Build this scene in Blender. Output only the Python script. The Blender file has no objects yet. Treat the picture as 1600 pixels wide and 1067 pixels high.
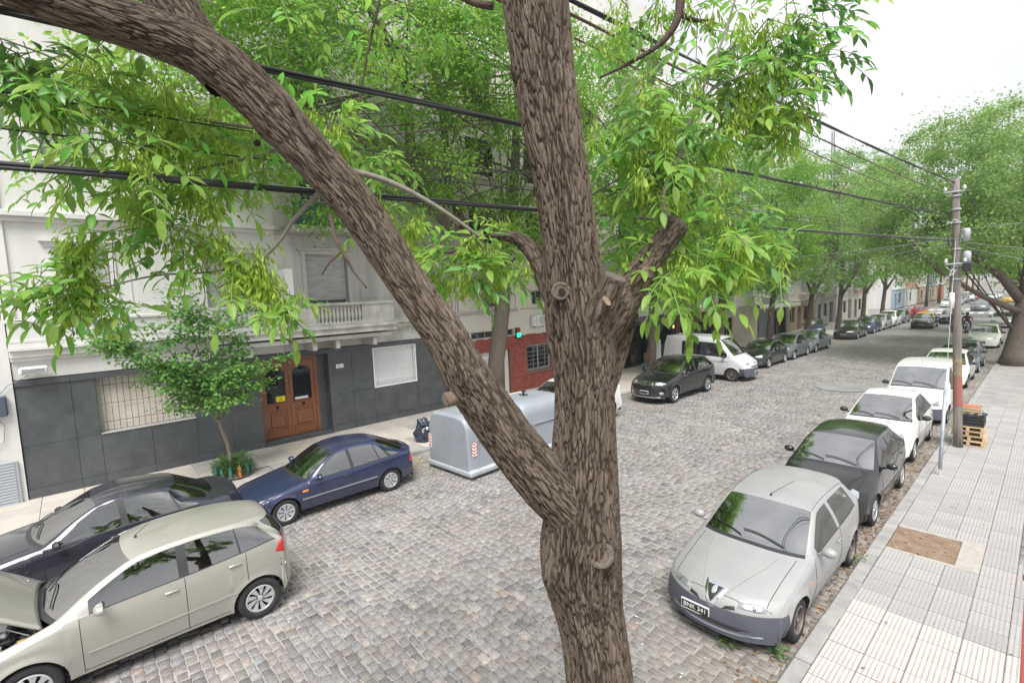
import bpy, bmesh, math, random
import numpy as np
from mathutils import Vector, Matrix, noise
from mathutils.bvhtree import BVHTree
PI = math.pi
R_ = math.radians
random.seed(7)
rng = np.random.default_rng(7)
SC = bpy.context.scene
COL = SC.collection

# ------------------------------------------------------------------ camera
CAMZ = 4.75
pitch, roll, yaw = R_(5.247), R_(-2.541), R_(48.103)
cp, sp, cy_, sy_ = math.cos(pitch), math.sin(pitch), math.cos(yaw), math.sin(yaw)
Fv = Vector((-sy_ * cp, cy_ * cp, -sp))
Rv0 = Vector((cy_, sy_, 0))
Uv0 = Rv0.cross(Fv)
Rv = math.cos(roll) * Rv0 + math.sin(roll) * Uv0
Uv = -math.sin(roll) * Rv0 + math.cos(roll) * Uv0
cam_data = bpy.data.cameras.new('camera')
cam = bpy.data.objects.new('camera', cam_data)
COL.objects.link(cam)
m = Matrix((Rv, Uv, -Fv)).transposed().to_4x4()
m.translation = Vector((0, 0, CAMZ))
cam.matrix_world = m
cam_data.sensor_width = 36
cam_data.lens = 765 / 1600 * 36
cam_data.clip_start = 0.05
cam_data.clip_end = 3000
SC.camera = cam

# ------------------------------------------------------------------ world, sun, exposure
world = bpy.data.worlds.new('World')
SC.world = world
world.use_nodes = True
wn = world.node_tree.nodes
wl = world.node_tree.links
wn.clear()
sky = wn.new('ShaderNodeTexSky')
sky.sky_type = 'NISHITA'
sky.sun_disc = False
sky.sun_elevation = R_(55)
sky.sun_rotation = R_(60)
sky.air_density = 1.0
sky.dust_density = 2.0
sky.ozone_density = 1.0
hs = wn.new('ShaderNodeHueSaturation')
hs.inputs['Saturation'].default_value = 0.10
hs.inputs['Value'].default_value = 1.0
wl.new(sky.outputs[0], hs.inputs['Color'])
# overcast: an even white cloud sheet mixed over the clear sky
tc = wn.new('ShaderNodeTexCoord')
nz = wn.new('ShaderNodeTexNoise')
nz.inputs['Scale'].default_value = 2.2
nz.inputs['Detail'].default_value = 5
wl.new(tc.outputs['Generated'], nz.inputs['Vector'])
cr = wn.new('ShaderNodeValToRGB')
cr.color_ramp.elements[0].position = 0.38
cr.color_ramp.elements[0].color = (4.5, 4.65, 4.95, 1)
cr.color_ramp.elements[1].position = 0.62
cr.color_ramp.elements[1].color = (6.0, 6.05, 6.2, 1)
wl.new(nz.outputs['Fac'], cr.inputs['Fac'])
mx = wn.new('ShaderNodeMixRGB')
mx.inputs['Fac'].default_value = 0.80
wl.new(hs.outputs[0], mx.inputs[1])
wl.new(cr.outputs[0], mx.inputs[2])
bg = wn.new('ShaderNodeBackground')
bg.inputs['Strength'].default_value = 0.055
wl.new(mx.outputs[0], bg.inputs['Color'])
wo = wn.new('ShaderNodeOutputWorld')
wl.new(bg.outputs[0], wo.inputs['Surface'])

sun_d = bpy.data.lights.new('sun', 'SUN')
sun_d.energy = 1.5
sun_d.angle = R_(32)
sun_d.color = (1.0, 0.985, 0.955)
sun = bpy.data.objects.new('sun', sun_d)
COL.objects.link(sun)
sun.rotation_euler = Vector((0.55, -0.55, 1.25)).to_track_quat('Z', 'Y').to_euler()

SC.view_settings.view_transform = 'Standard'
SC.view_settings.look = 'None'
SC.view_settings.exposure = 1.88
SC.view_settings.gamma = 1
SC.view_settings.use_curve_mapping = False
SC.cycles.max_bounces = 8
SC.cycles.transparent_max_bounces = 12

# ------------------------------------------------------------------ helpers
def link(o, parent=None):
    COL.objects.link(o)
    if parent is not None:
        o.parent = parent
    return o

def tag(o, label=None, cat=None, group=None, kind=None):
    if label: o['label'] = label
    if cat: o['category'] = cat
    if group: o['group'] = group
    if kind: o['kind'] = kind
    return o

def thing(name, label, cat, loc=(0, 0, 0), rz=0.0, group=None):
    o = bpy.data.objects.new(name, None)
    o.empty_display_size = 0.2
    COL.objects.link(o)
    o.location = loc
    o.rotation_euler = (0, 0, rz)
    return tag(o, label, cat, group)

def mesh_np(name, V, Fq, mats=None, parent=None, smooth=False, mi=None):
    """V (n,3) array, Fq list/array of quads or tris"""
    me = bpy.data.meshes.new(name)
    V = np.asarray(V, dtype=np.float32)
    if isinstance(Fq, np.ndarray):
        k = Fq.shape[1]
        n = Fq.shape[0]
        me.vertices.add(len(V)); me.vertices.foreach_set('co', V.ravel())
        me.loops.add(n * k); me.loops.foreach_set('vertex_index', Fq.astype(np.int32).ravel())
        me.polygons.add(n)
        me.polygons.foreach_set('loop_start', np.arange(0, n * k, k, dtype=np.int32))
        me.polygons.foreach_set('loop_total', np.full(n, k, dtype=np.int32))
        if mi is not None: me.polygons.foreach_set('material_index', np.asarray(mi, dtype=np.int32))
        me.update(calc_edges=True)
    else:
        me.from_pydata([tuple(v) for v in V], [], Fq)
        if mi is not None: me.polygons.foreach_set('material_index', np.asarray(mi, dtype=np.int32))
        me.update()
    if smooth:
        me.polygons.foreach_set('use_smooth', np.ones(len(me.polygons), dtype=bool))
    if mats is not None:
        for mm in (mats if isinstance(mats, (list, tuple)) else [mats]):
            me.materials.append(mm)
    o = bpy.data.objects.new(name, me)
    return link(o, parent)

class MB:
    """collects simple shapes into one mesh"""
    def __init__(s): s.v = []; s.f = []; s.m = []
    def add(s, vs, fs, mi=0):
        b = len(s.v); s.v += [tuple(v) for v in vs]
        s.f += [tuple(b + i for i in f) for f in fs]; s.m += [mi] * len(fs); return s
    def box(s, a, b, mi=0, bev=0.0):
        x0, y0, z0 = [min(p, q) for p, q in zip(a, b)]; x1, y1, z1 = [max(p, q) for p, q in zip(a, b)]
        if bev <= 0:
            v = [(x0,y0,z0),(x1,y0,z0),(x1,y1,z0),(x0,y1,z0),(x0,y0,z1),(x1,y0,z1),(x1,y1,z1),(x0,y1,z1)]
            return s.add(v, [(0,3,2,1),(4,5,6,7),(0,1,5,4),(1,2,6,5),(2,3,7,6),(3,0,4,7)], mi)
        c = bev; v = []; idx = {}
        for sx in (0, 1):
            for sy in (0, 1):
                for sz in (0, 1):
                    X = (x0, x1)[sx]; Y = (y0, y1)[sy]; Z = (z0, z1)[sz]
                    dx = c if sx == 0 else -c; dy = c if sy == 0 else -c; dz = c if sz == 0 else -c
                    idx[(sx,sy,sz,'x')] = len(v); v.append((X, Y+dy, Z+dz))
                    idx[(sx,sy,sz,'y')] = len(v); v.append((X+dx, Y, Z+dz))
                    idx[(sx,sy,sz,'z')] = len(v); v.append((X+dx, Y+dy, Z))
        f = []
        g = lambda a,b,c_,k: idx[(a,b,c_,k)]
        f.append((g(0,0,0,'x'),g(0,0,1,'x'),g(0,1,1,'x'),g(0,1,0,'x'))); f.append((g(1,0,0,'x'),g(1,1,0,'x'),g(1,1,1,'x'),g(1,0,1,'x')))
        f.append((g(0,0,0,'y'),g(1,0,0,'y'),g(1,0,1,'y'),g(0,0,1,'y'))); f.append((g(0,1,0,'y'),g(0,1,1,'y'),g(1,1,1,'y'),g(1,1,0,'y')))
        f.append((g(0,0,0,'z'),g(0,1,0,'z'),g(1,1,0,'z'),g(1,0,0,'z'))); f.append((g(0,0,1,'z'),g(1,0,1,'z'),g(1,1,1,'z'),g(0,1,1,'z')))
        for a_ in (0,1):
            for b_ in (0,1):
                q = [g(a_,b_,0,'x'),g(a_,b_,0,'y'),g(a_,b_,1,'y'),g(a_,b_,1,'x')]
                f.append(tuple(q if (a_ + b_) % 2 == 0 else q[::-1]))
                q = [g(a_,0,b_,'x'),g(a_,0,b_,'z'),g(a_,1,b_,'z'),g(a_,1,b_,'x')]
                f.append(tuple(q[::-1] if (a_ + b_) % 2 == 0 else q))
                q = [g(0,a_,b_,'y'),g(0,a_,b_,'z'),g(1,a_,b_,'z'),g(1,a_,b_,'y')]
                f.append(tuple(q if (a_ + b_) % 2 == 0 else q[::-1]))
                for c_ in (0,1):
                    t = (g(a_,b_,c_,'x'),g(a_,b_,c_,'y'),g(a_,b_,c_,'z'))
                    f.append(t if (a_+b_+c_) % 2 == 1 else t[::-1])
        return s.add(v, f, mi)
    def tube(s, pts, r, n=8, mi=0, cap=True):
        pts = [Vector(p) for p in pts]
        rs = r if isinstance(r, (list, tuple)) else [r] * len(pts)
        b = len(s.v); up = None
        for i, p in enumerate(pts):
            t = (pts[min(i+1, len(pts)-1)] - pts[max(i-1, 0)])
            t = t.normalized() if t.length > 1e-9 else Vector((0,0,1))
            if up is None:
                up = t.orthogonal().normalized()
            up = (up - t * up.dot(t)); up = up.normalized() if up.length > 1e-6 else t.orthogonal().normalized()
            w = t.cross(up)
            for k in range(n):
                a = 2*PI*k/n
                s.v.append(tuple(p + (up*math.cos(a) + w*math.sin(a))*rs[i]))
        for i in range(len(pts)-1):
            for k in range(n):
                s.f.append((b+i*n+k, b+i*n+(k+1)%n, b+(i+1)*n+(k+1)%n, b+(i+1)*n+k)); s.m.append(mi)
        if cap:
            s.f.append(tuple(b+k for k in range(n))[::-1]); s.m.append(mi)
            s.f.append(tuple(b+(len(pts)-1)*n+k for k in range(n))); s.m.append(mi)
        return s
    def lathe(s, prof, n=24, mi=0, axis='z', c=(0,0,0)):
        b = len(s.v)
        for (r, h) in prof:
            for k in range(n):
                a = 2*PI*k/n; p = (r*math.cos(a), r*math.sin(a), h)
                if axis == 'x': p = (h, r*math.cos(a), r*math.sin(a))
                elif axis == 'y': p = (r*math.sin(a), h, r*math.cos(a))
                s.v.append((p[0]+c[0], p[1]+c[1], p[2]+c[2]))
        for i in range(len(prof)-1):
            for k in range(n):
                s.f.append((b+i*n+k, b+i*n+(k+1)%n, b+(i+1)*n+(k+1)%n, b+(i+1)*n+k)); s.m.append(mi)
        return s
    def obj(s, name, mats, parent=None, smooth=False):
        me = bpy.data.meshes.new(name)
        me.from_pydata(s.v, [], s.f)
        for mm in (mats if isinstance(mats, (list, tuple)) else [mats]): me.materials.append(mm)
        me.polygons.foreach_set('material_index', np.array(s.m, dtype=np.int32))
        if smooth: me.polygons.foreach_set('use_smooth', np.ones(len(s.f), dtype=bool))
        me.update()
        return link(bpy.data.objects.new(name, me), parent)

def box(name, a, b, mat, parent=None, bev=0.0):
    return MB().box(a, b, 0, bev).obj(name, mat, parent)

def inst(name, me, loc, parent=None, rot=(0,0,0), scale=(1,1,1)):
    o = bpy.data.objects.new(name, me)
    o.location = loc; o.rotation_euler = rot; o.scale = scale
    return link(o, parent)

# ------------------------------------------------------------------ materials
MATS = {}
def mat(name, col, rough=0.6, metal=0.0, var=0.0, vscale=3.0, bump=0.0, bscale=30.0, coat=0.0, spec=0.5,
        col2=None, stretch=None, island=0.0, trans=0.0, detail=4, hsv_island=False, contrast=0.0):
    if name in MATS: return MATS[name]
    M = bpy.data.materials.new(name); M.use_nodes = True
    n = M.node_tree.nodes; l = M.node_tree.links
    b = n['Principled BSDF']
    b.inputs['Base Color'].default_value = (*col, 1)
    b.inputs['Roughness'].default_value = rough
    b.inputs['Metallic'].default_value = metal
    b.inputs['Coat Weight'].default_value = coat
    b.inputs['Coat Roughness'].default_value = 0.03
    b.inputs['Coat IOR'].default_value = 1.55 if coat >= 1 else 1.5
    b.inputs['Specular IOR Level'].default_value = spec
    src = None
    if var > 0 or bump > 0 or col2 is not None:
        t = n.new('ShaderNodeTexCoord'); mp = n.new('ShaderNodeMapping')
        if stretch: mp.inputs['Scale'].default_value = stretch
        l.new(t.outputs['Object'], mp.inputs['Vector'])
    if var > 0 or col2 is not None:
        nz_ = n.new('ShaderNodeTexNoise'); nz_.inputs['Scale'].default_value = vscale; nz_.inputs['Detail'].default_value = detail
        nz_.inputs['Roughness'].default_value = 0.62
        l.new(mp.outputs[0], nz_.inputs['Vector'])
        r = n.new('ShaderNodeValToRGB')
        r.color_ramp.elements[0].position = 0.32 + contrast; r.color_ramp.elements[1].position = 0.68 - contrast
        c2 = col2 if col2 is not None else tuple(min(1, c*(1+var)) for c in col)
        c1 = col if col2 is not None else tuple(c*(1-var) for c in col)
        r.color_ramp.elements[0].color = (*c1, 1); r.color_ramp.elements[1].color = (*c2, 1)
        l.new(nz_.outputs['Fac'], r.inputs['Fac'])
        src = r.outputs[0]
    if island > 0:
        g = n.new('ShaderNodeNewGeometry')
        hh = n.new('ShaderNodeHueSaturation')
        mr = n.new('ShaderNodeMapRange'); mr.inputs['To Min'].default_value = 1 - island; mr.inputs['To Max'].default_value = 1 + island
        l.new(g.outputs['Random Per Island'], mr.inputs['Value']); l.new(mr.outputs[0], hh.inputs['Value'])
        if src is not None: l.new(src, hh.inputs['Color'])
        else: hh.inputs['Color'].default_value = (*col, 1)
        if hsv_island:
            m2 = n.new('ShaderNodeMath'); m2.operation = 'MULTIPLY'; m2.inputs[1].default_value = 7.31
            m3 = n.new('ShaderNodeMath'); m3.operation = 'FRACT'
            l.new(g.outputs['Random Per Island'], m2.inputs[0]); l.new(m2.outputs[0], m3.inputs[0])
            mr2 = n.new('ShaderNodeMapRange'); mr2.inputs['To Min'].default_value = 0.47; mr2.inputs['To Max'].default_value = 0.53
            l.new(m3.outputs[0], mr2.inputs['Value']); l.new(mr2.outputs[0], hh.inputs['Hue'])
        src = hh.outputs[0]
    if src is not None: l.new(src, b.inputs['Base Color'])
    if bump > 0:
        nb = n.new('ShaderNodeTexNoise'); nb.inputs['Scale'].default_value = bscale; nb.inputs['Detail'].default_value = 5
        l.new(mp.outputs[0], nb.inputs['Vector'])
        bb = n.new('ShaderNodeBump'); bb.inputs['Strength'].default_value = bump; bb.inputs['Distance'].default_value = 0.02
        l.new(nb.outputs['Fac'], bb.inputs['Height']); l.new(bb.outputs[0], b.inputs['Normal'])
    if trans > 0:
        tr = n.new('ShaderNodeBsdfTranslucent')
        if src is not None:
            l.new(src, tr.inputs['Color'])
        else: tr.inputs['Color'].default_value = (*col, 1)
        ms = n.new('ShaderNodeMixShader'); ms.inputs[0].default_value = trans
        l.new(b.outputs[0], ms.inputs[1]); l.new(tr.outputs[0], ms.inputs[2])
        l.new(ms.outputs[0], n['Material Output'].inputs['Surface'])
    MATS[name] = M
    return M

def glass_mat(name, tint, ior=1.5, body=(0.02, 0.03, 0.03), opaque=0.0):
    if name in MATS: return MATS[name]
    M = bpy.data.materials.new(name); M.use_nodes = True
    n = M.node_tree.nodes; l = M.node_tree.links
    n.clear()
    out = n.new('ShaderNodeOutputMaterial'); tr = n.new('ShaderNodeBsdfTransparent'); gl = n.new('ShaderNodeBsdfGlossy')
    tr.inputs['Color'].default_value = (*tint, 1); gl.inputs['Roughness'].default_value = 0.02
    fr = n.new('ShaderNodeFresnel'); fr.inputs['IOR'].default_value = ior
    df = n.new('ShaderNodeBsdfDiffuse'); df.inputs['Color'].default_value = (*body, 1)
    m0 = n.new('ShaderNodeMixShader'); m0.inputs[0].default_value = opaque
    l.new(tr.outputs[0], m0.inputs[1]); l.new(df.outputs[0], m0.inputs[2])
    ms = n.new('ShaderNodeMixShader')
    l.new(fr.outputs[0], ms.inputs[0]); l.new(m0.outputs[0], ms.inputs[1]); l.new(gl.outputs[0], ms.inputs[2])
    l.new(ms.outputs[0], out.inputs['Surface'])
    MATS[name] = M
    return M

def paint(name, col, metal=0.0, rough=0.35, coat=1.0, dust=0.0, spec=0.25):
    """car paint, with an optional film of dust"""
    if name in MATS: return MATS[name]
    M = mat(name, col, rough, metal, coat=coat, spec=spec)
    n = M.node_tree.nodes; l = M.node_tree.links; b = n['Principled BSDF']
    t = n.new('ShaderNodeTexCoord'); nz_ = n.new('ShaderNodeTexNoise'); nz_.inputs['Scale'].default_value = 2.5; nz_.inputs['Detail'].default_value = 8
    nz_.inputs['Roughness'].default_value = 0.7
    l.new(t.outputs['Object'], nz_.inputs['Vector'])
    sx = n.new('ShaderNodeSeparateXYZ'); l.new(t.outputs['Object'], sx.inputs[0])
    mr = n.new('ShaderNodeMapRange'); mr.inputs['From Min'].default_value = 0.15; mr.inputs['From Max'].default_value = 0.75
    mr.inputs['To Min'].default_value = 0.14 + dust*0.6; mr.inputs['To Max'].default_value = 0.0      # road dirt low down
    l.new(sx.outputs['Z'], mr.inputs['Value'])
    ad = n.new('ShaderNodeMath'); ad.operation = 'MULTIPLY_ADD'; ad.inputs[1].default_value = 0.55; ad.use_clamp = True
    mm = n.new('ShaderNodeMapRange'); mm.inputs['From Min'].default_value = 0.35; mm.inputs['From Max'].default_value = 0.75
    mm.inputs['To Min'].default_value = dust*0.6; mm.inputs['To Max'].default_value = min(1, dust*1.4)
    l.new(nz_.outputs['Fac'], mm.inputs['Value'])
    l.new(mr.outputs[0], ad.inputs[0]); l.new(mm.outputs[0], ad.inputs[2])
    mx_ = n.new('ShaderNodeMixRGB'); mx_.inputs[1].default_value = (*col, 1); mx_.inputs[2].default_value = (0.36, 0.35, 0.33, 1)
    l.new(ad.outputs[0], mx_.inputs[0]); l.new(mx_.outputs[0], b.inputs['Base Color'])
    r2 = n.new('ShaderNodeMapRange'); r2.inputs['To Min'].default_value = rough; r2.inputs['To Max'].default_value = 0.85
    l.new(ad.outputs[0], r2.inputs['Value']); l.new(r2.outputs[0], b.inputs['Roughness'])
    c2 = n.new('ShaderNodeMapRange'); c2.inputs['To Min'].default_value = coat; c2.inputs['To Max'].default_value = 0.0
    c2.inputs['From Max'].default_value = 0.6
    l.new(ad.outputs[0], c2.inputs['Value']); l.new(c2.outputs[0], b.inputs['Coat Weight'])
    mt = n.new('ShaderNodeMapRange'); mt.inputs['To Min'].default_value = metal; mt.inputs['To Max'].default_value = 0.0
    l.new(ad.outputs[0], mt.inputs['Value']); l.new(mt.outputs[0], b.inputs['Metallic'])
    return M

rubber = mat('rubber', (0.022, 0.022, 0.022), 0.85, var=0.3, vscale=8)
black_plastic = mat('black_plastic', (0.025, 0.026, 0.028), 0.5)
dark_void = mat('dark_void', (0.012, 0.012, 0.013), 0.9)
rim_silver = mat('rim_silver', (0.55, 0.56, 0.58), 0.35, 0.6, var=0.1)
rim_steel = mat('rim_steel', (0.16, 0.14, 0.13), 0.6, 0.3, var=0.3)
chrome = mat('chrome', (0.75, 0.76, 0.78), 0.15, 1.0)
seat_cloth = mat('seat_cloth', (0.12, 0.125, 0.13), 0.9)
seat_grey = mat('seat_grey', (0.25, 0.27, 0.29), 0.9)
lens_clear = mat('lens_clear', (0.36, 0.38, 0.40), 0.12, 0.5, coat=1.0, var=0.25, vscale=18)
lens_dark = mat('lens_dark', (0.10, 0.11, 0.12), 0.1, coat=1.0)
lens_red = mat('lens_red', (0.45, 0.02, 0.015), 0.15, coat=1.0)
lens_orange = mat('lens_orange', (0.75, 0.20, 0.02), 0.2, coat=1.0)
plate_black = mat('plate_black', (0.02, 0.02, 0.02), 0.5)
plate_white = mat('plate_white', (0.75, 0.75, 0.73), 0.5)
car_glass = glass_mat('car_glass', (0.50, 0.58, 0.56), 3.2)
car_glass_dark = glass_mat('car_glass_dark', (0.10, 0.12, 0.12), 1.55)
screen_glass = glass_mat('screen_glass', (0.50, 0.58, 0.58), 6.5)

def text_mesh(s, size, mat_, parent, loc, rot=(PI/2,0,0), name='lettering', ext=0.002, align='CENTER'):
    cu = bpy.data.curves.new(name, 'FONT'); cu.body = s; cu.size = size; cu.extrude = ext
    cu.align_x = align; cu.align_y = 'CENTER'
    cu.resolution_u = 3
    tmp = bpy.data.objects.new('tmp', cu)
    COL.objects.link(tmp)
    dg = bpy.context.evaluated_depsgraph_get()
    me = bpy.data.meshes.new_from_object(tmp.evaluated_get(dg))
    bpy.data.objects.remove(tmp); bpy.data.curves.remove(cu)
    me.materials.clear(); me.materials.append(mat_)
    return inst(name, me, loc, parent, rot)
# ------------------------------------------------------------------ cars (front faces local -Y, origin on the ground under the front axle)
def chaikin(pts, k=2):
    p = [np.array(q, float) for q in pts]
    for _ in range(k):
        q = [p[0]]
        for a, b in zip(p[:-1], p[1:]):
            q += [a*0.8 + b*0.2, a*0.2 + b*0.8]
        q.append(p[-1]); p = q
    return np.array(p)

def rbox(mb, c, s, mi=0, rot=None, bev=0.03):
    """rounded box of size s at c, optional Euler rotation"""
    t = MB().box([-s[0]/2, -s[1]/2, -s[2]/2], [s[0]/2, s[1]/2, s[2]/2], 0, min(bev, min(s)*0.45))
    M = Matrix.Translation(c) @ (Matrix.Rotation(rot[0], 4, 'X') @ Matrix.Rotation(rot[1], 4, 'Y') if rot else Matrix())
    mb.add([M @ Vector(v) for v in t.v], t.f, mi)

WHEEL_CACHE = {}
def wheel_meshes(r, style, w=0.19):
    k = (round(r, 3), style, w)
    if k in WHEEL_CACHE: return WHEEL_CACHE[k]
    h = w/2; ri = r*0.64
    t = MB().lathe([(ri, h*0.78), (ri+0.012, h*0.98), (r*0.82, h*1.05), (r*0.95, h*0.93), (r*0.99, h*0.6), (r, 0), (r*0.99, -h*0.6), (r*0.95, -h*0.9), (ri, -h)], 40, 0, 'x')
    to = t.obj('tyre', rubber, None, True); COL.objects.unlink(to)
    m = MB()
    base = rim_steel if style == 'steel' else rim_silver
    # dish behind the spokes
    m.lathe([(ri+0.006, h*0.92), (ri-0.012, h*0.95), (ri-0.02, h*0.72), (ri*0.9, h*0.35), (ri*0.35, h*0.30), (0.0001, h*0.30)], 40, 1 if style != 'steel' else 0, 'x')
    m.lathe([(ri+0.007, h*0.93), (ri-0.012, h*1.0), (ri-0.022, h*0.8)], 40, 0, 'x')
    n = {'ten': 10, 'seven': 7, 'five': 5, 'nine': 9, 'steel': 0, 'round': 8}[style]
    if n:
        fr_ = {'ten': 0.62, 'seven': 0.74, 'five': 0.5, 'nine': 0.66, 'round': 0.8}[style]
        for q in range(n):
            a0 = 2*PI*q/n; da = PI/n*fr_
            tw = 0.28 if style in ('nine', 'ten') else 0.0
            pts = []
            for (rr, wd, hh) in ((0.16*ri, 1.3, 0.78), (0.45*ri, 0.95, 0.86), (0.75*ri, 0.9, 0.88), (ri*0.975, 1.12, 0.93)):
                aa = a0 + tw*(rr/ri)
                dd = da*wd*(1 if style != 'five' else 0.85)
                pts.append(((h*hh, rr*math.cos(aa-dd), rr*math.sin(aa-dd)), (h*hh, rr*math.cos(aa+dd), rr*math.sin(aa+dd))))
            vs = []; 
            for a, b in pts: vs += [a, b, (a[0]-0.03, a[1], a[2]), (b[0]-0.03, b[1], b[2])]
            fs = []
            for q2 in range(3):
                o = q2*4
                fs += [(o, o+1, o+5, o+4), (o+2, o, o+4, o+6), (o+1, o+3, o+7, o+5)]
            m.add(vs, fs, 0)
    else:
        for q in range(12):
            a = 2*PI*q/12; c = (h*0.52, 0.66*ri*math.cos(a), 0.66*ri*math.sin(a))
            m.add([(c[0], c[1]+0.022*math.cos(b), c[2]+0.022*math.sin(b)) for b in [PI*2*z/8 for z in range(8)]], [tuple(range(8))], 1)
        m.lathe([(0.5*ri, h*0.31), (0.46*ri, h*0.55), (0.1*ri, h*0.6), (0.001, h*0.6)], 20, 0, 'x')
    m.lathe([(0.2*ri, h*0.76), (0.19*ri, h*0.9), (0.12*ri, h*0.95), (0.0001, h*0.96)], 20, 0, 'x')
    if style != 'steel':
        for q in range(4 if style != 'five' else 5):
            a = 2*PI*q/(4 if style != 'five' else 5)+0.4; rr = 0.27*ri
            m.lathe([(0.012, h*0.9), (0.0001, h*0.9)], 8, 1, 'x', (0.003, rr*math.cos(a), rr*math.sin(a)))
    ro = m.obj('rim', [base, dark_void], None, False); COL.objects.unlink(ro)
    WHEEL_CACHE[k] = (to.data, ro.data)
    return WHEEL_CACHE[k]

def make_car(name, label, cat, loc, rz, S, pm, group, full=True, glass=None, steer=0.0):
    fo, wb, ro, W = S['fo'], S['wb'], S['ro'], S['W']
    F = -fo; T = wb + ro
    prof = chaikin(S['prof'], 3)
    py, pz = prof[:, 0], prof[:, 1]
    Zp = lambda s: np.interp(s, py, pz)
    LF, LW, LB, LR = S.get('lags', (0.30, 0.16, 0.10, 0.22))
    cowl, wtop, rtop, rbot = S['cowl'], S['wtop'], S['rtop'], S['rbot']
    lag = lambda s: np.interp(s, [F, F+0.5, cowl, wtop, rtop, rbot, T-0.25, T], [LF, LF*0.9, LW, LW*0.45, -LB*0.4, -LB, -LR*0.8, -LR])
    rw = S['rw']; Ra = rw + S.get('arch', 0.045)
    crown = lambda s: np.interp(s, [F, F+0.3, cowl, wtop, rtop, rbot, T], [0.02, 0.05, 0.05, 0.045, 0.04, 0.03, 0.02])
    hwf = lambda y: W*(1 - 0.075*np.clip(1-(y-(F+LF))/0.8, 0, 1.3)**2 - S.get('tailin', 0.06)*np.clip(1-((T-LR)-y)/0.8, 0, 1.3)**2)
    by, bz = zip(*S['belt']); beltf = lambda y: np.interp(y, by, bz)
    rh = S['roofw']
    hrf = lambda s: np.interp(s, [F, cowl-0.05, wtop+0.1, (wtop+rtop)/2, rtop, rbot+0.05, T], [0.94, 0.90, rh, rh*1.01, rh*0.975, S.get('rearw', 0.88), 0.94])
    sill = S.get('sill', 0.21)
    def zs(y):
        z = np.full_like(y, sill)
        z = np.where(y < -Ra, np.interp(y, [F, -Ra], [sill+0.02, sill]), z)
        z = np.where(y > wb+Ra, np.interp(y, [wb+Ra, T], [sill+0.03, sill+0.12]), z)
        for ya in (0, wb):
            d = np.abs(y-ya)
            z = np.where(d < Ra, np.maximum(z, rw + np.sqrt(np.maximum(Ra*Ra-d*d, 0))), z)
        return z
    # stations: arc length along the profile, plus features
    y2s_t = np.linspace(F, T, 3000); y2s_y = y2s_t + lag(y2s_t)
    y2s = lambda y: np.interp(y, y2s_y, y2s_t)
    arc = np.concatenate([[0], np.cumsum(np.hypot(np.diff(py), np.diff(pz)))])
    step = 0.06 if full else 0.11
    n = int(arc[-1]/step)
    st = list(np.interp(np.linspace(0, arc[-1], n), arc, py))
    keys = [cowl, cowl-0.07, wtop, rtop, rbot, S['hoodf']]
    for ya in (0, wb):
        for th in np.linspace(0, PI, 15 if full else 9): keys.append(float(y2s(ya + Ra*math.cos(th)*0.9999)))
        keys += [float(y2s(ya+Ra*1.003)), float(y2s(ya-Ra*1.003))]
    for a, b in S['wins']: keys += [float(y2s(a)), float(y2s(b))]
    for a, b in S['doors']: keys += [float(y2s(a)), float(y2s(b))]
    keys = sorted(keys)
    st = [s for s in st if min(abs(s-k) for k in keys) > 0.02 or s <= F+1e-6 or s >= T-1e-6]
    st = np.array(sorted(st + keys)); st = st[np.concatenate([[True], np.diff(st) > 1e-5])]
    lo = np.array([0, .06, .16, .3, .45, .6, .75, .88, 1.0]) if full else np.array([0, .2, .45, .75, 1.0])
    gl = np.array([0.0, .3, .6, .85, 1.0]) if full else np.array([0.0, .5, 1.0])
    us = np.array([0.95, .86, .72, .55, .36, .18, 0]) if full else np.array([0.94, .75, .4, 0])
    ns = len(st)
    yside = st + lag(st); ztop = Zp(st)
    hw = hwf(yside); cr_ = crown(st); ze = ztop - cr_
    rake_s = [F] + [k for k, _ in S.get('rake', [])] + [T]; rake_v = [0] + [v for _, v in S.get('rake', [])] + [0]
    rakef = lambda y: np.interp(y, rake_s, rake_v)
    zb = np.minimum(beltf(yside), ze-0.045); zb = np.maximum(zb, 0.05)
    z0 = np.minimum(zs(yside), zb-0.01)
    xs_t = [0, .2, .42, .7, .9, 1.0]; xs_v = S.get('xs', [.925, .96, 1.0, 1.0, .985, .962])
    rows = []
    rowkind = []
    hr = hrf(st)*W if False else hrf(st)*hw
    for t in lo:
        z = z0 + (zb-z0)*t
        x = hw*np.interp(np.clip((z-sill)/np.maximum(zb-sill, .05), 0, 1), xs_t, xs_v)
        # fender lip and a character line
        for ya in (0, wb):
            d = np.hypot(yside-ya, z-rw); x = x + 0.018*np.exp(-((d-Ra)/0.045)**2)
        x = x + 0.008*np.exp(-((z-S.get('char', 0.72))/0.03)**2)
        y = yside.copy()
        rows.append(np.stack([x, y, z], 1)); rowkind.append('low')
    xb = rows[-1][:, 0]
    G = np.maximum(ze-zb, 0.001)
    trim = np.minimum(0.014, G*0.1); rail = np.minimum(S.get('rail', 0.055), G*0.45)
    def gpt(zz):
        f = (zz-zb)/G
        x = xb + (hr-xb)*f + 0.02*np.sin(PI*np.clip(f, 0, 1))*np.clip(G/0.3, 0, 1)
        return x, yside + rakef(yside)*np.clip(f, 0, 1)*np.clip(G/0.2, 0, 1)
    x, y = gpt(zb+trim); rows.append(np.stack([x-0.004, y, zb+trim], 1)); rowkind.append('trim')
    for t in gl[1:]:
        zz = zb+trim + (G-trim-rail)*t
        x, y = gpt(zz); rows.append(np.stack([x-0.004, y, zz], 1)); rowkind.append('glass')
    x, y = gpt(ze); rows.append(np.stack([x, y, ze], 1)); rowkind.append('rail')
    pw = S.get('pow', 2.6)
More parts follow.
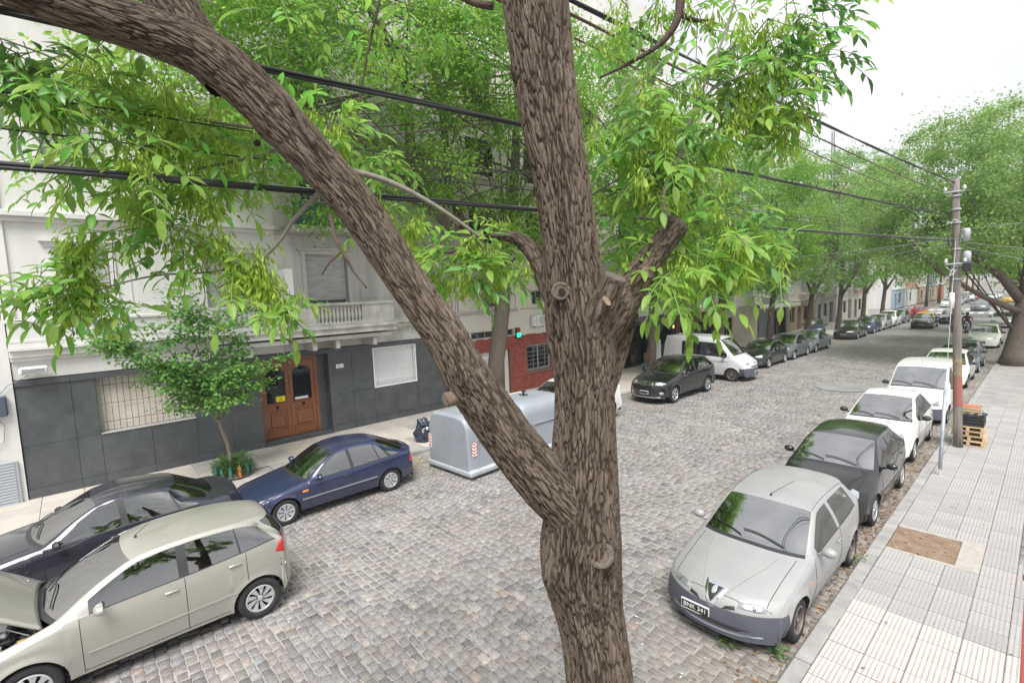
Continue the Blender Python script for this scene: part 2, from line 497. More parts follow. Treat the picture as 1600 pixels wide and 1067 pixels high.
    for u in us:
        x = hr*u
        yy = st + lag(st)*u**pw + rakef(yside)*(u**10)*np.clip(G/0.2, 0, 1)
        zz = ztop - cr_*u*u
        rows.append(np.stack([x, yy, zz], 1)); rowkind.append('top0' if u == us[0] else 'top')
    P = np.stack(rows, 1)      # ns, J, 3
    J = P.shape[1]
    Lm = P[:, :-1][:, ::-1].copy(); Lm[:, :, 0] *= -1
    A = np.concatenate([P, Lm], 1); K = A.shape[1]
    V = A.reshape(-1, 3)
    ii, jj = np.meshgrid(np.arange(ns-1), np.arange(K-1), indexing='ij')
    Q = np.stack([ii*K+jj, (ii+1)*K+jj, (ii+1)*K+jj+1, ii*K+jj+1], -1).reshape(-1, 4)
    # ring row kind of face jj: between row jj and jj+1
    half_kind = [rowkind[j+1] for j in range(J-1)]
    kinds = half_kind + half_kind[::-1]
    side = ['R']*(J-1) + ['L']*(J-1)
    bump_h = S.get('bumph', 0.50); bump_m = S.get('bump', None)
    cats = {}
    cen = V[Q].mean(1)
    fi = 0
    hood_open = S.get('hood_open', 0)
    for i in range(ns-1):
        sm = 0.5*(st[i]+st[i+1]); ym = 0.5*(yside[i]+yside[i+1]); g = 0.5*(G[i]+G[i+1])
        for j in range(K-1):
            k = kinds[j]; c = cen[fi]; cname = 'body'; sd = side[j]
            if k == 'top' and cowl < sm < wtop: cname = 'windshield'
            elif k == 'top' and rtop < sm < rbot and not S.get('norearglass'): cname = 'rear_window'
            elif k == 'top' and cowl-0.07 < sm < cowl: cname = 'cowl_grille'
            elif k == 'top' and S['hoodf'] < sm < cowl-0.07: cname = 'hood'
            elif k in ('glass',):
                for q, (a, b) in enumerate(S['wins']):
                    if a < ym < b and g > 0.13: cname = 'window%d%s' % (q, sd)
                if cname == 'body' and g > 0.13 and S.get('blackp') and S['wins'][0][0] < ym < S['wins'][-1][1]: cname = 'window_trim' + sd
            elif k == 'trim' and g > 0.13 and S['wins'][0][0] < ym < S['wins'][-1][1]: cname = 'window_trim' + sd
            elif k == 'low':
                for q, (a, b) in enumerate(S['doors']):
                    if a < ym < b and c[2] > sill+0.05: cname = 'door%d%s' % (q, sd)
            if bump_m is not None and cname == 'body' and c[2] < bump_h+0.12:
                if (k in ('top', 'top0', 'rail', 'trim', 'glass') and sm < F+0.3) or (k in ('low', 'rail', 'trim', 'glass') and ym < -Ra*0.98): cname = 'front_bumper'
                if (k in ('top', 'top0', 'rail', 'trim', 'glass') and sm > T-0.3) or (k in ('low', 'rail', 'trim', 'glass') and ym > wb+Ra*0.98): cname = 'rear_bumper'
            cats.setdefault(cname, []).append(fi); fi += 1
    root = thing(name, label, cat, loc, rz, group)
    gmat = glass or car_glass
    CM = {'windshield': S.get('screen', screen_glass), 'rear_window': gmat, 'cowl_grille': black_plastic, 'window_trim': black_plastic,
          'front_bumper': bump_m or pm, 'rear_bumper': bump_m or pm, 'body': pm, 'hood': pm}
    parts = {}
    for cn, idx in cats.items():
        q = Q[np.array(idx)]
        used, inv = np.unique(q, return_inverse=True)
        mt_ = CM.get(cn[:11] if cn.startswith('window_trim') else cn, gmat if cn.startswith('window') else pm)
        nm = cn
        if cn.startswith('window'): nm = 'window_trim' if cn.startswith('window_trim') else 'window'
        if cn.startswith('door'): nm = 'door'
        if cn == 'hood' and hood_open: continue
        parts[cn] = mesh_np(nm, V[used], inv.reshape(-1, 4), mt_, root, True)
        if cn in ('front_bumper', 'rear_bumper'):
            me0 = parts[cn].data; bm = bmesh.new(); bm.from_mesh(me0)
            bmesh.ops.bisect_plane(bm, geom=bm.verts[:]+bm.edges[:]+bm.faces[:], plane_co=(0, 0, bump_h), plane_no=(0, 0, 1))
            up_ = bm.copy()
            bmesh.ops.delete(bm, geom=[f for f in bm.faces if f.calc_center_median().z > bump_h], context='FACES'); bm.to_mesh(me0)
            bmesh.ops.delete(up_, geom=[f for f in up_.faces if f.calc_center_median().z <= bump_h], context='FACES')
            if len(up_.faces):
                mu = bpy.data.meshes.new('fender'); up_.to_mesh(mu); mu.materials.append(pm)
                link(bpy.data.objects.new('front_fascia' if cn[0] == 'f' else 'rear_fascia', mu), root)
            bm.free(); up_.free()
    if hood_open:
        q = Q[np.array(cats['hood'])]; used, inv = np.unique(q, return_inverse=True)
        hv = V[used].copy(); hinge = np.array([0, cowl-0.08+LW*0.5, Zp(cowl-0.08)])
        a = hood_open; d = hv - hinge
        y2 = d[:, 1]*math.cos(a) + d[:, 2]*math.sin(a); z2 = -d[:, 1]*math.sin(a) + d[:, 2]*math.cos(a)
        hv[:, 1] = y2 + hinge[1]; hv[:, 2] = z2 + hinge[2] + 0.03
        ho = mesh_np('hood', hv, inv.reshape(-1, 4), pm, root, True)
        md = ho.modifiers.new('s', 'SOLIDIFY'); md.thickness = 0.025
    bvh = BVHTree.FromPolygons([tuple(v) for v in V], [tuple(q) for q in Q.tolist()])
    # underside strips and wheel wells
    b = MB()
    for sx in (1, -1):
        vs = []
        for i in range(ns):
            p = P[i, 0]
            vs += [(sx*p[0], p[1], p[2]), (sx*W*0.5, p[1], p[2]+0.002)]
        fs = [(2*i, 2*i+1, 2*i+3, 2*i+2) if sx < 0 else (2*i+2, 2*i+3, 2*i+1, 2*i) for i in range(ns-1)]
        b.add(vs, fs)
    b.box((-W*0.52, F+0.25, 0.17), (W*0.52, T-0.25, 0.42))
    if not hood_open:
        b.box((-W*0.52, F+0.25, 0.42), (W*0.52, cowl-0.1, 0.6))
    b.obj('underbody', dark_void, root)
    # wheels
    tm, rm = wheel_meshes(rw, S.get('rim', 'ten'))
    for ya in (0, wb):
        for sx in (1, -1):
            wroot = inst('wheel', tm, (sx*(W-0.115), ya, rw), root, (random.random()*6, 0, (0 if sx > 0 else PI) + (steer if ya == 0 else 0)))
            # tyre mesh is the wheel, rim its sub-part
            wroot.rotation_mode = 'XYZ'
            r2 = inst('rim', rm, (0, 0, 0), wroot)
    # ---- projected details
    def hit(o, d):
        r = bvh.ray_cast(Vector(o), Vector(d).normalized())
        return r
    dirs = {'front': (lambda a, c: (a, F-1, c), (0, 1, 0)), 'rear': (lambda a, c: (a, T+1, c), (0, -1, 0)),
            'fr': (lambda a, c: (a + 0.5, F + 0.12 - 1, c + 0.25), (-0.5, 1, -0.25)), 'fl': (lambda a, c: (a - 0.5, F + 0.12 - 1, c + 0.25), (0.5, 1, -0.25)),
            'rr': (lambda a, c: (a + 0.6, T - 0.10 + 1, c), (-0.6, -1, 0)), 'rl': (lambda a, c: (a - 0.6, T - 0.10 + 1, c), (0.6, -1, 0)),
            'right': (lambda a, c: (3, a, c), (-1, 0, 0)), 'left': (lambda a, c: (-3, a, c), (1, 0, 0)), 'top': (lambda a, c: (a, c, 4), (0, 0, -1))}
    def patch(nm, mode, poly, mt_, off=0.006, parent=root, rings=4, smooth_n=40, sub=0):
        fo_, d = dirs[mode]
        p = poly if sub else [tuple(q) for q in poly]
        pts = [np.array(q, float) for q in p] 
        # resample closed outline
        cl = pts + [pts[0]]; L = [0]
        for a, c in zip(cl[:-1], cl[1:]): L.append(L[-1] + np.linalg.norm(c-a))
        tt = np.linspace(0, L[-1], smooth_n, endpoint=False)
        ox = np.interp(tt, L, [q[0] for q in cl]); oy = np.interp(tt, L, [q[1] for q in cl])
        c0 = np.array([ox.mean(), oy.mean()])
        vs = []; ok = True
        last = None
        for r in range(rings+1):
            f = 1 - r/rings if r < rings else 0
            for k in range(smooth_n if r < rings else 1):
                a = c0[0] + (ox[k]-c0[0])*f; c = c0[1] + (oy[k]-c0[1])*f
                h = hit(fo_(a, c), d); ff = f
                while h[0] is None and ff > 0.05:
                    ff *= 0.96; a = c0[0] + (ox[k]-c0[0])*ff; c = c0[1] + (oy[k]-c0[1])*ff; h = hit(fo_(a, c), d)
                if h[0] is None: return None
                nn = h[1] if h[1].dot(Vector(d)) < 0 else -h[1]
                vs.append(h[0] + nn*(off if r > 0 else -0.002) )
        fs = []; N = smooth_n
        for r in range(rings-1):
            for k in range(N):
                fs.append((r*N+k, r*N+(k+1)%N, (r+1)*N+(k+1)%N, (r+1)*N+k))
        e = rings*N
        for k in range(N): fs.append(((rings-1)*N+k, (rings-1)*N+(k+1)%N, e))
        # orientation
        v0, v1, v2 = [Vector(vs[q]) for q in fs[len(fs)//2][:3]]
        if (v1-v0).cross(v2-v1).dot(Vector(d)) > 0: fs = [f[::-1] for f in fs]
        o = MB().add(vs, fs).obj(nm, mt_, parent, True)
        return o
    def seam(mb, mode, pl, r=0.0045):
        fo_, d = dirs[mode]; pts = []
        pl = [np.array(q, float) for q in pl]
        for a, c in zip(pl[:-1], pl[1:]):
            m_ = max(2, int(np.linalg.norm(c-a)/0.05))
            for q in range(m_):
                p = a + (c-a)*q/m_; h = hit(fo_(*p), d)
                if h[0] is not None: pts.append(h[0])
        h = hit(fo_(*pl[-1]), d)
        if h[0] is not None: pts.append(h[0])
        if len(pts) > 1: mb.tube(pts, r, 4, cap=False)
    mir = lambda poly: [(-a, c) for a, c in poly]
    L = S.get('light')
    if L:
        for pl, md_ in ((L, 'fr'), (mir(L), 'fl')):
            o = patch('headlight', md_, pl, lens_clear, 0.008)
            if o and full:
                c = np.mean(np.array(pl), 0)
                patch('lamp_bowl', md_, [(c[0]+0.045*math.cos(a), c[1]+0.045*math.sin(a)) for a in np.linspace(0, 2*PI, 12, endpoint=False)], lens_dark, 0.012, o, 2, 16)
    for nm, mode, poly, mt_, off in S.get('patches', []):
        patch(nm, mode, poly, mt_, off)
        if nm in ('tail_light', 'fog_lamp', 'side_lamp', 'bumper_corner') and mode not in ('right', 'rr', 'fr'): patch(nm, mode, mir(poly), mt_, off)
        if mode == 'right': patch(nm, 'left', poly, mt_, off)
        if mode == 'rr': patch(nm, 'rl', mir(poly), mt_, off)
        if mode == 'fr': patch(nm, 'fl', mir(poly), mt_, off)
    # plate
    if S.get('plate'):
        px_, pz_, txt, seen = S['plate']
        h = hit((px_, F-1, pz_), (0, 1, 0))
        if h[0] is not None:
            yy = h[0].y
            pl = thing('tmp', '', '') if False else box('number_plate', (px_-0.20, yy-0.022, pz_-0.07), (px_+0.20, yy-0.004, pz_+0.07), plate_white, root, 0.003)
            q = box('plate_field', (px_-0.19, yy-0.0245, pz_-0.052), (px_+0.19, yy-0.0215, pz_+0.052), plate_black, pl)
            if seen: text_mesh(txt, 0.088, plate_white, pl, (px_, yy-0.026, pz_), (PI/2, 0, 0))
    if full:
        sm_ = MB()
        for a, bb in S['doors']:
            for y0 in (a, bb):
                for md_ in ('right', 'left'):
                    seam(sm_, md_, [(y0, sill+0.03), (y0, float(beltf(y0))-0.01)])
        for md_ in ('right', 'left'):
            seam(sm_, md_, [(S['doors'][0][0], sill+0.05), (S['doors'][-1][1], sill+0.05)], 0.004)
        # bonnet shut lines
        for sx in (1, -1):
            seam(sm_, 'top', [(sx*0.86*hwf(S['hoodf']+0.1)*0.93, S['hoodf']+0.16), (sx*0.86*W*0.9, cowl+0.0)])
        seam(sm_, 'top', [(-0.8*W, S['hoodf']+0.17), (-0.5*W, S['hoodf']+0.035), (0, S['hoodf']), (0.5*W, S['hoodf']+0.035), (0.8*W, S['hoodf']+0.17)])
        sm_.obj('panel_gap', dark_void, root)
        # handles
        for q, (a, bb) in enumerate(S['doors']):
            for sx, sd in ((1, 'R'), (-1, 'L')):
                hz = float(beltf(bb))-0.13; hy = bb-0.16
                h = hit((sx*3, hy, hz), (-sx, 0, 0))
                if h[0] is not None:
                    mb = MB(); rbox(mb, (h[0].x+sx*0.018, hy, hz), (0.022, 0.17, 0.028), 0, None, 0.009)
                    mb.obj('door_handle', S.get('handle', pm), parts.get('door%d%s' % (q, sd), root), True)
        if S.get('mould'):
            zm = S['mould'][0]
            for md_ in ('right', 'left'):
                mb = MB(); seam(mb, md_, [(Ra+0.02 if S['mould'][2] else S['doors'][0][0]+0.05, zm), (wb-Ra-0.03 if S['mould'][2] else S['doors'][-1][1]-0.05, zm+S['mould'][3])], S['mould'][1]); mb.obj('side_moulding', S['mould'][4], root)
    # mirrors
    for sx in (1, -1):
        my = S['wins'][0][0]+S.get('mirr_dy', 0.10); mz = float(beltf(my))+0.05
        h = hit((sx*3, my, mz-0.08), (-sx, 0, 0))
        xx = abs(h[0].x) if h[0] is not None else W
        mb = MB()
        if full:
            # rounded shell, lathe-like
            mb2 = MB().lathe([(0.001, -0.06), (0.05, -0.052), (0.075, -0.02), (0.082, 0.03), (0.078, 0.045), (0.07, 0.035), (0.001, 0.035)], 16, 0, 'y')
            mb.add([(v[0]*1.25 + sx*(xx+0.13), v[1] + my, v[2]*0.85 + mz+0.02) for v in mb2.v], mb2.f if True else 0, 0)
        else:
            rbox(mb, (sx*(xx+0.12), my, mz+0.02), (0.2, 0.09, 0.13), 0, None, 0.03)
        mb.tube([(sx*(xx-0.02), my, mz-0.04), (sx*(xx+0.1), my, mz-0.01)], 0.022, 6)
        mo = mb.obj('wing_mirror', S.get('mirror', pm), root, True)
    if full:
        # wipers
        for x0, x1 in ((0.45, -0.12), (-0.12, -0.62)):
            pts = []
            for q in range(8):
                f = q/7; x = (x0 + (x1-x0)*f)*W/0.83; sy = cowl + 0.05 + 0.10*math.sin(f*PI*0.6)
                u = abs(x)/(W*0.9); h = hit((x, sy + LW*u**pw, 3), (0, 0, -1))
                if h[0] is not None: pts.append(h[0] + Vector((0, -0.01, 0.018)))
            if len(pts) > 2: MB().tube(pts, 0.009, 5).obj('wiper', black_plastic, root)
        # interior
        it = MB(); zf = 0.42; sc = S.get('seat', seat_cloth)
        y1 = S['wins'][0][0] + 0.62
        for sx in (1, -1):
            rbox(it, (sx*0.36*W/0.83, y1, zf+0.1), (0.48, 0.5, 0.16), 0, None, 0.06)
            rbox(it, (sx*0.36*W/0.83, y1+0.30, zf+0.42), (0.47, 0.14, 0.58), 0, (-0.22, 0), 0.06)
            rbox(it, (sx*0.36*W/0.83, y1+0.38, zf+0.76), (0.24, 0.08, 0.15), 0, (-0.1, 0), 0.035)
        it.obj('front_seats', sc, root, True)
        it = MB()
        rbox(it, (0, y1+1.0, zf+0.1), (1.25*W/0.83, 0.5, 0.16), 0, None, 0.06)
        rbox(it, (0, y1+1.28, zf+0.36), (1.25*W/0.83, 0.14, 0.5), 0, (-0.3, 0), 0.06)
        it.obj('rear_seat', sc, root, True)
        it = MB()
        zd = float(beltf(cowl+0.3))-0.03
        it.box((-W*0.84, cowl+0.02+LW*0.3, zd-0.25), (W*0.84, cowl+0.55, zd-0.02), 0, 0.03)
        it.box((-W*0.86, cowl-0.05, 0.40), (W*0.86, rbot-0.1, 0.43))
        for sx in (1, -1):
            it.box((sx*W*0.86, cowl+0.1, 0.42), (sx*W*0.885, rbot-0.3, zd-0.06))
        it.obj('dashboard', black_plastic, root)
        sw = MB(); c = Vector((0.36, cowl+0.72, zd+0.02)); pts = []
        for q in range(17):
            a = 2*PI*q/16; pts.append(c + Vector((0.18*math.cos(a), 0.18*math.sin(a)*0.4, 0.18*math.sin(a)*0.9)))
        sw.tube(pts, 0.014, 6, cap=False); sw.box(c-Vector((0.17, 0.01, 0.02)), c+Vector((0.17, 0.01, 0.02)))
        sw.obj('steering_wheel', black_plastic, root)
        if S.get('antenna'):
            ax, ay, lx, ly, lz = S['antenna']
            h = hit((ax, ay, 3), (0, 0, -1))
            if h[0] is not None:
                p = h[0]; MB().tube([p, p+Vector((0, 0.0, 0.035))], [0.022, 0.010], 8).tube([p+Vector((0,0,.03)), p+Vector((lx, ly, lz))], [0.005, 0.003], 5).obj('antenna', black_plastic, root)
    root['_'] = 0; del root['_']
    return root, dict(hit=hit, patch=patch, F=F, T=T, P=P, Zp=Zp, W=W, parts=parts, V=V, seam=seam)

def spec(base, **kw):
    d = dict(base); d.update(kw); return d

HATCH = dict(fo=0.80, wb=2.50, ro=0.66, W=0.83, rw=0.29, roofw=0.715, cowl=0.28, wtop=1.02, rtop=2.72, rbot=3.02, hoodf=-0.62,
    prof=[(-0.80, .20), (-0.795, .34), (-0.775, .50), (-0.74, .64), (-0.66, .73), (-0.40, .84), (0.0, .93), (0.28, .985), (0.62, 1.21), (1.02, 1.405), (1.3, 1.45), (1.8, 1.47), (2.35, 1.44), (2.72, 1.37), (2.9, 1.17), (3.02, 0.99), (3.10, .90), (3.13, .72), (3.15, .5), (3.16, .3)],
    belt=[(-0.8, .78), (0.3, .90), (1.8, .95), (3.1, 1.0)], wins=[(0.55, 1.52), (1.60, 2.36), (2.42, 2.72)], doors=[(0.50, 1.56), (1.56, 2.40)],
    rake=[(0.55, 0.0), (1.52, -0.02), (1.60, -0.02), (2.36, -0.1), (2.42, -0.12), (2.72, -0.18), (2.95, -0.05)],
    light=[(0.38, .60), (0.72, .62), (0.79, .70), (0.70, .78), (0.40, .71)], plate=(0, .42, 'GTR 502', False), blackp=True, mirror=black_plastic)
def scale_prof(pr, k): return [(y, z) for y, z in pr]
# ------------------------------------------------------------------ ground, road, pavements
PZ = 0.09
KR, KL, FX = -2.04, -13.12, -17.55       # right kerb, left kerb, facade line
G_ = mat('earth', (0.20, 0.18, 0.155), 0.95, var=0.25, vscale=0.6, bump=0.4, bscale=20)
def sheet(name, x0, y0, x1, y1, z, m_, kind='structure', parent=None):
    o = mesh_np(name, [(x0,y0,z),(x1,y0,z),(x1,y1,z),(x0,y1,z)], [(0,1,2,3)], m_, parent)
    if parent is None: tag(o, kind=kind)
    return o
ground = sheet('ground', -900, -900, 900, 1500, -0.16, G_)
grout = mat('cobble_grout', (0.39, 0.37, 0.345), 0.95, col2=(0.29, 0.265, 0.24), vscale=1.3, bump=0.8, bscale=60)
road = sheet('road', KL, -14, KR, 52, -0.0165, grout)

# distant cobbles: too small to tell apart, pattern in the material
def far_cobble():
    M = bpy.data.materials.new('far_cobble'); M.use_nodes = True
    n = M.node_tree.nodes; l = M.node_tree.links; b = n['Principled BSDF']
    t = n.new('ShaderNodeTexCoord'); br = n.new('ShaderNodeTexBrick')
    br.inputs['Scale'].default_value = 1.0; br.inputs['Brick Width'].default_value = 0.2; br.inputs['Row Height'].default_value = 0.125
    br.inputs['Mortar Size'].default_value = 0.012; br.inputs['Color1'].default_value = (0.20, 0.195, 0.195, 1); br.inputs['Color2'].default_value = (0.30, 0.285, 0.27, 1)
    br.inputs['Mortar'].default_value = (0.22, 0.20, 0.17, 1)
    l.new(t.outputs['Object'], br.inputs['Vector'])
    nz_ = n.new('ShaderNodeTexNoise'); nz_.inputs['Scale'].default_value = 0.5; nz_.inputs['Detail'].default_value = 6; l.new(t.outputs['Object'], nz_.inputs['Vector'])
    mx_ = n.new('ShaderNodeMixRGB'); mx_.blend_type = 'OVERLAY'; mx_.inputs[0].default_value = 0.45
    l.new(br.outputs[0], mx_.inputs[1]); l.new(nz_.outputs['Fac'], mx_.inputs[2]); l.new(mx_.outputs[0], b.inputs['Base Color'])
    b.inputs['Roughness'].default_value = 0.6
    bb = n.new('ShaderNodeBump'); bb.inputs['Distance'].default_value = 0.02; bb.inputs['Strength'].default_value = 0.5
    l.new(br.outputs['Fac'], bb.inputs['Height']); bb.invert = True; l.new(bb.outputs[0], b.inputs['Normal'])
    return M
road_far = sheet('far_road', KL, 52, KR, 84.5, -0.004, far_cobble())
asphalt = mat('asphalt', (0.22, 0.22, 0.215), 0.8, var=0.15, vscale=1.0, bump=0.3, bscale=90)
cross = sheet('cross_road', -150, 84.5, 60, 97.5, -0.006, asphalt)
road_b = sheet('road_beyond', KL, 97.5, KR, 700, -0.004, asphalt)

# --- cobblestones: every stone is geometry; the 300 that show largest are objects of their own
def cobble_mat():
    M = bpy.data.materials.new('cobble_granite'); M.use_nodes = True
    n = M.node_tree.nodes; l = M.node_tree.links; b = n['Principled BSDF']
    at = n.new('ShaderNodeAttribute'); at.attribute_name = 'stone'; at.attribute_type = 'GEOMETRY'
    oi = n.new('ShaderNodeObjectInfo')
    ad = n.new('ShaderNodeMath'); ad.operation = 'ADD'; fr = n.new('ShaderNodeMath'); fr.operation = 'FRACT'
    l.new(at.outputs['Fac'], ad.inputs[0]); l.new(oi.outputs['Random'], ad.inputs[1]); l.new(ad.outputs[0], fr.inputs[0])
    r = n.new('ShaderNodeValToRGB'); e = r.color_ramp.elements; r.color_ramp.interpolation = 'LINEAR'
    cols = [(0.0, (0.146, 0.141, 0.143)), (0.14, (0.200, 0.188, 0.191)), (0.30, (0.259, 0.239, 0.234)), (0.42, (0.219, 0.221, 0.234)), (0.52, (0.307, 0.290, 0.284)),
            (0.62, (0.238, 0.211, 0.200)), (0.74, (0.190, 0.178, 0.173)), (0.84, (0.283, 0.262, 0.252)), (0.92, (0.219, 0.211, 0.217)), (0.97, (0.361, 0.332, 0.305)), (1.0, (0.283, 0.223, 0.196))]
    e[0].position, e[0].color = cols[0][0], (*cols[0][1], 1); e[1].position, e[1].color = 1.0, (*cols[-1][1], 1)
    for p, c in cols[1:-1]:
        q = e.new(p); q.color = (*c, 1)
    l.new(fr.outputs[0], r.inputs['Fac'])
    g = n.new('ShaderNodeNewGeometry')
    n1 = n.new('ShaderNodeTexNoise'); n1.inputs['Scale'].default_value = 22; n1.inputs['Detail'].default_value = 6; l.new(g.outputs['Position'], n1.inputs['Vector'])
    m1 = n.new('ShaderNodeMixRGB'); m1.blend_type = 'OVERLAY'; m1.inputs[0].default_value = 0.55
    l.new(r.outputs[0], m1.inputs[1]); l.new(n1.outputs['Fac'], m1.inputs[2])
    # dust and grime lying in patches and along the kerbs
    n2 = n.new('ShaderNodeTexNoise'); n2.inputs['Scale'].default_value = 0.55; n2.inputs['Detail'].default_value = 7; n2.inputs['Roughness'].default_value = 0.65; l.new(g.outputs['Position'], n2.inputs['Vector'])
    sx = n.new('ShaderNodeSeparateXYZ'); l.new(g.outputs['Position'], sx.inputs[0])
    kr = n.new('ShaderNodeMapRange'); kr.inputs['From Min'].default_value = KR-2.3; kr.inputs['From Max'].default_value = KR-0.2; kr.inputs['To Max'].default_value = 0.42; l.new(sx.outputs['X'], kr.inputs['Value'])
    kl = n.new('ShaderNodeMapRange'); kl.inputs['From Min'].default_value = KL+3.0; kl.inputs['From Max'].default_value = KL+0.4; kl.inputs['To Max'].default_value = 0.38; l.new(sx.outputs['X'], kl.inputs['Value'])
    a2 = n.new('ShaderNodeMath'); a2.operation = 'ADD'; l.new(kr.outputs[0], a2.inputs[0]); l.new(kl.outputs[0], a2.inputs[1])
    a3 = n.new('ShaderNodeMath'); a3.operation = 'ADD'; l.new(n2.outputs['Fac'], a3.inputs[0]); l.new(a2.outputs[0], a3.inputs[1])
    dr = n.new('ShaderNodeMapRange'); dr.inputs['From Min'].default_value = 0.45; dr.inputs['From Max'].default_value = 0.95; dr.inputs['To Max'].default_value = 0.8; l.new(a3.outputs[0], dr.inputs['Value'])
    m2 = n.new('ShaderNodeMixRGB'); m2.inputs[2].default_value = (0.25, 0.225, 0.195, 1); l.new(dr.outputs[0], m2.inputs[0]); l.new(m1.outputs[0], m2.inputs[1])
    n4 = n.new('ShaderNodeTexNoise'); n4.inputs['Scale'].default_value = 0.9; n4.inputs['Detail'].default_value = 4; l.new(g.outputs['Position'], n4.inputs['Vector'])
    v4 = n.new('ShaderNodeMapRange'); v4.inputs['From Min'].default_value = 0.3; v4.inputs['From Max'].default_value = 0.7; v4.inputs['To Min'].default_value = 0.78; v4.inputs['To Max'].default_value = 1.08; l.new(n4.outputs['Fac'], v4.inputs['Value'])
    hq = n.new('ShaderNodeHueSaturation'); hq.inputs['Saturation'].default_value = 1.05; l.new(m2.outputs[0], hq.inputs['Color']); l.new(v4.outputs[0], hq.inputs['Value'])
    l.new(hq.outputs[0], b.inputs['Base Color'])
    b.inputs['Roughness'].default_value = 0.48; b.inputs['Specular IOR Level'].default_value = 0.5
    bb = n.new('ShaderNodeBump'); bb.inputs['Strength'].default_value = 0.35; bb.inputs['Distance'].default_value = 0.01
    n3 = n.new('ShaderNodeTexNoise'); n3.inputs['Scale'].default_value = 60; n3.inputs['Detail'].default_value = 4; l.new(g.outputs['Position'], n3.inputs['Vector'])
    l.new(n3.outputs['Fac'], bb.inputs['Height']); l.new(bb.outputs[0], b.inputs['Normal'])
    return M
COB = cobble_mat()
stones = []
y = -3.2; row = 0
while y < 52:
    dy = random.uniform(0.120, 0.150); x = KL + 0.08 - random.random()*0.1
    while x < KR - 0.03:
        # stones shorter across the street near the left side, longer towards the right
        f = (x - KL)/(KR - KL)
        dx = random.uniform(0.12, 0.185) + 0.045*f
        if random.random() < 0.10: dx *= 1.3
        # wavy courses, as laid and settled
        wob = 0.035*math.sin(x*0.7 + y*0.13) + 0.018*math.sin(x*1.9 + y*0.4)
        if not ((x+6.3)**2/1.0 + (y-25.6)**2/1.0 < 1.3):
            stones.append((x + dx/2, y + dy/2 + wob, dx - random.uniform(0.012, 0.03), dy - random.uniform(0.010, 0.026)))
        x += dx
    y += dy; row += 1
S_ = np.array(stones); n = len(S_)
zz = rng.normal(0, 0.0035, n) + 0.007*np.sin(S_[:, 0]*0.9)*np.sin(S_[:, 1]*0.5); zz += 0.0
tilt = rng.normal(0, 0.022, (n, 2)); ang = rng.normal(0, 0.035, n); hue = rng.random(n)
def stone_verts(k):
    cx, cyy, w, h = S_[k]; j = rng.normal(0, 0.0065, (4, 2)); out = []
    c, s = math.cos(ang[k]), math.sin(ang[k])
    for lvl, (ins, z) in enumerate(((0.0, -0.05), (0.0, -0.012), (0.015, 0.0))):
        for q, (sx, sy) in enumerate(((-1,-1),(1,-1),(1,1),(-1,1))):
            u = sx*(w/2-ins) + j[q,0]; v = sy*(h/2-ins) + j[q,1]
            out.append((u*c - v*s, u*s + v*c, z + zz[k] + tilt[k,0]*u + tilt[k,1]*v))
    return out
SF = [(8,9,10,11)] + [(q, (q+1)%4, 4+(q+1)%4, 4+q) for q in range(4)] + [(4+q, 4+(q+1)%4, 8+(q+1)%4, 8+q) for q in range(4)]
dcam = np.hypot(S_[:, 0], S_[:, 1])
# only stones in front of the lens count as showing
fx = S_[:, 0]*Fv.x + S_[:, 1]*Fv.y; rx = S_[:, 0]*Rv.x + S_[:, 1]*Rv.y; dz = -CAMZ
w_ = fx + dz*Fv.z; u_ = 800 + 765*(rx + dz*Rv.z)/np.maximum(w_, .1); v_ = 533 - 765*(S_[:, 0]*Uv.x + S_[:, 1]*Uv.y + dz*Uv.z)/np.maximum(w_, .1)
vis = (u_ > 0) & (u_ < 1600) & (v_ < 1067) & (w_ > 0.5) & (S_[:, 0] > -7.9) & (S_[:, 0] < -3.9)
order = np.argsort(np.where(vis, dcam, 1e9))[:300]
own = set(order.tolist())
SV = np.zeros((n*12, 3), np.float32); FQ = np.zeros((n*9, 4), np.int32); sf = np.array(SF); keep = np.ones(n, bool)
stone_data = []
for k in range(n):
    v = np.array(stone_verts(k)); 
    if k in own:
        keep[k] = False
        stone_data.append((k, v)); continue
    v[:, 0] += S_[k, 0]; v[:, 1] += S_[k, 1]
    SV[k*12:(k+1)*12] = v
kk = np.nonzero(keep)[0]
SV = SV.reshape(n, 12, 3)[kk].reshape(-1, 3)
FQ = (np.arange(len(kk))[:, None, None]*12 + sf[None]).reshape(-1, 4)
cob = mesh_np('cobblestones', SV, FQ, COB, road)
a = cob.data.attributes.new('stone', 'FLOAT', 'POINT'); a.data.foreach_set('value', np.repeat(hue[kk], 12).astype(np.float32))
tag(cob, kind='stuff')
for k, v in stone_data:
    o = mesh_np('cobblestone', v, np.array(SF), COB, road); o.location = (S_[k, 0], S_[k, 1], 0)
# manhole of asphalt patch
mb = MB(); pts = [(-6.3 + 1.12*math.cos(a)*(1+0.06*math.sin(3*a)), 25.6 + 1.08*math.sin(a), 0.012) for a in np.linspace(0, 2*PI, 28, endpoint=False)]
mb.add(pts, [tuple(range(28))]); tag(mb.obj('asphalt_patch', asphalt, road))

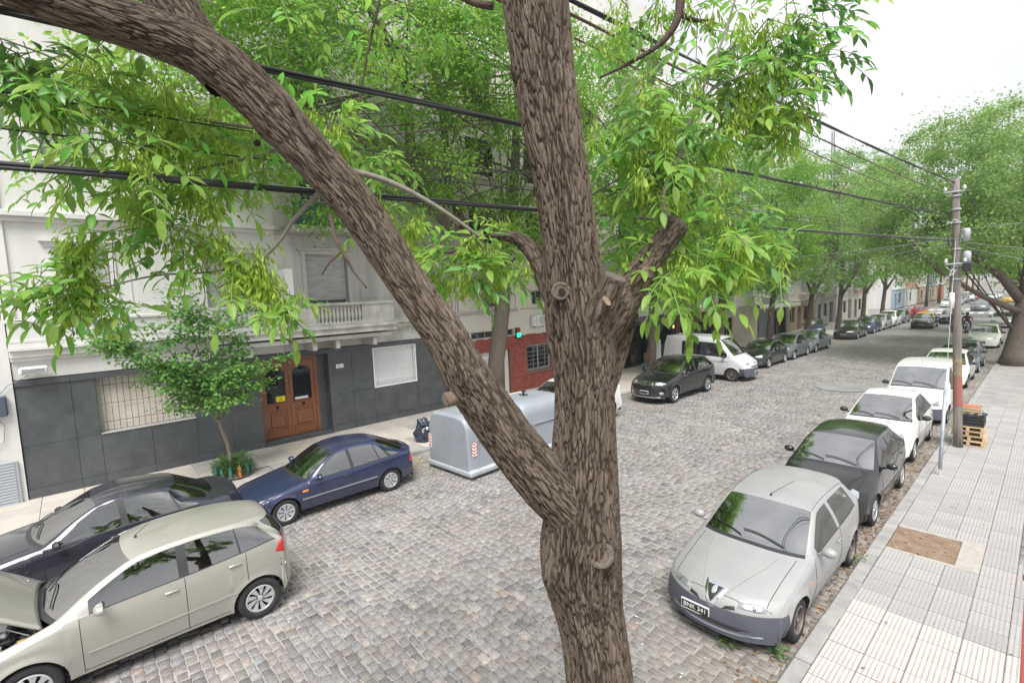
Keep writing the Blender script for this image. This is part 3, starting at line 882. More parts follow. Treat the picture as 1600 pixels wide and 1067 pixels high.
# --- kerbs and pavements
kerb_m = mat('kerb_granite', (0.30, 0.29, 0.28), 0.8, var=0.22, vscale=3, bump=0.4, bscale=45, col2=None)
def kerb(xa, xb, y0, y1, lbl):
    k = thing('kerb', None, None, (0, 0, PZ)); tag(k, kind='structure'); k.name = 'kerb'
    y = y0
    while y < y1:
        L = random.uniform(0.85, 1.25) if y < 45 else 4.0
        j = random.uniform(-.006, .006)
        box('kerb_stone', (xa+j, y+0.006, -0.14), (xb+j, min(y1, y+L)-0.006, 0.006+random.uniform(-.004, .004)), kerb_m, k, 0.015)
        y += L
kerb(KR, KR+0.19, -3, 84, 'r'); kerb(KL-0.19, KL, -4, 84, 'l')
bedm = mat('pavement_bed', (0.30, 0.28, 0.26), 0.95, var=0.2, vscale=2)
pavR = thing('pavement', None, None, (0, 0, PZ)); tag(pavR, kind='structure')
pavL = thing('pavement', None, None, (0, 0, PZ)); tag(pavL, kind='structure')
sheet('pavement_bed', KR+0.19, -3, 3.5, 84, -0.045, bedm, parent=pavR)
sheet('pavement_bed', FX-0.6, -6, KL-0.19, 84, -0.045, bedm, parent=pavL)
# ribbed tiles 40 x 40: white ones close by, grey ones from the step line on
tile_white = mat('tile_white', (0.50, 0.475, 0.455), 0.75, var=0.13, vscale=0.9, bump=0.15, bscale=60)
tile_red = mat('tile_groove', (0.34, 0.29, 0.27), 0.9, var=0.2, vscale=3)
tile_grey = [mat('tile_grey%d' % q, c, 0.8, var=0.13, vscale=1.1, bump=0.2, bscale=60) for q, c in enumerate([(0.345, 0.333, 0.328), (0.375, 0.358, 0.35), (0.32, 0.312, 0.31), (0.39, 0.368, 0.355)])]
def ribbed_tile(name, m1, m2, rows):
    b = MB(); s = 0.396; b.box((0.002, 0.002, -0.02), (s, s, 0.0), 1)
    nr = 8
    for q in range(nr):
        x0 = 0.004 + q*(s-0.006)/nr
        for r in range(rows):
            y0 = 0.004 + r*(s-0.006)/rows; y1 = y0 + (s-0.006)/rows - (0.007 if rows > 1 else 0.004)
            v = [(x0+0.004, y0, -.001), (x0+0.042, y0, -.001), (x0+0.042, y1, -.001), (x0+0.004, y1, -.001), (x0+0.008, y0+.003, .0045), (x0+0.038, y0+.003, .0045), (x0+0.038, y1-.003, .0045), (x0+0.008, y1-.003, .0045)]
            b.add(v, [(4,5,6,7),(0,1,5,4),(1,2,6,5),(2,3,7,6),(3,0,4,7)], 0)
    me = bpy.data.meshes.new(name); me.from_pydata(b.v, [], b.f); me.materials.append(m1); me.materials.append(m2)
    me.polygons.foreach_set('material_index', np.array(b.m, dtype=np.int32)); me.update(); return me
tw_near = ribbed_tile('ribbed_tile', tile_white, tile_red, 8)
tg = [ribbed_tile('ribbed_tile', m_, mat('groove_grey', (0.285, 0.27, 0.262), 0.9, var=0.15), 4) for m_ in tile_grey]
tiles = []
def in_pit(x, y): return (KR-0.1 < x+0.2 < -0.80 and 10.15 < y+0.2 < 11.35) or (KR-0.1 < x+0.2 < -0.2 and 34.6 < y+0.2 < 37.9) or (-1.95 < x+0.2 < -0.85 and 1.0 < y+0.2 < 2.4)
for yi in range(0, 64):
    for xi in range(0, 12):
        x = KR+0.20 + 0.4*xi; y = -1.4 + 0.4*yi - 0.0
        if in_pit(x, y) or x > 3: continue
        white = y < 8.0 + 0.0*x
        tiles.append((x, y, white))
vis_t = [t for t in tiles]
def scr(x, y, z=0):
    d = Vector((x, y, z-CAMZ)); w = d.dot(Fv)
    if w < 0.3: return None
    return 800+765*d.dot(Rv)/w, 533.5-765*d.dot(Uv)/w, w
rank = sorted(range(len(tiles)), key=lambda q: (0 if (scr(tiles[q][0]+.2, tiles[q][1]+.2) and 0 < scr(tiles[q][0]+.2, tiles[q][1]+.2)[0] < 1620 and scr(tiles[q][0]+.2, tiles[q][1]+.2)[1] < 1090) else 1, tiles[q][1]))
ownt = set(rank[:295]); rest = MB()
for q, (x, y, wht) in enumerate(tiles):
    dz_ = random.uniform(-.0025, .0025); me = tw_near if wht else tg[random.choice([0, 0, 1, 1, 2, 3])]
    if q in ownt:
        o = inst('ribbed_tile', me, (x, y, dz_), pavR, (random.uniform(-.004, .004), random.uniform(-.004, .004), 0))
        if not wht: pass
    else:
        pass
# the tiles past the limit in one piece, cheap
rest_v = []; rest_f = []; rest_m = []
for q, (x, y, wht) in enumerate(tiles):
    if q in ownt: continue
    b = len(rest_v); z = random.uniform(-.003, .003)+.002; 
    rest_v += [(x+.003, y+.003, z), (x+.397, y+.003, z), (x+.397, y+.397, z), (x+.003, y+.397, z), (x+.003, y+.003, -.02), (x+.397, y+.003, -.02), (x+.397, y+.397, -.02), (x+.003, y+.397, -.02)]
    rest_f += [(b, b+1, b+2, b+3), (b+4, b+5, b+1, b), (b+5, b+6, b+2, b+1), (b+6, b+7, b+3, b+2), (b+7, b+4, b, b+3)]; rest_m += [random.choice([0, 1, 2, 3])]*5
for yi in range(0, 148):
    for xi in range(0, 9):
        x = KR+0.20 + 0.4*xi; y = 24.2 + 0.4*yi
        if in_pit(x, y) or y > 83.5: continue
        if y < 46:
            ci = random.choice([0, 1, 2, 3]); z = random.uniform(-.003, .003)
            for r8 in range(8):
                b = len(rest_v); xa = x+.004+r8*.049
                rest_v += [(xa, y+.004, z), (xa+.036, y+.004, z), (xa+.036, y+.394, z), (xa, y+.394, z)]; rest_f.append((b, b+1, b+2, b+3)); rest_m.append(ci)
            continue
        b = len(rest_v); z = random.uniform(-.003, .003)+.002
        rest_v += [(x+.003, y+.003, z), (x+.397, y+.003, z), (x+.397, y+.397, z), (x+.003, y+.397, z), (x+.003, y+.003, -.02), (x+.397, y+.003, -.02), (x+.397, y+.397, -.02), (x+.003, y+.397, -.02)]
        rest_f += [(b, b+1, b+2, b+3), (b+4, b+5, b+1, b), (b+5, b+6, b+2, b+1), (b+6, b+7, b+3, b+2), (b+7, b+4, b, b+3)]; rest_m += [random.choice([0, 1, 2, 3])]*5
def rib_wrap(m_):
    n = m_.node_tree.nodes; return m_
o = mesh_np('ribbed_tiles', rest_v, np.array(rest_f), tile_grey, pavR, mi=rest_m); tag(o, kind='stuff')
# earth tree pit without a tree, with its raised mortar rim
soil = mat('soil', (0.16, 0.105, 0.065), 0.95, col2=(0.27, 0.195, 0.14), vscale=4, bump=1.0, bscale=25)
pit = thing('tree_pit', 'empty rectangular tree pit of bare brown soil in the right pavement beside the kerb', 'tree pit', (-1.5, 10.7, PZ))
nn = 26; vs = []; fs = []
for i in range(nn):
    for j in range(nn):
        x = -1.84 + 0.90*i/(nn-1); y = 10.23 + 1.12*j/(nn-1)
        z = -0.012 + 0.02*noise.noise(Vector((x*5, y*5, 1))) + 0.010*noise.noise(Vector((x*17, y*17, 4)))
        vs.append((x+1.5, y-10.7, z))
for i in range(nn-1):
    for j in range(nn-1): fs.append((i*nn+j, (i+1)*nn+j, (i+1)*nn+j+1, i*nn+j+1))
MB().add(vs, fs).obj('soil', soil, pit, True)
rimm = mat('mortar_rim', (0.37, 0.34, 0.31), 0.9, var=0.12, vscale=6, bump=0.3, bscale=50)
for a, b in (((-1.84, 10.20), (-0.645, 10.27)), ((-1.84, 11.31), (-0.645, 11.395)), ((-0.94, 10.272), (-0.645, 11.308))):
    box('rim', (a[0]+1.5, a[1]-10.7, -0.05), (b[0]+1.5, b[1]-10.7, 0.006), rimm, pit, 0.006)
mb = MB()
for q in range(14):
    x, y, s = random.uniform(-1.8, -1.0), random.uniform(10.2, 11.25), random.uniform(.008, .022)
    mb.box((x+1.5-s, y-10.7-s, -.02), (x+1.5+s, y-10.7+s, -.0+s), 0, s*.3)
tag(mb.obj('pebbles', mat('pebble', (0.30, 0.23, 0.17), 0.9, island=0.3), pit), kind='stuff')

# left pavement: large worn slabs
slabm = [mat('slab%d' % q, c, 0.8, var=0.10, vscale=1.7, bump=0.25, bscale=40) for q, c in enumerate([(0.46, 0.42, 0.375), (0.42, 0.39, 0.355), (0.50, 0.455, 0.40), (0.33, 0.31, 0.295)])]
cnt = 0; rv = []; rf = []; rm_ = []
slab_me = [None]*4
for q in range(4):
    b = MB().box((0.004, 0.004, -0.03), (0.722, 0.816, 0.0), 0, 0.006); me = bpy.data.meshes.new('paving_slab'); me.from_pydata(b.v, [], b.f); me.materials.append(slabm[q]); me.update(); slab_me[q] = me
for yi in range(0, 105):
    for xi in range(0, 6):
        x = KL-0.19 - 0.726*(xi+1); y = -2.6 + 0.82*yi
        if (-15.85 < x+.36 < -15.05 and 2.5 < y+.4 < 3.6): continue
        cnt += 1
        q = random.choice([0, 0, 1, 1, 2, 2, 3])
        if y < 32: inst('paving_slab', slab_me[q], (x, y, random.uniform(-.003, .004)), pavL, (random.uniform(-.004, .004), random.uniform(-.004, .004), 0))
        else:
            b = len(rv); z = random.uniform(-.003, .003)
            rv += [(x+.003, y+.003, z), (x+.722, y+.003, z), (x+.722, y+.815, z), (x+.003, y+.815, z)]; rf.append((b, b+1, b+2, b+3)); rm_.append(q)
o = mesh_np('paving_slabs', rv, np.array(rf), slabm, pavL, mi=rm_); tag(o, kind='stuff')

# painted crossing stripes at the side street
wp = mat('road_paint', (0.72, 0.72, 0.70), 0.7, var=0.15, vscale=3)
stripes = thing('pedestrian_crossing', None, None); tag(stripes, kind='structure')
for q in range(11):
    x = KL + 0.5 + q*1.0
    sheet('painted_stripe', x, 85.2, x+0.5, 88.0, 0.0, wp, parent=stripes)
for q in range(11):
    x = KL + 0.5 + q*1.0
    sheet('painted_stripe', x, 94.2, x+0.5, 96.8, 0.0, wp, parent=stripes)

haze_m = bpy.data.materials.new('haze'); haze_m.use_nodes = True
hn = haze_m.node_tree.nodes; hn.clear(); ho_ = hn.new('ShaderNodeOutputMaterial'); hv = hn.new('ShaderNodeVolumePrincipled')
hv.inputs['Color'].default_value = (.92, .94, .97, 1); hv.inputs['Density'].default_value = 0.0008; hv.inputs['Anisotropy'].default_value = 0.2
haze_m.node_tree.links.new(hv.outputs[0], ho_.inputs['Volume'])
hz = box('haze', (-905, -905, -1.2), (905, 1505, 26.5), haze_m); tag(hz, kind='stuff')
# ------------------------------------------------------------------ facades on the left (wall plane x = FX, street side is +x)
white_stucco = mat('white_stucco', (0.66, 0.65, 0.63), 0.9, col2=(0.56, 0.55, 0.53), vscale=1.1, stretch=(1, 1, .25), detail=9, bump=0.25, bscale=25)
grey_stucco = mat('grey_stucco', (0.36, 0.35, 0.33), 0.9, col2=(0.58, 0.57, 0.545), vscale=1.3, bump=0.35, bscale=20, stretch=(1, 1, 0.22), detail=9)
ledge_stain = mat('ledge_stain', (0.30, 0.295, 0.25), 0.95, col2=(0.58, 0.56, 0.52), vscale=2.2, bump=0.4, bscale=25, stretch=(1, 1, 0.6), detail=8)
granite = mat('dark_granite', (0.055, 0.060, 0.066), 0.42, col2=(0.088, 0.094, 0.102), vscale=2.6, bump=0.08, bscale=50, detail=9)
wood = mat('door_wood', (0.15, 0.05, 0.02), 0.4, col2=(0.26, 0.09, 0.036), vscale=3, stretch=(9, 9, 0.8), coat=0.3, detail=6)
shutter_grey = mat('shutter_slats', (0.44, 0.44, 0.43), 0.7, var=0.2, vscale=2, stretch=(1, 1, 5))
blind_cream = mat('blind_cream', (0.66, 0.62, 0.55), 0.8, var=0.06)
blind_white = mat('blind_white', (0.72, 0.73, 0.75), 0.7)
iron_brown = mat('iron_brown', (0.16, 0.10, 0.08), 0.6)
iron_grey = mat('iron_grey', (0.25, 0.26, 0.28), 0.6)
white_paint = mat('white_paint', (0.75, 0.75, 0.74), 0.6, var=0.04)
dark_glass = glass_mat('dark_glass', (0.08, 0.09, 0.10), 1.6, (0.015, 0.017, 0.02), 0.75)
brass = mat('brass', (0.5, 0.38, 0.15), 0.35, 1.0)

def wall_with_holes(name, y0, y1, z0, z1, holes, m_, parent, x=FX, depth=0.30):
    """front wall as boxes between the openings: butt-jointed, reveals come from the depth"""
    ys = sorted({y0, y1, *[h[0] for h in holes], *[h[1] for h in holes]}); b = MB()
    for a, c in zip(ys[:-1], ys[1:]):
        cuts = sorted([(h[2], h[3]) for h in holes if h[0] <= a+1e-6 and h[1] >= c-1e-6]); z = z0
        for p, q in cuts:
            if p > z+1e-4: b.box((x-depth, a, z), (x, c, p))
            z = max(z, q)
        if z < z1-1e-4: b.box((x-depth, a, z), (x, c, z1))
    return b.obj(name, m_, parent)

def slat_shutter(parent, y0, y1, z0, z1, x, m_, pitch=0.055, name='roller_shutter'):
    b = MB(); z = z0
    while z < z1-0.01:
        b.add([(x, y0, z), (x, y1, z), (x+0.012, y1, z+pitch*0.35), (x+0.012, y0, z+pitch*0.35), (x+0.010, y1, z+pitch*0.8), (x+0.010, y0, z+pitch*0.8), (x-.004, y1, z+pitch*0.98), (x-.004, y0, z+pitch*0.98)],
              [(0,1,2,3), (3,2,4,5), (5,4,6,7)])
        z += pitch
    o = b.obj(name, m_, parent); tag(o, kind='stuff'); return o

def grille(parent, y0, y1, z0, z1, x, nbar, nh, m_, r=0.008):
    for q in range(nbar):
        y = y0 + (y1-y0)*(q+0.5)/nbar
        MB().tube([(x, y, z0), (x, y, z1)], r, 5).obj('grille_bar', m_, parent)
    for q in range(nh):
        z = z0 + (z1-z0)*(q+0.5)/nh if nh > 1 else (z0+z1)/2
        MB().tube([(x-.006, y0, z), (x-.006, y1, z)], r*0.9, 5).obj('grille_rail', m_, parent)

def window(parent, y0, y1, z0, z1, x, m_frame, m_glass, fr=0.06, mull=1, trans=0):
    w = thing('t', None, None); bpy.data.objects.remove(w)
    b = MB()
    b.box((x, y0, z0), (x+.05, y0+fr, z1)); b.box((x, y1-fr, z0), (x+.05, y1, z1)); b.box((x, y0+fr, z0), (x+.05, y1-fr, z0+fr)); b.box((x, y0+fr, z1-fr), (x+.05, y1-fr, z1))
    for q in range(mull):
        yc = y0 + (y1-y0)*(q+1)/(mull+1); b.box((x, yc-fr*.4, z0+fr), (x+.045, yc+fr*.4, z1-fr))
    o = b.obj('window_frame', m_frame, parent)
    box('window_pane', (x+.010, y0+fr*.8, z0+fr*.8), (x+.016, y1-fr*.8, z1-fr*.8), m_glass, o)
    return o

# ===== building with the granite base, wooden door and balcony
B1 = thing('apartment_building', 'pale stucco apartment building with dark granite base, wooden double door and stone balcony', 'building', (0, 0, 0))
Y0, Y1 = -1.2, 12.3
holes1 = [(0.35, 2.6, 1.48, 3.06), (4.47, 6.78, 0.0, 3.0), (8.5, 10.42, 1.45, 3.02)]
wall_with_holes('wall', Y0, Y1, 0.0, 3.2, holes1, granite, B1, FX-0.03)
# granite panels proud of the wall with fine joints
def panels(y0, y1, z0, z1):
    # skip openings
    for h in holes1:
        if not (y1 <= h[0]+.01 or y0 >= h[1]-.01 or z1 <= h[2]+.01 or z0 >= h[3]-.01): return False
    box('granite_panel', (FX-0.03, y0+.003, z0+.003), (FX+0.0+random.uniform(-.002, .002), y1-.003, z1-.003), granite, B1, 0.003); return True
rowsz = [(0.0, 0.32), (0.32, 1.46), (1.46, 3.02), (3.02, 3.17)]
ycuts = [-1.2, -0.15, 0.35, 1.48, 2.6, 3.55, 4.47, 6.78, 7.65, 8.5, 9.46, 10.42, 11.35, 12.3]
for r, (a, c) in enumerate(rowsz):
    for p, q in zip(ycuts[:-1], ycuts[1:]):
        dz_ = 0.02 if r in (0, 3) else 0
        hit_ = any(not (q <= h[0]+.01 or p >= h[1]-.01 or c <= h[2]+.05 or a >= h[3]-.01) for h in holes1)
        if r == 3 or not hit_:
            box('granite_panel', (FX-0.03, p+.003, a+.003), (FX+0.004+(0.03 if r == 0 else 0.045 if r == 3 else 0)+random.uniform(-.002, .002), q-.003, c-.003), granite, B1, 0.004)
# opening linings
# window 1 with cream blind behind thin brown grid
box('window_lining', (FX-0.34, 0.352, 1.482), (FX-0.33, 2.598, 3.058), blind_cream, B1)
wf = box('window_frame', (FX-0.33, 0.36, 1.49), (FX-0.27, 0.44, 3.05), mat('frame_cream', (0.55, 0.52, 0.46), 0.6), B1)
slat_shutter(B1, 0.44, 2.59, 1.50, 3.05, FX-0.26, blind_cream, 0.05, 'window_blind')
box('window_sill', (FX-0.30, 0.352, 1.46), (FX+0.03, 2.598, 1.492), mat('sill_grey', (0.34, 0.34, 0.33), 0.7), B1, 0.004)
grille(B1, 0.44, 2.58, 1.50, 3.05, FX-0.16, 15, 3, iron_brown, 0.008)
# window 2 with flush white bars and white blind
box('window_blind', (FX-0.20, 8.502, 1.452), (FX-0.16, 10.418, 3.018), blind_white, B1)
fr = MB(); fr.box((FX-.05, 8.51, 1.46), (FX, 8.56, 3.01)); fr.box((FX-.05, 10.36, 1.46), (FX, 10.41, 3.01)); fr.box((FX-.05, 8.56, 1.46), (FX, 10.36, 1.51)); fr.box((FX-.05, 8.56, 2.96), (FX, 10.36, 3.01))
fr.obj('window_frame', white_paint, B1)
grille(B1, 8.56, 10.36, 1.5, 2.97, FX-0.02, 18, 3, white_paint, 0.014)
# the door: deep reveal, step, two leaves
box('door_step', (FX-0.40, 4.472, 0.0), (FX-0.03, 6.778, 0.20), granite, B1, 0.01)
box('doorstep_lower', (FX-0.03, 4.472, 0.0), (FX+0.10, 6.778, 0.12), granite, B1, 0.01)
box('reveal_back', (FX-0.60, 4.472, 0.0), (FX-0.52, 6.778, 3.0), dark_void, B1)
door_x = FX-0.36
DR = mat('door_wood_dark', (0.11, 0.03, 0.013), 0.45, var=0.2, stretch=(9, 9, .8), coat=.2)
df_ = MB()
df_.box((door_x-.08, 4.48, 0.2), (door_x+.02, 4.60, 2.98)); df_.box((door_x-.08, 6.36, 0.2), (door_x+.02, 6.48, 2.98)); df_.box((door_x-.08, 4.60, 2.86), (door_x+.02, 6.36, 2.98))
df_.obj('door_frame', wood, B1)
box('side_panel', (door_x-.08, 6.482, 0.2), (door_x-.01, 6.776, 2.98), granite, B1)
for k, (a, c) in enumerate(((4.605, 5.475), (5.485, 6.355))):
    dl = MB(); X = door_x; 
    dl.box((X-.05, a, .21), (X, a+.12, 2.85)); dl.box((X-.05, c-.12, .21), (X, c, 2.85))
    dl.box((X-.05, a+.12, .21), (X, c-.12, .50)); dl.box((X-.05, a+.12, 1.16), (X, c-.12, 1.42)); dl.box((X-.05, a+.12, 2.66), (X, c-.12, 2.85))
    # arched head to the pane
    nq = 8
    for q in range(nq):
        ya = a+.12 + (c-a-.24)*q/nq; yb = a+.12 + (c-a-.24)*(q+1)/nq; f = (q+.5)/nq
        h_ = 0.13*(1-math.sin(PI*f)**1.5)
        dl.box((X-.05, ya, 2.66-h_), (X-.002, yb, 2.66))
    leaf = dl.obj('door_leaf', wood, B1)
    # raised and fielded lower panel, moulding
    box('door_panel', (X-.04, a+.12, .50), (X-.025, c-.12, 1.16), wood, leaf)
    box('panel_field', (X-.025, a+.20, .58), (X+.006, c-.20, 1.08), wood, leaf, 0.02)
    box('kick_rail', (X, a+.06, .24), (X+.016, c-.06, .50), wood, leaf, 0.012)
    box('panel_moulding', (X, a+.08, .50), (X+.03, c-.08, .56), wood, leaf, 0.012)
    box('lock_rail', (X, a+.07, 1.20), (X+.012, c-.07, 1.38), wood, leaf, 0.008)
    box('glass_moulding', (X, a+.08, 1.40), (X+.03, c-.08, 1.45), wood, leaf, 0.01)
    MB().lathe([(0.05, 0), (0.055, .01), (0.03, .03), (0.001, .04)], 14, 0, 'x', (X+.012, (a+c)/2, 1.29)).obj('door_knob', mat('iron_black', (.015,.015,.015), .4, .5), leaf, True)
    box('door_glass', (X-.035, a+.12, 1.42), (X-.028, c-.12, 2.66), dark_glass, leaf)
    if k == 0:
        box('letter_slot', (X+.006, a+.27, .98), (X+.012, c-.27, 1.02), DR, leaf)
        yl = box('yellow_notice', (X-.027, a+.42, 1.47), (X-.022, a+.72, 1.66), mat('notice_yellow', (.75, .62, .02), .5), leaf)
        text_mesh('Z', 0.14, plate_black, leaf, (X-.020, a+.57, 1.56), (PI/2, 0, PI/2))
    else:
        box('paper_notice', (X-.027, a+.17, 1.46), (X-.022, a+.62, 1.54), white_paint, leaf)
        mb = MB(); mb.tube([(X+.01, a+.05, 1.02), (X+.05, a+.05, 1.06), (X+.05, a+.05, 1.34), (X+.01, a+.05, 1.38)], 0.013, 6); mb.obj('pull_handle', chrome, leaf)
npl = box('house_number', (FX+0.004, 7.05, 2.42), (FX+0.012, 7.33, 2.56), white_paint, B1)
text_mesh('43 1', 0.095, plate_black, npl, (FX+0.014, 7.19, 2.49), (PI/2, 0, PI/2))
lamp = MB(); lamp.tube([(FX+.05, 5.55, 3.18), (FX+.35, 5.55, 3.22)], .014, 5).box((FX+.30, 5.50, 2.92), (FX+.37, 5.60, 3.2), 0, .02); lamp.obj('door_lamp', white_paint, B1)

# upper wall (white painted part to the left, bare grey to the right)
def upper(y0, y1, m_, wins, nm='upper_wall'):
    hs = []
    for f in range(5):
        for (a, c, lo_, hi) in wins: hs.append((a, c, lo_+f*3.75, hi+f*3.75))
    hs = [h for h in hs if h[3] < 21]
    wall_with_holes(nm, y0, y1, 3.2, 21.0, hs, m_, B1, FX)
    return hs
winsL = [(-0.15, 0.95, 5.08, 6.55), (3.2, 4.75, 4.55, 6.52)]
winsR = [(6.25, 7.75, 4.62, 6.52), (10.15, 11.25, 4.95, 6.50)]
frame_stone = {0: white_stucco, 1: grey_stucco}
for side_, (y0, y1, m_, wins) in enumerate(((Y0, 5.3, white_stucco, winsL), (5.3, Y1, grey_stucco, winsR))):
    hs = upper(y0, y1, m_, wins)
    for (a, c, lo_, hi) in hs:
        fr = MB(); w_t = 0.13
        fr.box((FX, a-w_t, lo_-.0), (FX+.05, a-.002, hi)); fr.box((FX, c+.002, lo_), (FX+.05, c+w_t, hi)); fr.box((FX, a-w_t-.04, hi+.002), (FX+.07, c+w_t+.04, hi+.14))
        fr.box((FX, a-w_t-.14, hi+.14), (FX+.17, c+w_t+.14, hi+.21)); fr.box((FX, a-w_t-.08, lo_-.10), (FX+.12, c+w_t+.08, lo_-.002))
        so = fr.obj('window_surround', m_, B1)
        k = random.random(); zsh = lo_ + (0.30 if hi < 7 and a > 6 and a < 7 else random.choice([0.0, 0.25, 0.9]))
        if hi < 7 and a > 10: zsh = lo_+.4
        slat_shutter(B1, a+.03, c-.03, zsh, hi-.01, FX-.14, shutter_grey, 0.06)
        window(B1, a+.01, c-.01, lo_+.01, hi-.01, FX-.24, white_paint if side_ == 0 else shutter_grey, dark_glass, .06, 1)
        box('curtain', (FX-.36, a+.02, lo_), (FX-.33, c-.02, hi), mat('curtain', (0.5, 0.5, 0.49), .9, var=.2, vscale=3, stretch=(1, 9, .3)), B1)
# mouldings and cornices along the front
for y0, y1, m_ in ((Y0, 5.28, white_stucco), (5.28, Y1, ledge_stain)):
    for (z0, z1, d) in ((3.66, 3.76, .10), (3.76, 3.93, .20), (3.93, 4.03, .30), (4.03, 4.12, .24), (7.16, 7.28, .10), (7.28, 7.42, .22), (10.9, 11.12, .2), (14.6, 14.85, .2), (18.4, 18.65, .25), (20.8, 21.15, .5)):
        box('cornice', (FX+.0005, y0, z0), (FX+d, y1, z1), m_, B1, 0.012)
# recessed panels with their frames
for (a, c, z0, z1, m_) in ((1.35, 2.75, 4.95, 6.9, white_stucco), (5.5, 5.95, 4.9, 6.9, grey_stucco), (8.2, 9.9, 4.95, 6.9, grey_stucco), (11.45, 12.15, 4.95, 6.9, grey_stucco)):
    p = MB(); t_ = .035
    p.box((FX, a, z0), (FX+.022, a+t_, z1)); p.box((FX, c-t_, z0), (FX+.022, c, z1)); p.box((FX, a+t_, z0), (FX+.022, c-t_, z0+t_)); p.box((FX, a+t_, z1-t_), (FX+.022, c-t_, z1)); p.obj('panel_moulding', m_, B1)
# vertical pilaster strips
for y, m_ in ((-1.18, white_stucco), (12.1, grey_stucco)):
    box('pilaster', (FX, y, 4.13), (FX+.06, y+.16, 20.8), m_, B1)

# balustrade: false balcony to the left, real balcony in the middle
def baluster_mesh(h):
    b = MB().lathe([(0.045, 0), (0.045, .03), (0.028, .05), (0.034, .09), (0.062, h*.42), (0.058, h*.52), (0.030, h*.80), (0.027, h*.86), (0.045, h*.93), (0.045, h)], 10)
    me = bpy.data.meshes.new('baluster'); me.from_pydata(b.v, [], b.f); me.polygons.foreach_set('use_smooth', [True]*len(b.f)); return me
bal_me = {}
def balustrade(parent, y0, y1, x, z0, z1, groups, m_, depth=.16, ends=True):
    box('plinth', (x-depth, y0, z0), (x, y1, z0+.09), m_, parent, .01)
    box('handrail', (x-depth-.03, y0-.03, z1-.10), (x+.04, y1+.03, z1), m_, parent, .02)
    solid = y0
    for (a, c, n_) in groups:
        if a > solid+.02: box('parapet_panel', (x-depth+.02, solid, z0+.09), (x-.02, a, z1-.10), m_, parent, .006)
        h = z1-z0-.19; key = (round(h, 3), m_.name)
        if key not in bal_me:
            me = baluster_mesh(h); me.materials.append(m_); bal_me[key] = me
        for q in range(n_): inst('baluster', bal_me[key], (x-depth/2, a+(c-a)*(q+.5)/n_, z0+.09), parent)
        solid = c
    if y1 > solid+.02: box('parapet_panel', (x-depth+.02, solid, z0+.09), (x-.02, y1, z1-.10), m_, parent, .006)
balustrade(B1, Y0+.02, 3.0, FX+.24, 4.125, 4.72, [(0.02, 1.0, 6)], white_stucco)
XB = -16.6
for (y0, y1, m_) in ((3.1, 5.29, white_stucco), (5.29, 9.05, ledge_stain)):
    box('balcony_slab', (FX+.302, y0, 3.72), (XB+.10, y1, 3.90), m_, B1, .01)
    box('balcony_edge', (FX+.302, y0, 3.90), (XB+.18, y1, 4.03), m_, B1, .02)
    box('balcony_soffit', (FX+.002, y0+.1, 3.52), (XB-.05, y1-.1, 3.655), grey_stucco if y0 > 5 else white_stucco, B1, .01)
balustrade(B1, 3.12, 5.2, XB+.05, 4.035, 4.80, [(3.6, 4.6, 7)], white_stucco)
balustrade(B1, 5.48, 9.0, XB+.05, 4.035, 4.80, [(6.15, 7.75, 12)], ledge_stain)
for yy in (3.12, 8.86): box('parapet_return', (FX+.302, yy, 4.035), (XB-.115, yy+.14, 4.80), ledge_stain if yy > 5 else white_stucco, B1, .01)
box('divider_pier', (FX+.25, 5.215, 4.035), (XB+.06, 5.465, 5.95), white_paint, B1, .008)
for yy in (6.0, 6.8, 8.2, 4.0): box('corbel', (FX+.002, yy, 3.20), (XB-.15, yy+.16, 3.515), grey_stucco if yy > 5 else white_stucco, B1, .03)
# third-floor balcony with a green net
box('balcony_slab', (FX+.225, 5.6, 7.20), (XB+.1, 8.4, 7.36), ledge_stain, B1, .02)
net = mat('green_net', (0.03, 0.16, 0.13), .8, var=.3, vscale=9)
rl = MB()
for q in range(28): rl.tube([(XB, 5.65+q*.1, 7.36), (XB, 5.65+q*.1, 8.3)], .008, 4)
rl.tube([(XB, 5.62, 8.3), (XB, 8.38, 8.3)], .02, 5); o = rl.obj('balcony_railing', iron_grey, B1); tag(o, kind='stuff')
box('balcony_net', (XB-.03, 5.65, 7.40), (XB-.02, 8.36, 8.15), net, B1)
# depth of the building and its top
box('building_body', (FX-9, Y0, 0), (FX-.62, Y1, 21.0), white_stucco, B1)
# air conditioner by the corner
def ac_unit(y, z, lab, x=FX):
    t = thing('air_conditioner', lab, 'air conditioner', (x+.02, y, z))
    box('casing', (.02, 0, 0), (.32, .80, .55), white_paint, t, .02)
    MB().lathe([(0.21, 0), (0.22, .012), (0.19, .016), (0.19, .004), (0.001, .004)], 24, 0, 'x', (.322, .52, .275)).obj('fan_guard', mat('guard', (.45,.45,.45), .5), t)
    g = MB()
    for q in range(9): g.box((.321, .04, .06+q*.05), (.326, .24, .085+q*.05))
    tag(g.obj('vent_grille', mat('guard', (.45,.45,.45), .5), t), kind='stuff')
    for q in (.1, .66): box('bracket', (-.015, q, -.05), (.30, q+.03, -.002), iron_grey, t)
ac_unit(11.4, 3.45, 'white air conditioner on the grey stucco corner above the dark granite')
ac_unit(17.0, 3.22, 'white air conditioner on the pale wall above the red brick window')
# floodlight with cable at the left end
t = thing('wall_lamp', 'white floodlight fixed under the ledge at the left end of the granite facade', 'wall lamp', (FX, -0.75, 3.42))
box('lamp_housing', (.12, -.32, -.08), (.42, .22, .10), white_paint, t, .04); MB().tube([(0.0, -.05, 0), (.15, -.05, 0)], .03, 6).obj('lamp_bracket', iron_grey, t)
box('lamp_lens', (.421, -.26, -.06), (.428, .16, .06), lens_clear, t)

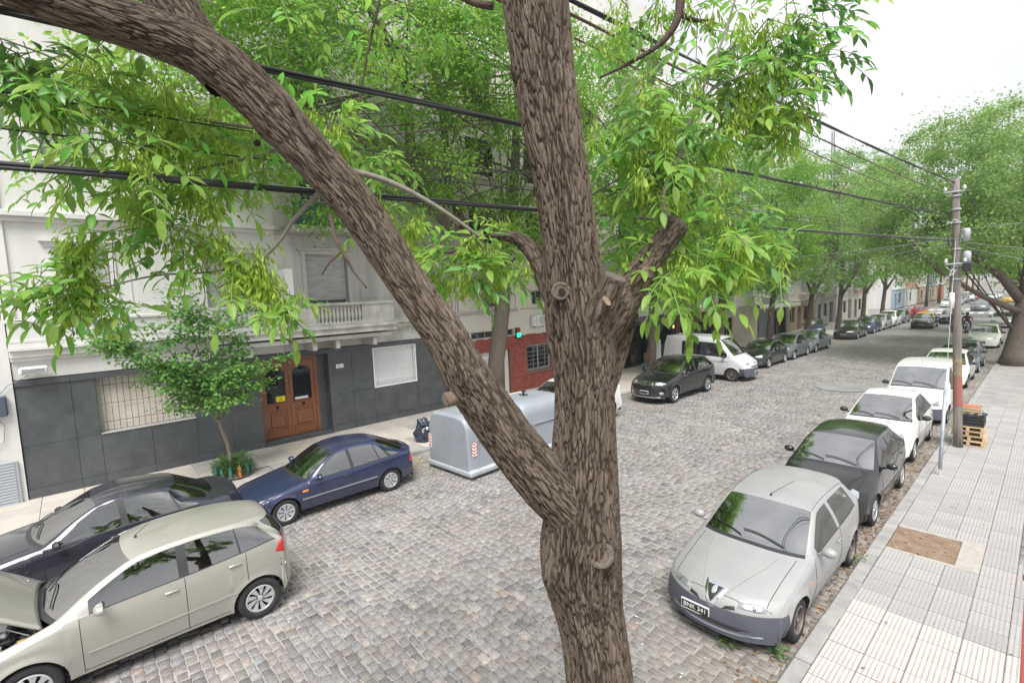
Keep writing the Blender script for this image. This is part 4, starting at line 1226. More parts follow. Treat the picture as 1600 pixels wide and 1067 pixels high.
# ===== left neighbour
B0 = thing('corner_building', 'white rendered building with grey louvred gate at the left edge', 'building')
box('wall', (FX-8, -14, 0), (FX+.05, -1.22, 19), white_stucco, B0)
sh = box('gate_frame', (FX+.05, -3.6, 0.02), (FX+.12, -1.32, 1.16), mat('gate_grey', (.33, .35, .38), .6), B0)
slat_shutter(B0, -3.55, -1.38, .06, 1.12, FX+.125, mat('gate_grey', (.33, .35, .38), .6), .075, 'louvred_gate')
MB().tube([(FX+.14, -1.85, 1.17), (FX+.14, -1.85, 2.6), (FX+.12, -1.75, 2.9), (FX+.12, -1.75, 3.5)], .055, 8).obj('drain_pipe', white_paint, B0, True)
box('meter_box', (FX+.05, -1.78, 2.35), (FX+.22, -1.36, 2.85), mat('meter_blue', (.06, .08, .12), .5), B0, .02)
mb = MB(); mb.tube([(FX+.1, -1.6, 2.35), (FX+.12, -1.45, 2.1), (FX+.1, -1.5, 1.7), (FX+.1, -1.8, 1.5)], .012, 5); mb.tube([(FX+.1, -1.5, 2.85), (FX+.12, -1.3, 3.1), (FX+.1, -.9, 3.3)], .01, 5); mb.obj('wall_cable', iron_grey, B0)

# ===== red brick base, cream upper wall
B2 = thing('brick_base_house', 'cream rendered house with red brick ground floor and white metal gate', 'building')
cream = mat('cream_render', (0.62, 0.58, 0.52), 0.9, var=0.06, vscale=0.9, bump=0.2, bscale=25)
holes2 = [(13.35, 15.62, 0.0, 2.22), (16.75, 18.45, 0.98, 2.28)]
mortar = mat('red_mortar', (0.24, 0.10, 0.08), .95)
wall_with_holes('wall', 12.32, 23.8, 0, 2.83, holes2, mortar, B2, FX-.03)
brick_red = mat('red_brick', (0.30, 0.075, 0.055), 0.8, island=0.22, var=0.15, vscale=3, bump=0.3, bscale=40)
b = MB(); z = 0.0; r = 0
while z < 2.80:
    y = 12.33 - (0.12 if r % 2 else 0)
    while y < 23.75:
        a, c = max(y, 12.33)+.005, min(y+.24, 23.79)-.005
        ok = not any(not (c <= h[0]-.0 or a >= h[1]+.0 or z+.068 <= h[2] or z >= h[3]) for h in holes2)
        if ok and c-a > .02:
            d = random.uniform(-.003, .004)
            x0, x1 = FX-.03, FX+d
            b.add([(x0, a, z+.004), (x0, c, z+.004), (x0, c, z+.066), (x0, a, z+.066), (x1, a+.003, z+.007), (x1, c-.003, z+.007), (x1, c-.003, z+.063), (x1, a+.003, z+.063)], [(4,5,6,7),(0,1,5,4),(1,2,6,5),(2,3,7,6),(3,0,4,7)])
        y += .24
    z += .07; r += 1
tag(b.obj('bricks', brick_red, B2), kind='stuff')
holes2u = [(14.1, 14.9, 4.3, 5.0), (17.2, 17.95, 4.3, 5.0), (13.3, 15.9, 2.88, 3.2)]
wall_with_holes('upper_wall', 12.32, 23.8, 2.83, 16.0, holes2u, cream, B2, FX)
box('band', (FX+.0005, 12.5, 4.02), (FX+.06, 16.2, 4.16), mat('band_grey', (.42, .39, .35), .9, var=.1), B2, .005)
box('band', (FX+.0005, 17.0-.6, 4.10), (FX+.04, 20.6, 4.15), mat('band_grey', (.42, .39, .35), .9, var=.1), B2, .005)
box('overhang', (FX+.0005, 12.5, 5.75), (FX+.75, 23.6, 6.4), cream, B2, .01)
box('recess_edge', (FX+.0005, 16.05, 4.16), (FX+.08, 16.2, 5.75), cream, B2, .005)
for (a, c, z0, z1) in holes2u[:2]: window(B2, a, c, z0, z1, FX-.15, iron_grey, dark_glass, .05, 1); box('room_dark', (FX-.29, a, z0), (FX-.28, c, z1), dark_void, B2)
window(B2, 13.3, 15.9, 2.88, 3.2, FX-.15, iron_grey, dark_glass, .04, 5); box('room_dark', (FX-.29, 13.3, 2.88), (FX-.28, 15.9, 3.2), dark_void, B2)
for f in range(3):
    for yy in (13.5, 17.0, 20.5):
        box('window_pane', (FX+.001, yy, 7.2+f*3), (FX+.02, yy+1.5, 8.8+f*3), dark_glass, B2)
        box('window_sill', (FX+.001, yy-.1, 7.08+f*3), (FX+.12, yy+1.6, 7.19+f*3), cream, B2)
# white gate of ribbed metal leaves
gw = mat('gate_white', (.70, .71, .70), .5, var=.05)
for q, (a, c) in enumerate(((13.37, 13.92), (13.94, 14.48), (14.50, 15.04), (15.06, 15.60))):
    g = MB().box((FX-.22, a, .03), (FX-.18, c, 2.20)); g.obj('gate_leaf', gw, B2)
    gl_ = bpy.data.objects[-1] if False else None
    leaf = [o for o in B2.children if o.name.startswith('gate_leaf')][-1]
    for w in range(4):
        ya = a+.03+w*(c-a-.06)/4
        if q == 1 and w in (1, 2): box('gate_window', (FX-.178, ya, .5), (FX-.172, ya+.10, 1.9), mat('frosted', (.42, .46, .47), .3), leaf)
        else: box('gate_rib', (FX-.18, ya, .06), (FX-.155, ya+.09, 2.17), gw, leaf, .01)
box('notice', (FX-.15, 14.66, 1.45), (FX-.145, 14.84, 1.7), mat('notice_orange', (.55, .3, .12), .6), B2)
box('brick_jamb', (FX-.30, 15.622, 0), (FX-.032, 15.70, 2.22), mortar, B2)
# barred brick window
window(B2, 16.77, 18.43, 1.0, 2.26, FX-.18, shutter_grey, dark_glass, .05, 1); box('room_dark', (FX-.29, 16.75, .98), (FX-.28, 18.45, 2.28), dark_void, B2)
grille(B2, 16.78, 18.42, 1.0, 2.26, FX-.06, 2, 6, iron_grey, .012)
box('brick_sill', (FX-.1, 16.70, .86), (FX+.05, 18.5, .975), mat('sill_brown', (.16, .10, .08), .9), B2, .008)
# small signal light, red over green
t = thing('signal_light', 'small red and green garage signal light on the wall above the white gate', 'signal light', (FX, 16.1, 2.98))
def emit(name, col, s):
    M = mat(name, col, .4); bb = M.node_tree.nodes['Principled BSDF']; bb.inputs['Emission Color'].default_value = (*col, 1); bb.inputs['Emission Strength'].default_value = s; return M
box('signal_housing', (.0, -.13, -.22), (.10, .13, .24), black_plastic, t, .01)
box('red_lens', (.10, -.11, .02), (.15, .11, .22), mat('sig_red', (.40, .01, .01), .4), t, .01)
box('green_lens', (.10, -.11, -.20), (.15, .11, .0), emit('sig_green', (.0, .55, .22), 1.2), t, .01)
# wall cables
mb = MB()
for k in range(4):
    y0 = 12.38 + .07*k; mb.tube([(FX+.03, y0+.1*math.sin(z_*1.3+k), z_) for z_ in np.linspace(3.0, 12, 16)], .010, 4)
mb.tube([(FX+.03, 12.5, 3.9), (FX+.05, 13.0, 3.3), (FX+.03, 13.7, 3.0)], .01, 4)
o = mb.obj('wall_cables', iron_grey, B2); tag(o, kind='stuff')
box('building_body', (FX-9, 12.32, 0), (FX-.32, 23.8, 16.0), cream, B2)

# ===== black polished shopfront
B3 = thing('black_front_building', 'pale building over a polished black entrance front behind the white van', 'building')
blk = mat('black_polished', (0.012, 0.013, 0.014), 0.12, coat=.6, var=.3, vscale=2)
blk2 = mat('black_satin', (0.03, 0.031, 0.033), 0.3, coat=.3)
box('building_body', (FX-9, 23.82, 0), (FX-.5, 30.9, 22), white_stucco, B3)
box('upper_wall', (FX-.5, 23.82, 3.75), (FX+.02, 30.9, 22), white_stucco, B3)
box('white_fascia', (FX+.02, 23.9, 3.14), (FX+.30, 30.8, 3.74), mat('fascia_white', (.6, .61, .63), .5), B3, .02)
box('black_lintel', (FX-.45, 23.9, 2.55), (FX+.05, 30.8, 3.12), blk, B3, .01)
for yy in (23.9, 25.6, 27.35, 28.6, 30.3):
    box('black_pier', (FX-.45, yy, 0), (FX, yy+(.75 if yy < 25 or yy > 30 else .35), 2.54), blk, B3, .01)
box('entrance_back', (FX-.49, 23.9, 0), (FX-.46, 30.8, 2.54), dark_void, B3)
for (a, c) in ((24.66, 25.59), (25.96, 26.6), (28.96, 30.29)): box('glass_leaf', (FX-.3, a, .02), (FX-.27, c, 2.53), dark_glass, B3)
box('plinth_step', (FX-.28, 23.9, 0), (FX+.2, 26.6, .14), blk2, B3, .01)
emit_y = emit('lamp_yellow', (.55, .5, .12), .6)
for yy in (24.3, 30.6): box('wall_light', (FX+.001, yy, 2.1), (FX+.06, yy+.12, 2.3), emit_y, B3, .01)
text_mesh('425', .42, mat('sign_gold', (.35, .30, .2), .4), B3, (FX+.006, 24.25, 1.15), (PI/2, 0, PI/2))
for f in range(5):
    for yy in (24.6, 27.9):
        box('window_pane', (FX+.021, yy, 4.6+f*3.2), (FX+.035, yy+1.9, 6.4+f*3.2), dark_glass, B3)
        box('balcony', (FX+.02, yy-.2, 4.2+f*3.2), (FX+.8, yy+2.1, 4.34+f*3.2), cream, B3); box('balcony_front', (FX+.72, yy-.2, 4.341+f*3.2), (FX+.78, yy+2.1, 5.1+f*3.2), white_paint, B3)

# ===== the row beyond
def simple_building(name, label, y0, y1, h, m_, base_m, base_h, open_, seed, x=FX, depth=10, pit=3.1, bal=True, z_first=None, cat='building', xs=1):
    rr = random.Random(seed)
    t = thing(name, label, cat)
    hs = [(a, c, z0, z1) for (a, c, z0, z1, _) in open_]
    wall_with_holes('base_wall', y0, y1, 0, base_h, hs, base_m, t, x)
    for (a, c, z0, z1, k) in open_:
        if k == 'gate': slat_shutter(t, a, c, z0, z1, x-.18, mat('gate_steel', (.20, .21, .23), .5), .11, 'roller_gate')
        elif k == 'door': box('door', (x-.2, a, z0), (x-.15, c, z1), mat('door_dark', (.06, .04, .03), .5), t)
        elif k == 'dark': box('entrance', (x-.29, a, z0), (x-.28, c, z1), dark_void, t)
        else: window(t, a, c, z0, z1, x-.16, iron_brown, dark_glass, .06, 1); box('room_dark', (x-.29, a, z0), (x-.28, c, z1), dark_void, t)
    box('upper_wall', (x-.30, y0, base_h), (x, y1, h), m_, t)
    box('building_body', (x-depth, y0, 0), (x-.302, y1, h), m_, t)
    box('cornice', (x+.0005, y0, base_h-.02), (x+.12, y1, base_h+.15), m_, t, .02)
    box('roof_cornice', (x+.0005, y0, h-.3), (x+.25, y1, h), m_, t, .03)
    nw = max(1, int((y1-y0)/2.6)); z = base_h + .9
    while z + 1.8 < h:
        for q in range(nw):
            yc = y0 + (y1-y0)*(q+.5)/nw
            f_ = MB(); a, c = yc-.65, yc+.65; f_.box((x+.0005, a-.1, z-.1), (x+.06, a, z+1.8)); f_.box((x+.0005, c, z-.1), (x+.06, c+.1, z+1.8)); f_.box((x+.0005, a, z+1.7), (x+.06, c, z+1.8)); f_.box((x+.0005, a, z-.1), (x+.09, c, z))
            fo_ = f_.obj('window_frame', m_, t); box('window_pane', (x+.002, a, z), (x+.02, c, z+1.7), dark_glass, fo_)
            if rr.random() < .5: slat_shutter(fo_, a, c, z+rr.choice([.0, .6, 1.0]), z+1.7, x+.03, shutter_grey, .08)
            if bal and rr.random() < .6:
                box('balcony_slab', (x+.065, a-.4, z-.25), (x+.95, c+.4, z-.12), m_, t); box('balcony_front', (x+.88, a-.4, z-.119), (x+.93, c+.4, z+.75), rr.choice([white_paint, m_, iron_grey]), t)
        z += pit
    return t
beige = mat('beige_wall', (.42, .37, .30), .9, var=.1, vscale=1, bump=.3, bscale=20)
ochre = mat('ochre_stone', (.33, .26, .18), .9, var=.15, vscale=1.2, bump=.5, bscale=12)
greyst = mat('grey_stone_wall', (.30, .29, .28), .9, var=.15, vscale=1.2, bump=.4, bscale=12)
pinkw = mat('pink_wall', (.46, .34, .28), .9, var=.08)
maroon = mat('maroon_front', (.10, .015, .02), .5)
simple_building('maroon_base_building', 'building with a maroon ground floor front half hidden by leaves beyond the van', 30.92, 37.5, 15, cream, maroon, 3.0, [(31.6, 33.0, 0, 2.4, 'dark'), (34, 36.6, .8, 2.3, 'win')], 1)
simple_building('beige_building', 'tall beige apartment building with a plain base beside the roller gate', 37.52, 44.9, 19, white_stucco, beige, 3.1, [(38.2, 40, .9, 2.3, 'win')], 2)
B6 = simple_building('garage_building', 'white building over a dark steel roller gate and dark red entrance', 44.92, 52.0, 20.5, white_stucco, blk2, 3.0, [(45.2, 49.2, 0, 2.35, 'gate'), (49.6, 51.6, 0, 2.5, 'dark')], 3)
box('red_sign', (FX+.02, 50.0-.45, .9), (FX+.1, 50.0, 1.9), mat('sign_red', (.55, .01, .02), .5), B6)
box('green_lamp', (FX+.05, 50.9, 2.65), (FX+.15, 51.15, 2.9), emit('sig_green', (.0, .55, .22), 1.2), B6, .02)
box('canopy', (FX+.13, 45.0, 2.7), (FX+1.2, 52.0, 3.0), white_paint, B6, .03)
simple_building('ochre_house', 'ochre stone house with small arched windows', 52.02, 60.4, 9, cream, ochre, 3.0, [(52.7, 54.2, .9, 2.4, 'win'), (54.9, 56.0, 0, 2.4, 'dark'), (56.6, 58.0, .9, 2.4, 'win'), (58.6, 59.8, 0, 2.3, 'door')], 4)
for q, (y0, y1, h, m_, bm_, lab) in enumerate(((60.42, 68, 14, greyst, greyst, 'grey stone building with dark doors beyond the ochre house'), (68.02, 75, 11, white_stucco, cream, 'white building with cream base between the grey stone building and the side street'),
        (75.02, 83.0, 17, pinkw, cream, 'pinkish corner building before the side street'))):
    simple_building('far_building', lab, y0, y1, h, m_, bm_, 3.1, [(y0+.8, y0+2.0, 0, 2.4, 'door'), (y0+2.8, y0+4.2, .9, 2.4, 'win'), (y0+5.0, y0+6.4, 0, 2.5, 'dark')], 10+q)
cols = [white_stucco, mat('salmon', (.50, .30, .22), .9), cream, mat('blue_front', (.28, .36, .42), .8), white_stucco, pinkw, beige, mat('orange_front', (.55, .22, .10), .8), white_stucco, cream]
labs = ['white corner building across the side street with graffiti on its wall', 'salmon building second beyond the side street', 'cream building third beyond the side street', 'blue fronted building beyond the cream one', 'white building far down the street on the left',
        'pinkish building far down the left side', 'beige building far down the left side next to the orange front', 'orange fronted building far down the street', 'white building beyond the orange front far off', 'cream building last in the far left row']
yb = 98.5
for q in range(10):
    L = 9 + (q % 3)*2; simple_building('far_building', labs[q], yb, yb+L-.02, [8, 12, 9, 15, 7, 12, 10, 8, 14, 11][q], cols[q], cols[(q+3) % 10], 3.1, [(yb+1, yb+2.4, 0, 2.4, 'dark'), (yb+4, yb+6, .8, 2.4, 'win')], 30+q, bal=False)
    yb += L
gr = MB()
for q, s in enumerate((0, 1.1, 2.0)):
    pass
text_mesh('ZOA', 1.5, mat('graffiti', (.06, .06, .08), .7), [o for o in bpy.data.objects if o.get('label') == labs[0]][0], (FX+.01, 101.5, 1.0), (PI/2, 0, PI/2))
# houses closing the view at the far end of the street
for q, (x0, x1, h, m_, lab) in enumerate(((-26, -15, 16, white_stucco, 'white block closing the far end of the street at left'), (-15, -8, 9, pinkw, 'low pinkish block at the far end of the street'), (-8, 4, 13, cream, 'cream block closing the far end of the street at right'), (4, 20, 18, greyst, 'grey block at the far right end of the street'))):
    t = thing('distant_block', lab, 'building', (0, 0, 0)); box('wall', (x0, 420, 0), (x1-.02, 440, h), m_, t)
    for z in np.arange(2, h-2, 3.2):
        for x in np.arange(x0+1.2, x1-2, 2.8): box('window_pane', (x, 419.93, z), (x+1.4, 419.998, z+1.5), dark_glass, t)
# rooftop water tank building and antenna seen over the trees
t = thing('rooftop_tower', 'white rooftop room with a cantilevered tank above the trees', 'rooftop room', (FX-2, 47, 20.5))
box('tower_wall', (-2.5, -1.8, 0), (2.3, 3.0, 1.5), white_stucco, t); box('tank', (.6, .6, 1.52), (3.2, 4.2, 2.9), mat('tank_grey', (.5, .52, .55), .6), t, .05)
t = thing('lattice_mast', 'thin lattice antenna mast rising above the distant treetops', 'mast', (FX-3, 77, 0))
mb = MB()
for sx in (-.3, .3):
    for sy in (-.3, .3): mb.tube([(sx*.6, sy*.6, 11), (sx*.4, sy*.4, 24.5)], .06, 4)
for z in np.arange(12, 23, 1.0):
    mb.tube([(-.2, -.2, z), (.2, -.2, z+1.)], .03, 3); mb.tube([(.2, .2, z), (.2, -.2, z+1.)], .03, 3)
tag(mb.obj('mast_frame', iron_grey, t), kind='stuff')
# ------------------------------------------------------------------ vehicles
PB = dict(
 champagne=paint('paint_champagne', (.40, .385, .34), .45, .35, 1.0, dust=.10),
 dusty=paint('paint_dusty_silver', (.33, .335, .345), .5, .42, .5, dust=.42),
 navy=paint('paint_navy', (.010, .018, .065), .15, .3, 1.0, dust=.03),
 midnight=paint('paint_midnight', (.010, .011, .026), .1, .3, 1.0, dust=.05),
 black=paint('paint_black', (.006, .0065, .007), .0, .3, 1.0, dust=.0),
 white=paint('paint_white', (.74, .74, .73), .0, .4, 1.0, dust=.05),
 cream=paint('paint_cream', (.66, .66, .60), .0, .4, 1.0, dust=.10),
 grey=paint('paint_grey', (.10, .11, .13), .4, .35, 1.0, dust=.06),
 bluegrey=paint('paint_bluegrey', (.15, .17, .20), .4, .35, 1.0, dust=.06),
 silver=paint('paint_silver', (.48, .48, .49), .5, .35, 1.0, dust=.1),
 red=paint('paint_red', (.42, .02, .03), .1, .35, 1.0, dust=.04),
 yellow=paint('paint_yellow', (.75, .50, .02), .0, .4, 1.0, dust=.04))
bump_grey = mat('bumper_grey', (.075, .078, .10), .6, var=.15)
bump_dark = mat('bumper_dark', (.045, .047, .052), .6, var=.15)
strip_grey = mat('strip_grey', (.22, .23, .26), .5)

AGILE = spec(HATCH, fo=.86, wb=2.54, ro=.66, W=.84, rw=.31, roofw=.70, sill=.24, arch=.05, cowl=.16, wtop=1.0, rtop=2.86, rbot=3.08, hoodf=-.79, char=.80,
  prof=[(-.86,.22),(-.855,.40),(-.835,.60),(-.81,.74),(-.76,.82),(-.40,.94),(0,1.02),(.16,1.06),(.55,1.30),(1.0,1.49),(1.35,1.54),(1.9,1.56),(2.5,1.53),(2.86,1.47),(2.98,1.28),(3.08,1.10),(3.12,1.03),(3.15,.85),(3.18,.55),(3.17,.32)],
  belt=[(-.8,.84),(.3,.98),(1.8,1.06),(3.1,1.16)], wins=[(.60,1.56),(1.68,2.32),(2.35,2.84)], doors=[(.50,1.62),(1.62,2.40)],
  rake=[(.60,0),(1.56,0),(1.68,0),(2.32,-.03),(2.35,-.05),(2.84,-.24),(3.0,-.1)], light=[(.40,.70),(.74,.72),(.80,.84),(.72,.92),(.45,.80)], rim='nine', blackp=True, mirror=PB['champagne'],
  hood_open=.93, mould=(.60, .012, 0, False, 0.03, rim_silver) if False else (.52, .014, False, .03, PB['champagne']), antenna=(0.0, 1.18, -.0, .32, .28),
  patches=[('tail_light','right',[(3.02,.86),(3.03,1.13),(2.90,1.10),(2.80,.95)],lens_red,.010),], seat=seat_grey, tailin=.09)
ESCORT = spec(HATCH, fo=.86, wb=2.52, ro=.92, W=.845, rw=.285, roofw=.67, sill=.22, cowl=.40, wtop=1.16, rtop=2.45, rbot=3.14, hoodf=-.74, char=.70,
  prof=[(-.86,.20),(-.855,.36),(-.83,.52),(-.80,.62),(-.70,.70),(-.2,.80),(.2,.87),(.40,.90),(.78,1.14),(1.16,1.325),(1.45,1.37),(1.9,1.385),(2.3,1.35),(2.45,1.32),(2.85,1.14),(3.14,.99),(3.30,.955),(3.36,.93),(3.40,.70),(3.43,.5),(3.42,.3)],
  belt=[(-.86,.66),(.3,.82),(1.8,.87),(3.4,.93)], wins=[(.62,1.52),(1.60,2.24),(2.28,2.50),(2.60,3.02)], doors=[(.54,1.56),(1.56,2.42)],
  rake=[(.62,0),(1.52,-.04),(1.60,-.04),(2.24,-.10),(2.28,-.12),(2.50,-.22),(2.60,-.26),(3.02,-.50),(3.3,0)], light=[(.40,.54),(.72,.55),(.77,.62),(.70,.66),(.42,.62)], rim='round', bump=bump_grey, bumph=.47, mirror=PB['navy'],
  mould=(.47,.020,True,.02,strip_grey), handle=black_plastic, lags=(.26,.15,.18,.24),
  patches=[('side_lamp','right',[(.36,.62),(.50,.62),(.51,.67),(.38,.67)],lens_orange,.010),('tail_light','right',[(3.16,.62),(3.17,.80),(3.10,.80),(3.08,.62)],lens_red,.008),('side_lamp','rr',[(.66,.62),(.80,.62),(.80,.78),(.66,.78)],lens_orange,.008)])
SEDAN = spec(HATCH, fo=.95, wb=2.70, ro=1.00, W=.90, rw=.31, roofw=.68, sill=.22, cowl=.42, wtop=1.25, rtop=2.55, rbot=3.16, hoodf=-.82, char=.75,
  prof=[(-.95,.20),(-.945,.36),(-.92,.52),(-.88,.66),(-.78,.74),(-.3,.86),(.2,.94),(.42,.97),(.85,1.22),(1.25,1.40),(1.55,1.45),(2.0,1.46),(2.4,1.42),(2.55,1.39),(2.9,1.19),(3.16,1.05),(3.3,1.02),(3.5,1.01),(3.60,.98),(3.66,.8),(3.70,.5),(3.68,.3)],
  belt=[(-.95,.72),(.3,.86),(1.8,.93),(3.6,.97)], wins=[(.66,1.64),(1.74,2.50),(2.54,2.86)], doors=[(.58,1.69),(1.69,2.58)],
  rake=[(.66,0),(1.64,-.05),(1.74,-.05),(2.50,-.14),(2.54,-.16),(2.86,-.40),(3.1,-.1)], light=[(.44,.60),(.76,.62),(.82,.72),(.74,.80),(.46,.70)], rim='seven', lags=(.30,.18,.16,.22), blackp=True)
ALFA = spec(HATCH, fo=0.84, wb=2.54, ro=0.71, W=0.855, rw=0.29, roofw=0.72, char=.62,
  prof=[(-.84,.20),(-.835,.36),(-.81,.50),(-.78,.58),(-.74,.63),(-.60,.72),(-.2,.83),(.2,.91),(.42,.95),(.78,1.16),(1.18,1.36),(1.5,1.41),(2.1,1.425),(2.7,1.40),(3.0,1.36),(3.1,1.18),(3.16,1.0),(3.21,.93),(3.23,.6),(3.25,.3)],
  cowl=.42, wtop=1.18, rtop=3.0, rbot=3.17, hoodf=-.70, belt=[(-.84,.66),(0,.80),(.6,.885),(2,.93),(3.2,1.0)], lags=(.30,.20,.10,.22),
  wins=[(.68,1.75),(1.86,2.78)], doors=[(.62,1.82)], rake=[(.68,0),(1.75,-.10),(1.86,-.10),(2.78,-.16),(3.0,-.1)],
  light=[(.30,.575),(.56,.585),(.71,.60),(.74,.65),(.66,.69),(.33,.655)], bump=bump_grey, bumph=.53, plate=(-.20,.40,'BNK 341',True), blackp=False, mirror=PB['dusty'], rim='steel', antenna=(0,1.30,.25,.30,.22),
  patches=[('grille_frame','front',[(-.17,.735),(.17,.735),(.03,.49),(-.03,.49)],chrome,.010),('grille_mesh','front',[(-.13,.715),(.13,.715),(.0,.53)],black_plastic,.015),
   ('badge','front',[(.045*math.cos(a),.675+.045*math.sin(a)) for a in np.linspace(0,2*PI,10,endpoint=False)],chrome,.022),
   ('grille_slot','front',[(-.30,.60),(-.19,.575),(-.14,.525),(-.32,.555)],black_plastic,.006),('grille_slot','front',[(.30,.60),(.19,.575),(.14,.525),(.32,.555)],black_plastic,.006),
   ('intake','front',[(-.55,.33),(-.05,.30),(.4,.30),(.55,.33),(.5,.36),(-.5,.36)],black_plastic,.006),('lip_strip','front',[(-.74,.255),(0,.235),(.74,.255),(.74,.285),(0,.265),(-.74,.285)],strip_grey,.010),
   ('side_lamp','right',[(.36,.63),(.42,.62),(.43,.66),(.37,.67)],lens_orange,.006)])
PUNTO = spec(HATCH, fo=.84, wb=2.51, ro=.68, W=.845, rw=.30, roofw=.70, cowl=.18, wtop=1.02, rtop=2.78, rbot=3.05, hoodf=-.66,
  prof=[(-.84,.22),(-.835,.38),(-.81,.56),(-.76,.70),(-.66,.80),(-.3,.92),(.18,1.02),(.58,1.27),(1.02,1.44),(1.4,1.48),(1.9,1.49),(2.4,1.46),(2.78,1.40),(2.95,1.20),(3.05,1.02),(3.12,.9),(3.16,.6),(3.17,.32)],
  belt=[(-.84,.84),(.3,.93),(1.8,1.0),(3.1,1.06)], wins=[(.58,1.50),(1.58,2.34)], doors=[(.50,1.54),(1.54,2.42)], light=[(.42,.66),(.66,.63),(.78,.72),(.80,.84),(.70,.88),(.50,.78)], mirror=PB['black'], rim='seven',
  patches=[('fog_lamp','front',[(.5,.30),(.66,.32),(.66,.40),(.52,.40)],lens_dark,.006)], lags=(.32,.18,.10,.22))
C3 = spec(HATCH, fo=.78, wb=2.46, ro=.62, W=.83, rw=.30, roofw=.68, cowl=.10, wtop=1.10, rtop=2.65, rbot=2.95, hoodf=-.60,
  prof=[(-.78,.22),(-.775,.40),(-.75,.60),(-.70,.76),(-.58,.86),(-.25,.96),(.10,1.03),(.58,1.30),(1.10,1.50),(1.5,1.55),(1.9,1.55),(2.4,1.48),(2.65,1.40),(2.84,1.18),(2.95,1.02),(3.03,.9),(3.07,.6),(3.08,.32)],
  belt=[(-.78,.86),(.3,.96),(1.8,1.02),(3.0,1.05)], wins=[(.50,1.42),(1.50,2.24),(2.28,2.55)], doors=[(.44,1.46),(1.46,2.30)], light=[(.42,.68),(.66,.66),(.76,.76),(.72,.86),(.50,.80)], mirror=black_plastic, rim='seven', lags=(.30,.2,.14,.24))
PARTNER = spec(HATCH, fo=.80, wb=2.69, ro=.62, W=.86, rw=.30, roofw=.82, cowl=.12, wtop=.95, rtop=3.0, rbot=3.22, hoodf=-.62, norearglass=False, rearw=.95,
  prof=[(-.80,.22),(-.795,.40),(-.77,.60),(-.72,.78),(-.60,.90),(-.25,1.02),(.12,1.12),(.55,1.45),(.95,1.70),(1.2,1.78),(1.8,1.81),(2.6,1.81),(3.0,1.79),(3.16,1.45),(3.22,1.15),(3.27,1.0),(3.30,.6),(3.31,.32)],
  belt=[(-.8,.88),(.3,1.02),(1.4,1.06),(3.3,1.08)], wins=[(.60,1.40)], doors=[(.52,1.50)], rake=[(.6,0),(1.4,0),(3.3,0)], light=[(.44,.66),(.70,.66),(.78,.74),(.74,.86),(.48,.80)], bump=bump_grey, bumph=.56, mirror=black_plastic, rim='steel', antenna=(0,1.05,0,.1,.2), lags=(.26,.16,.05,.08))
GOL = spec(HATCH, fo=.80, wb=2.47, ro=.68, mirror=black_plastic, bump=None, rim='ten')
SUV = spec(HATCH, fo=.93, wb=2.89, ro=1.0, W=.93, rw=.36, roofw=.74, sill=.30, arch=.055, cowl=.30, wtop=1.15, rtop=3.45, rbot=3.72, hoodf=-.78, char=.9,
  prof=[(-.93,.26),(-.925,.45),(-.90,.70),(-.86,.86),(-.76,.95),(-.3,1.07),(.30,1.17),(.72,1.45),(1.15,1.64),(1.5,1.70),(2.2,1.73),(3.0,1.70),(3.45,1.64),(3.6,1.4),(3.72,1.2),(3.80,1.08),(3.86,.8),(3.88,.5),(3.86,.34)],
  belt=[(-.93,.96),(.3,1.08),(1.8,1.14),(3.8,1.24)], wins=[(.72,1.72),(1.84,2.80),(2.88,3.42)], doors=[(.64,1.78),(1.78,2.86)], rake=[(.72,0),(1.72,0),(1.84,0),(2.80,-.06),(2.88,-.08),(3.42,-.25),(3.7,0)],
  light=[(.42,.80),(.80,.82),(.87,.90),(.82,1.0),(.46,.97)], plate=(0,.50,'JTK 918',False), rim='five', lags=(.30,.2,.10,.2), blackp=True, mirror=PB['black'],
  patches=[('grille','front',[(-.40,.80),(.40,.80),(.42,.95),(-.42,.95)],chrome,.008),('grille_opening','front',[(-.36,.89),(-.04,.89),(-.04,.935),(-.38,.935)],black_plastic,.013),('grille_opening','front',[(.36,.89),(.04,.89),(.04,.935),(.38,.935)],black_plastic,.013),('grille_opening','front',[(-.35,.815),(-.04,.815),(-.04,.86),(-.36,.86)],black_plastic,.013),('grille_opening','front',[(.35,.815),(.04,.815),(.04,.86),(.36,.86)],black_plastic,.013),
   ('intake','front',[(-.55,.36),(.55,.36),(.5,.46),(-.5,.46)],black_plastic,.006),('fog_lamp','front',[(.62,.42),(.76,.42),(.76,.52),(.62,.52)],lens_clear,.006),('lip_strip','front',[(-.8,.29),(.8,.29),(.8,.325),(-.8,.325)],rim_silver,.008)])

KL_PARK = 'cars parked along the left kerb'; KR_PARK = 'cars parked along the right kerb'
def put(lab, S, pm, xc, yf, group, name='parked_car', cat='car', full=True, rz=0.0, glass=None, steer=0.0, z=0.0):
    return make_car(name, lab, cat, (xc, yf, z), rz, S, pm, group, full, glass, steer)
# right kerb
alfa, A_ = put('dusty silver three-door hatchback with grey bumpers, nearest on the right kerb', ALFA, PB['dusty'], -2.96, 6.82, KR_PARK, glass=glass_mat('dusty_glass', (.45,.5,.47), 1.5, (.25,.25,.23), .25))
cz = MB()
for sx in (1, -1): A_['seam'](cz, 'top', [(sx*.17, -.66), (sx*.42, .02), (sx*.47, .30)], .0035)
cz.obj('bonnet_crease', mat('crease_line', (.20, .19, .175), .9), alfa)  # thin matt strips, darker than the paint, laid along the bonnet creases
rf = MB()
for sx in (1, -1): A_['seam'](rf, 'top', [(sx*.60, 1.25), (sx*.61, 2.2), (sx*.585, 2.95)], .004)
rf.obj('roof_gutter', dark_void, alfa)
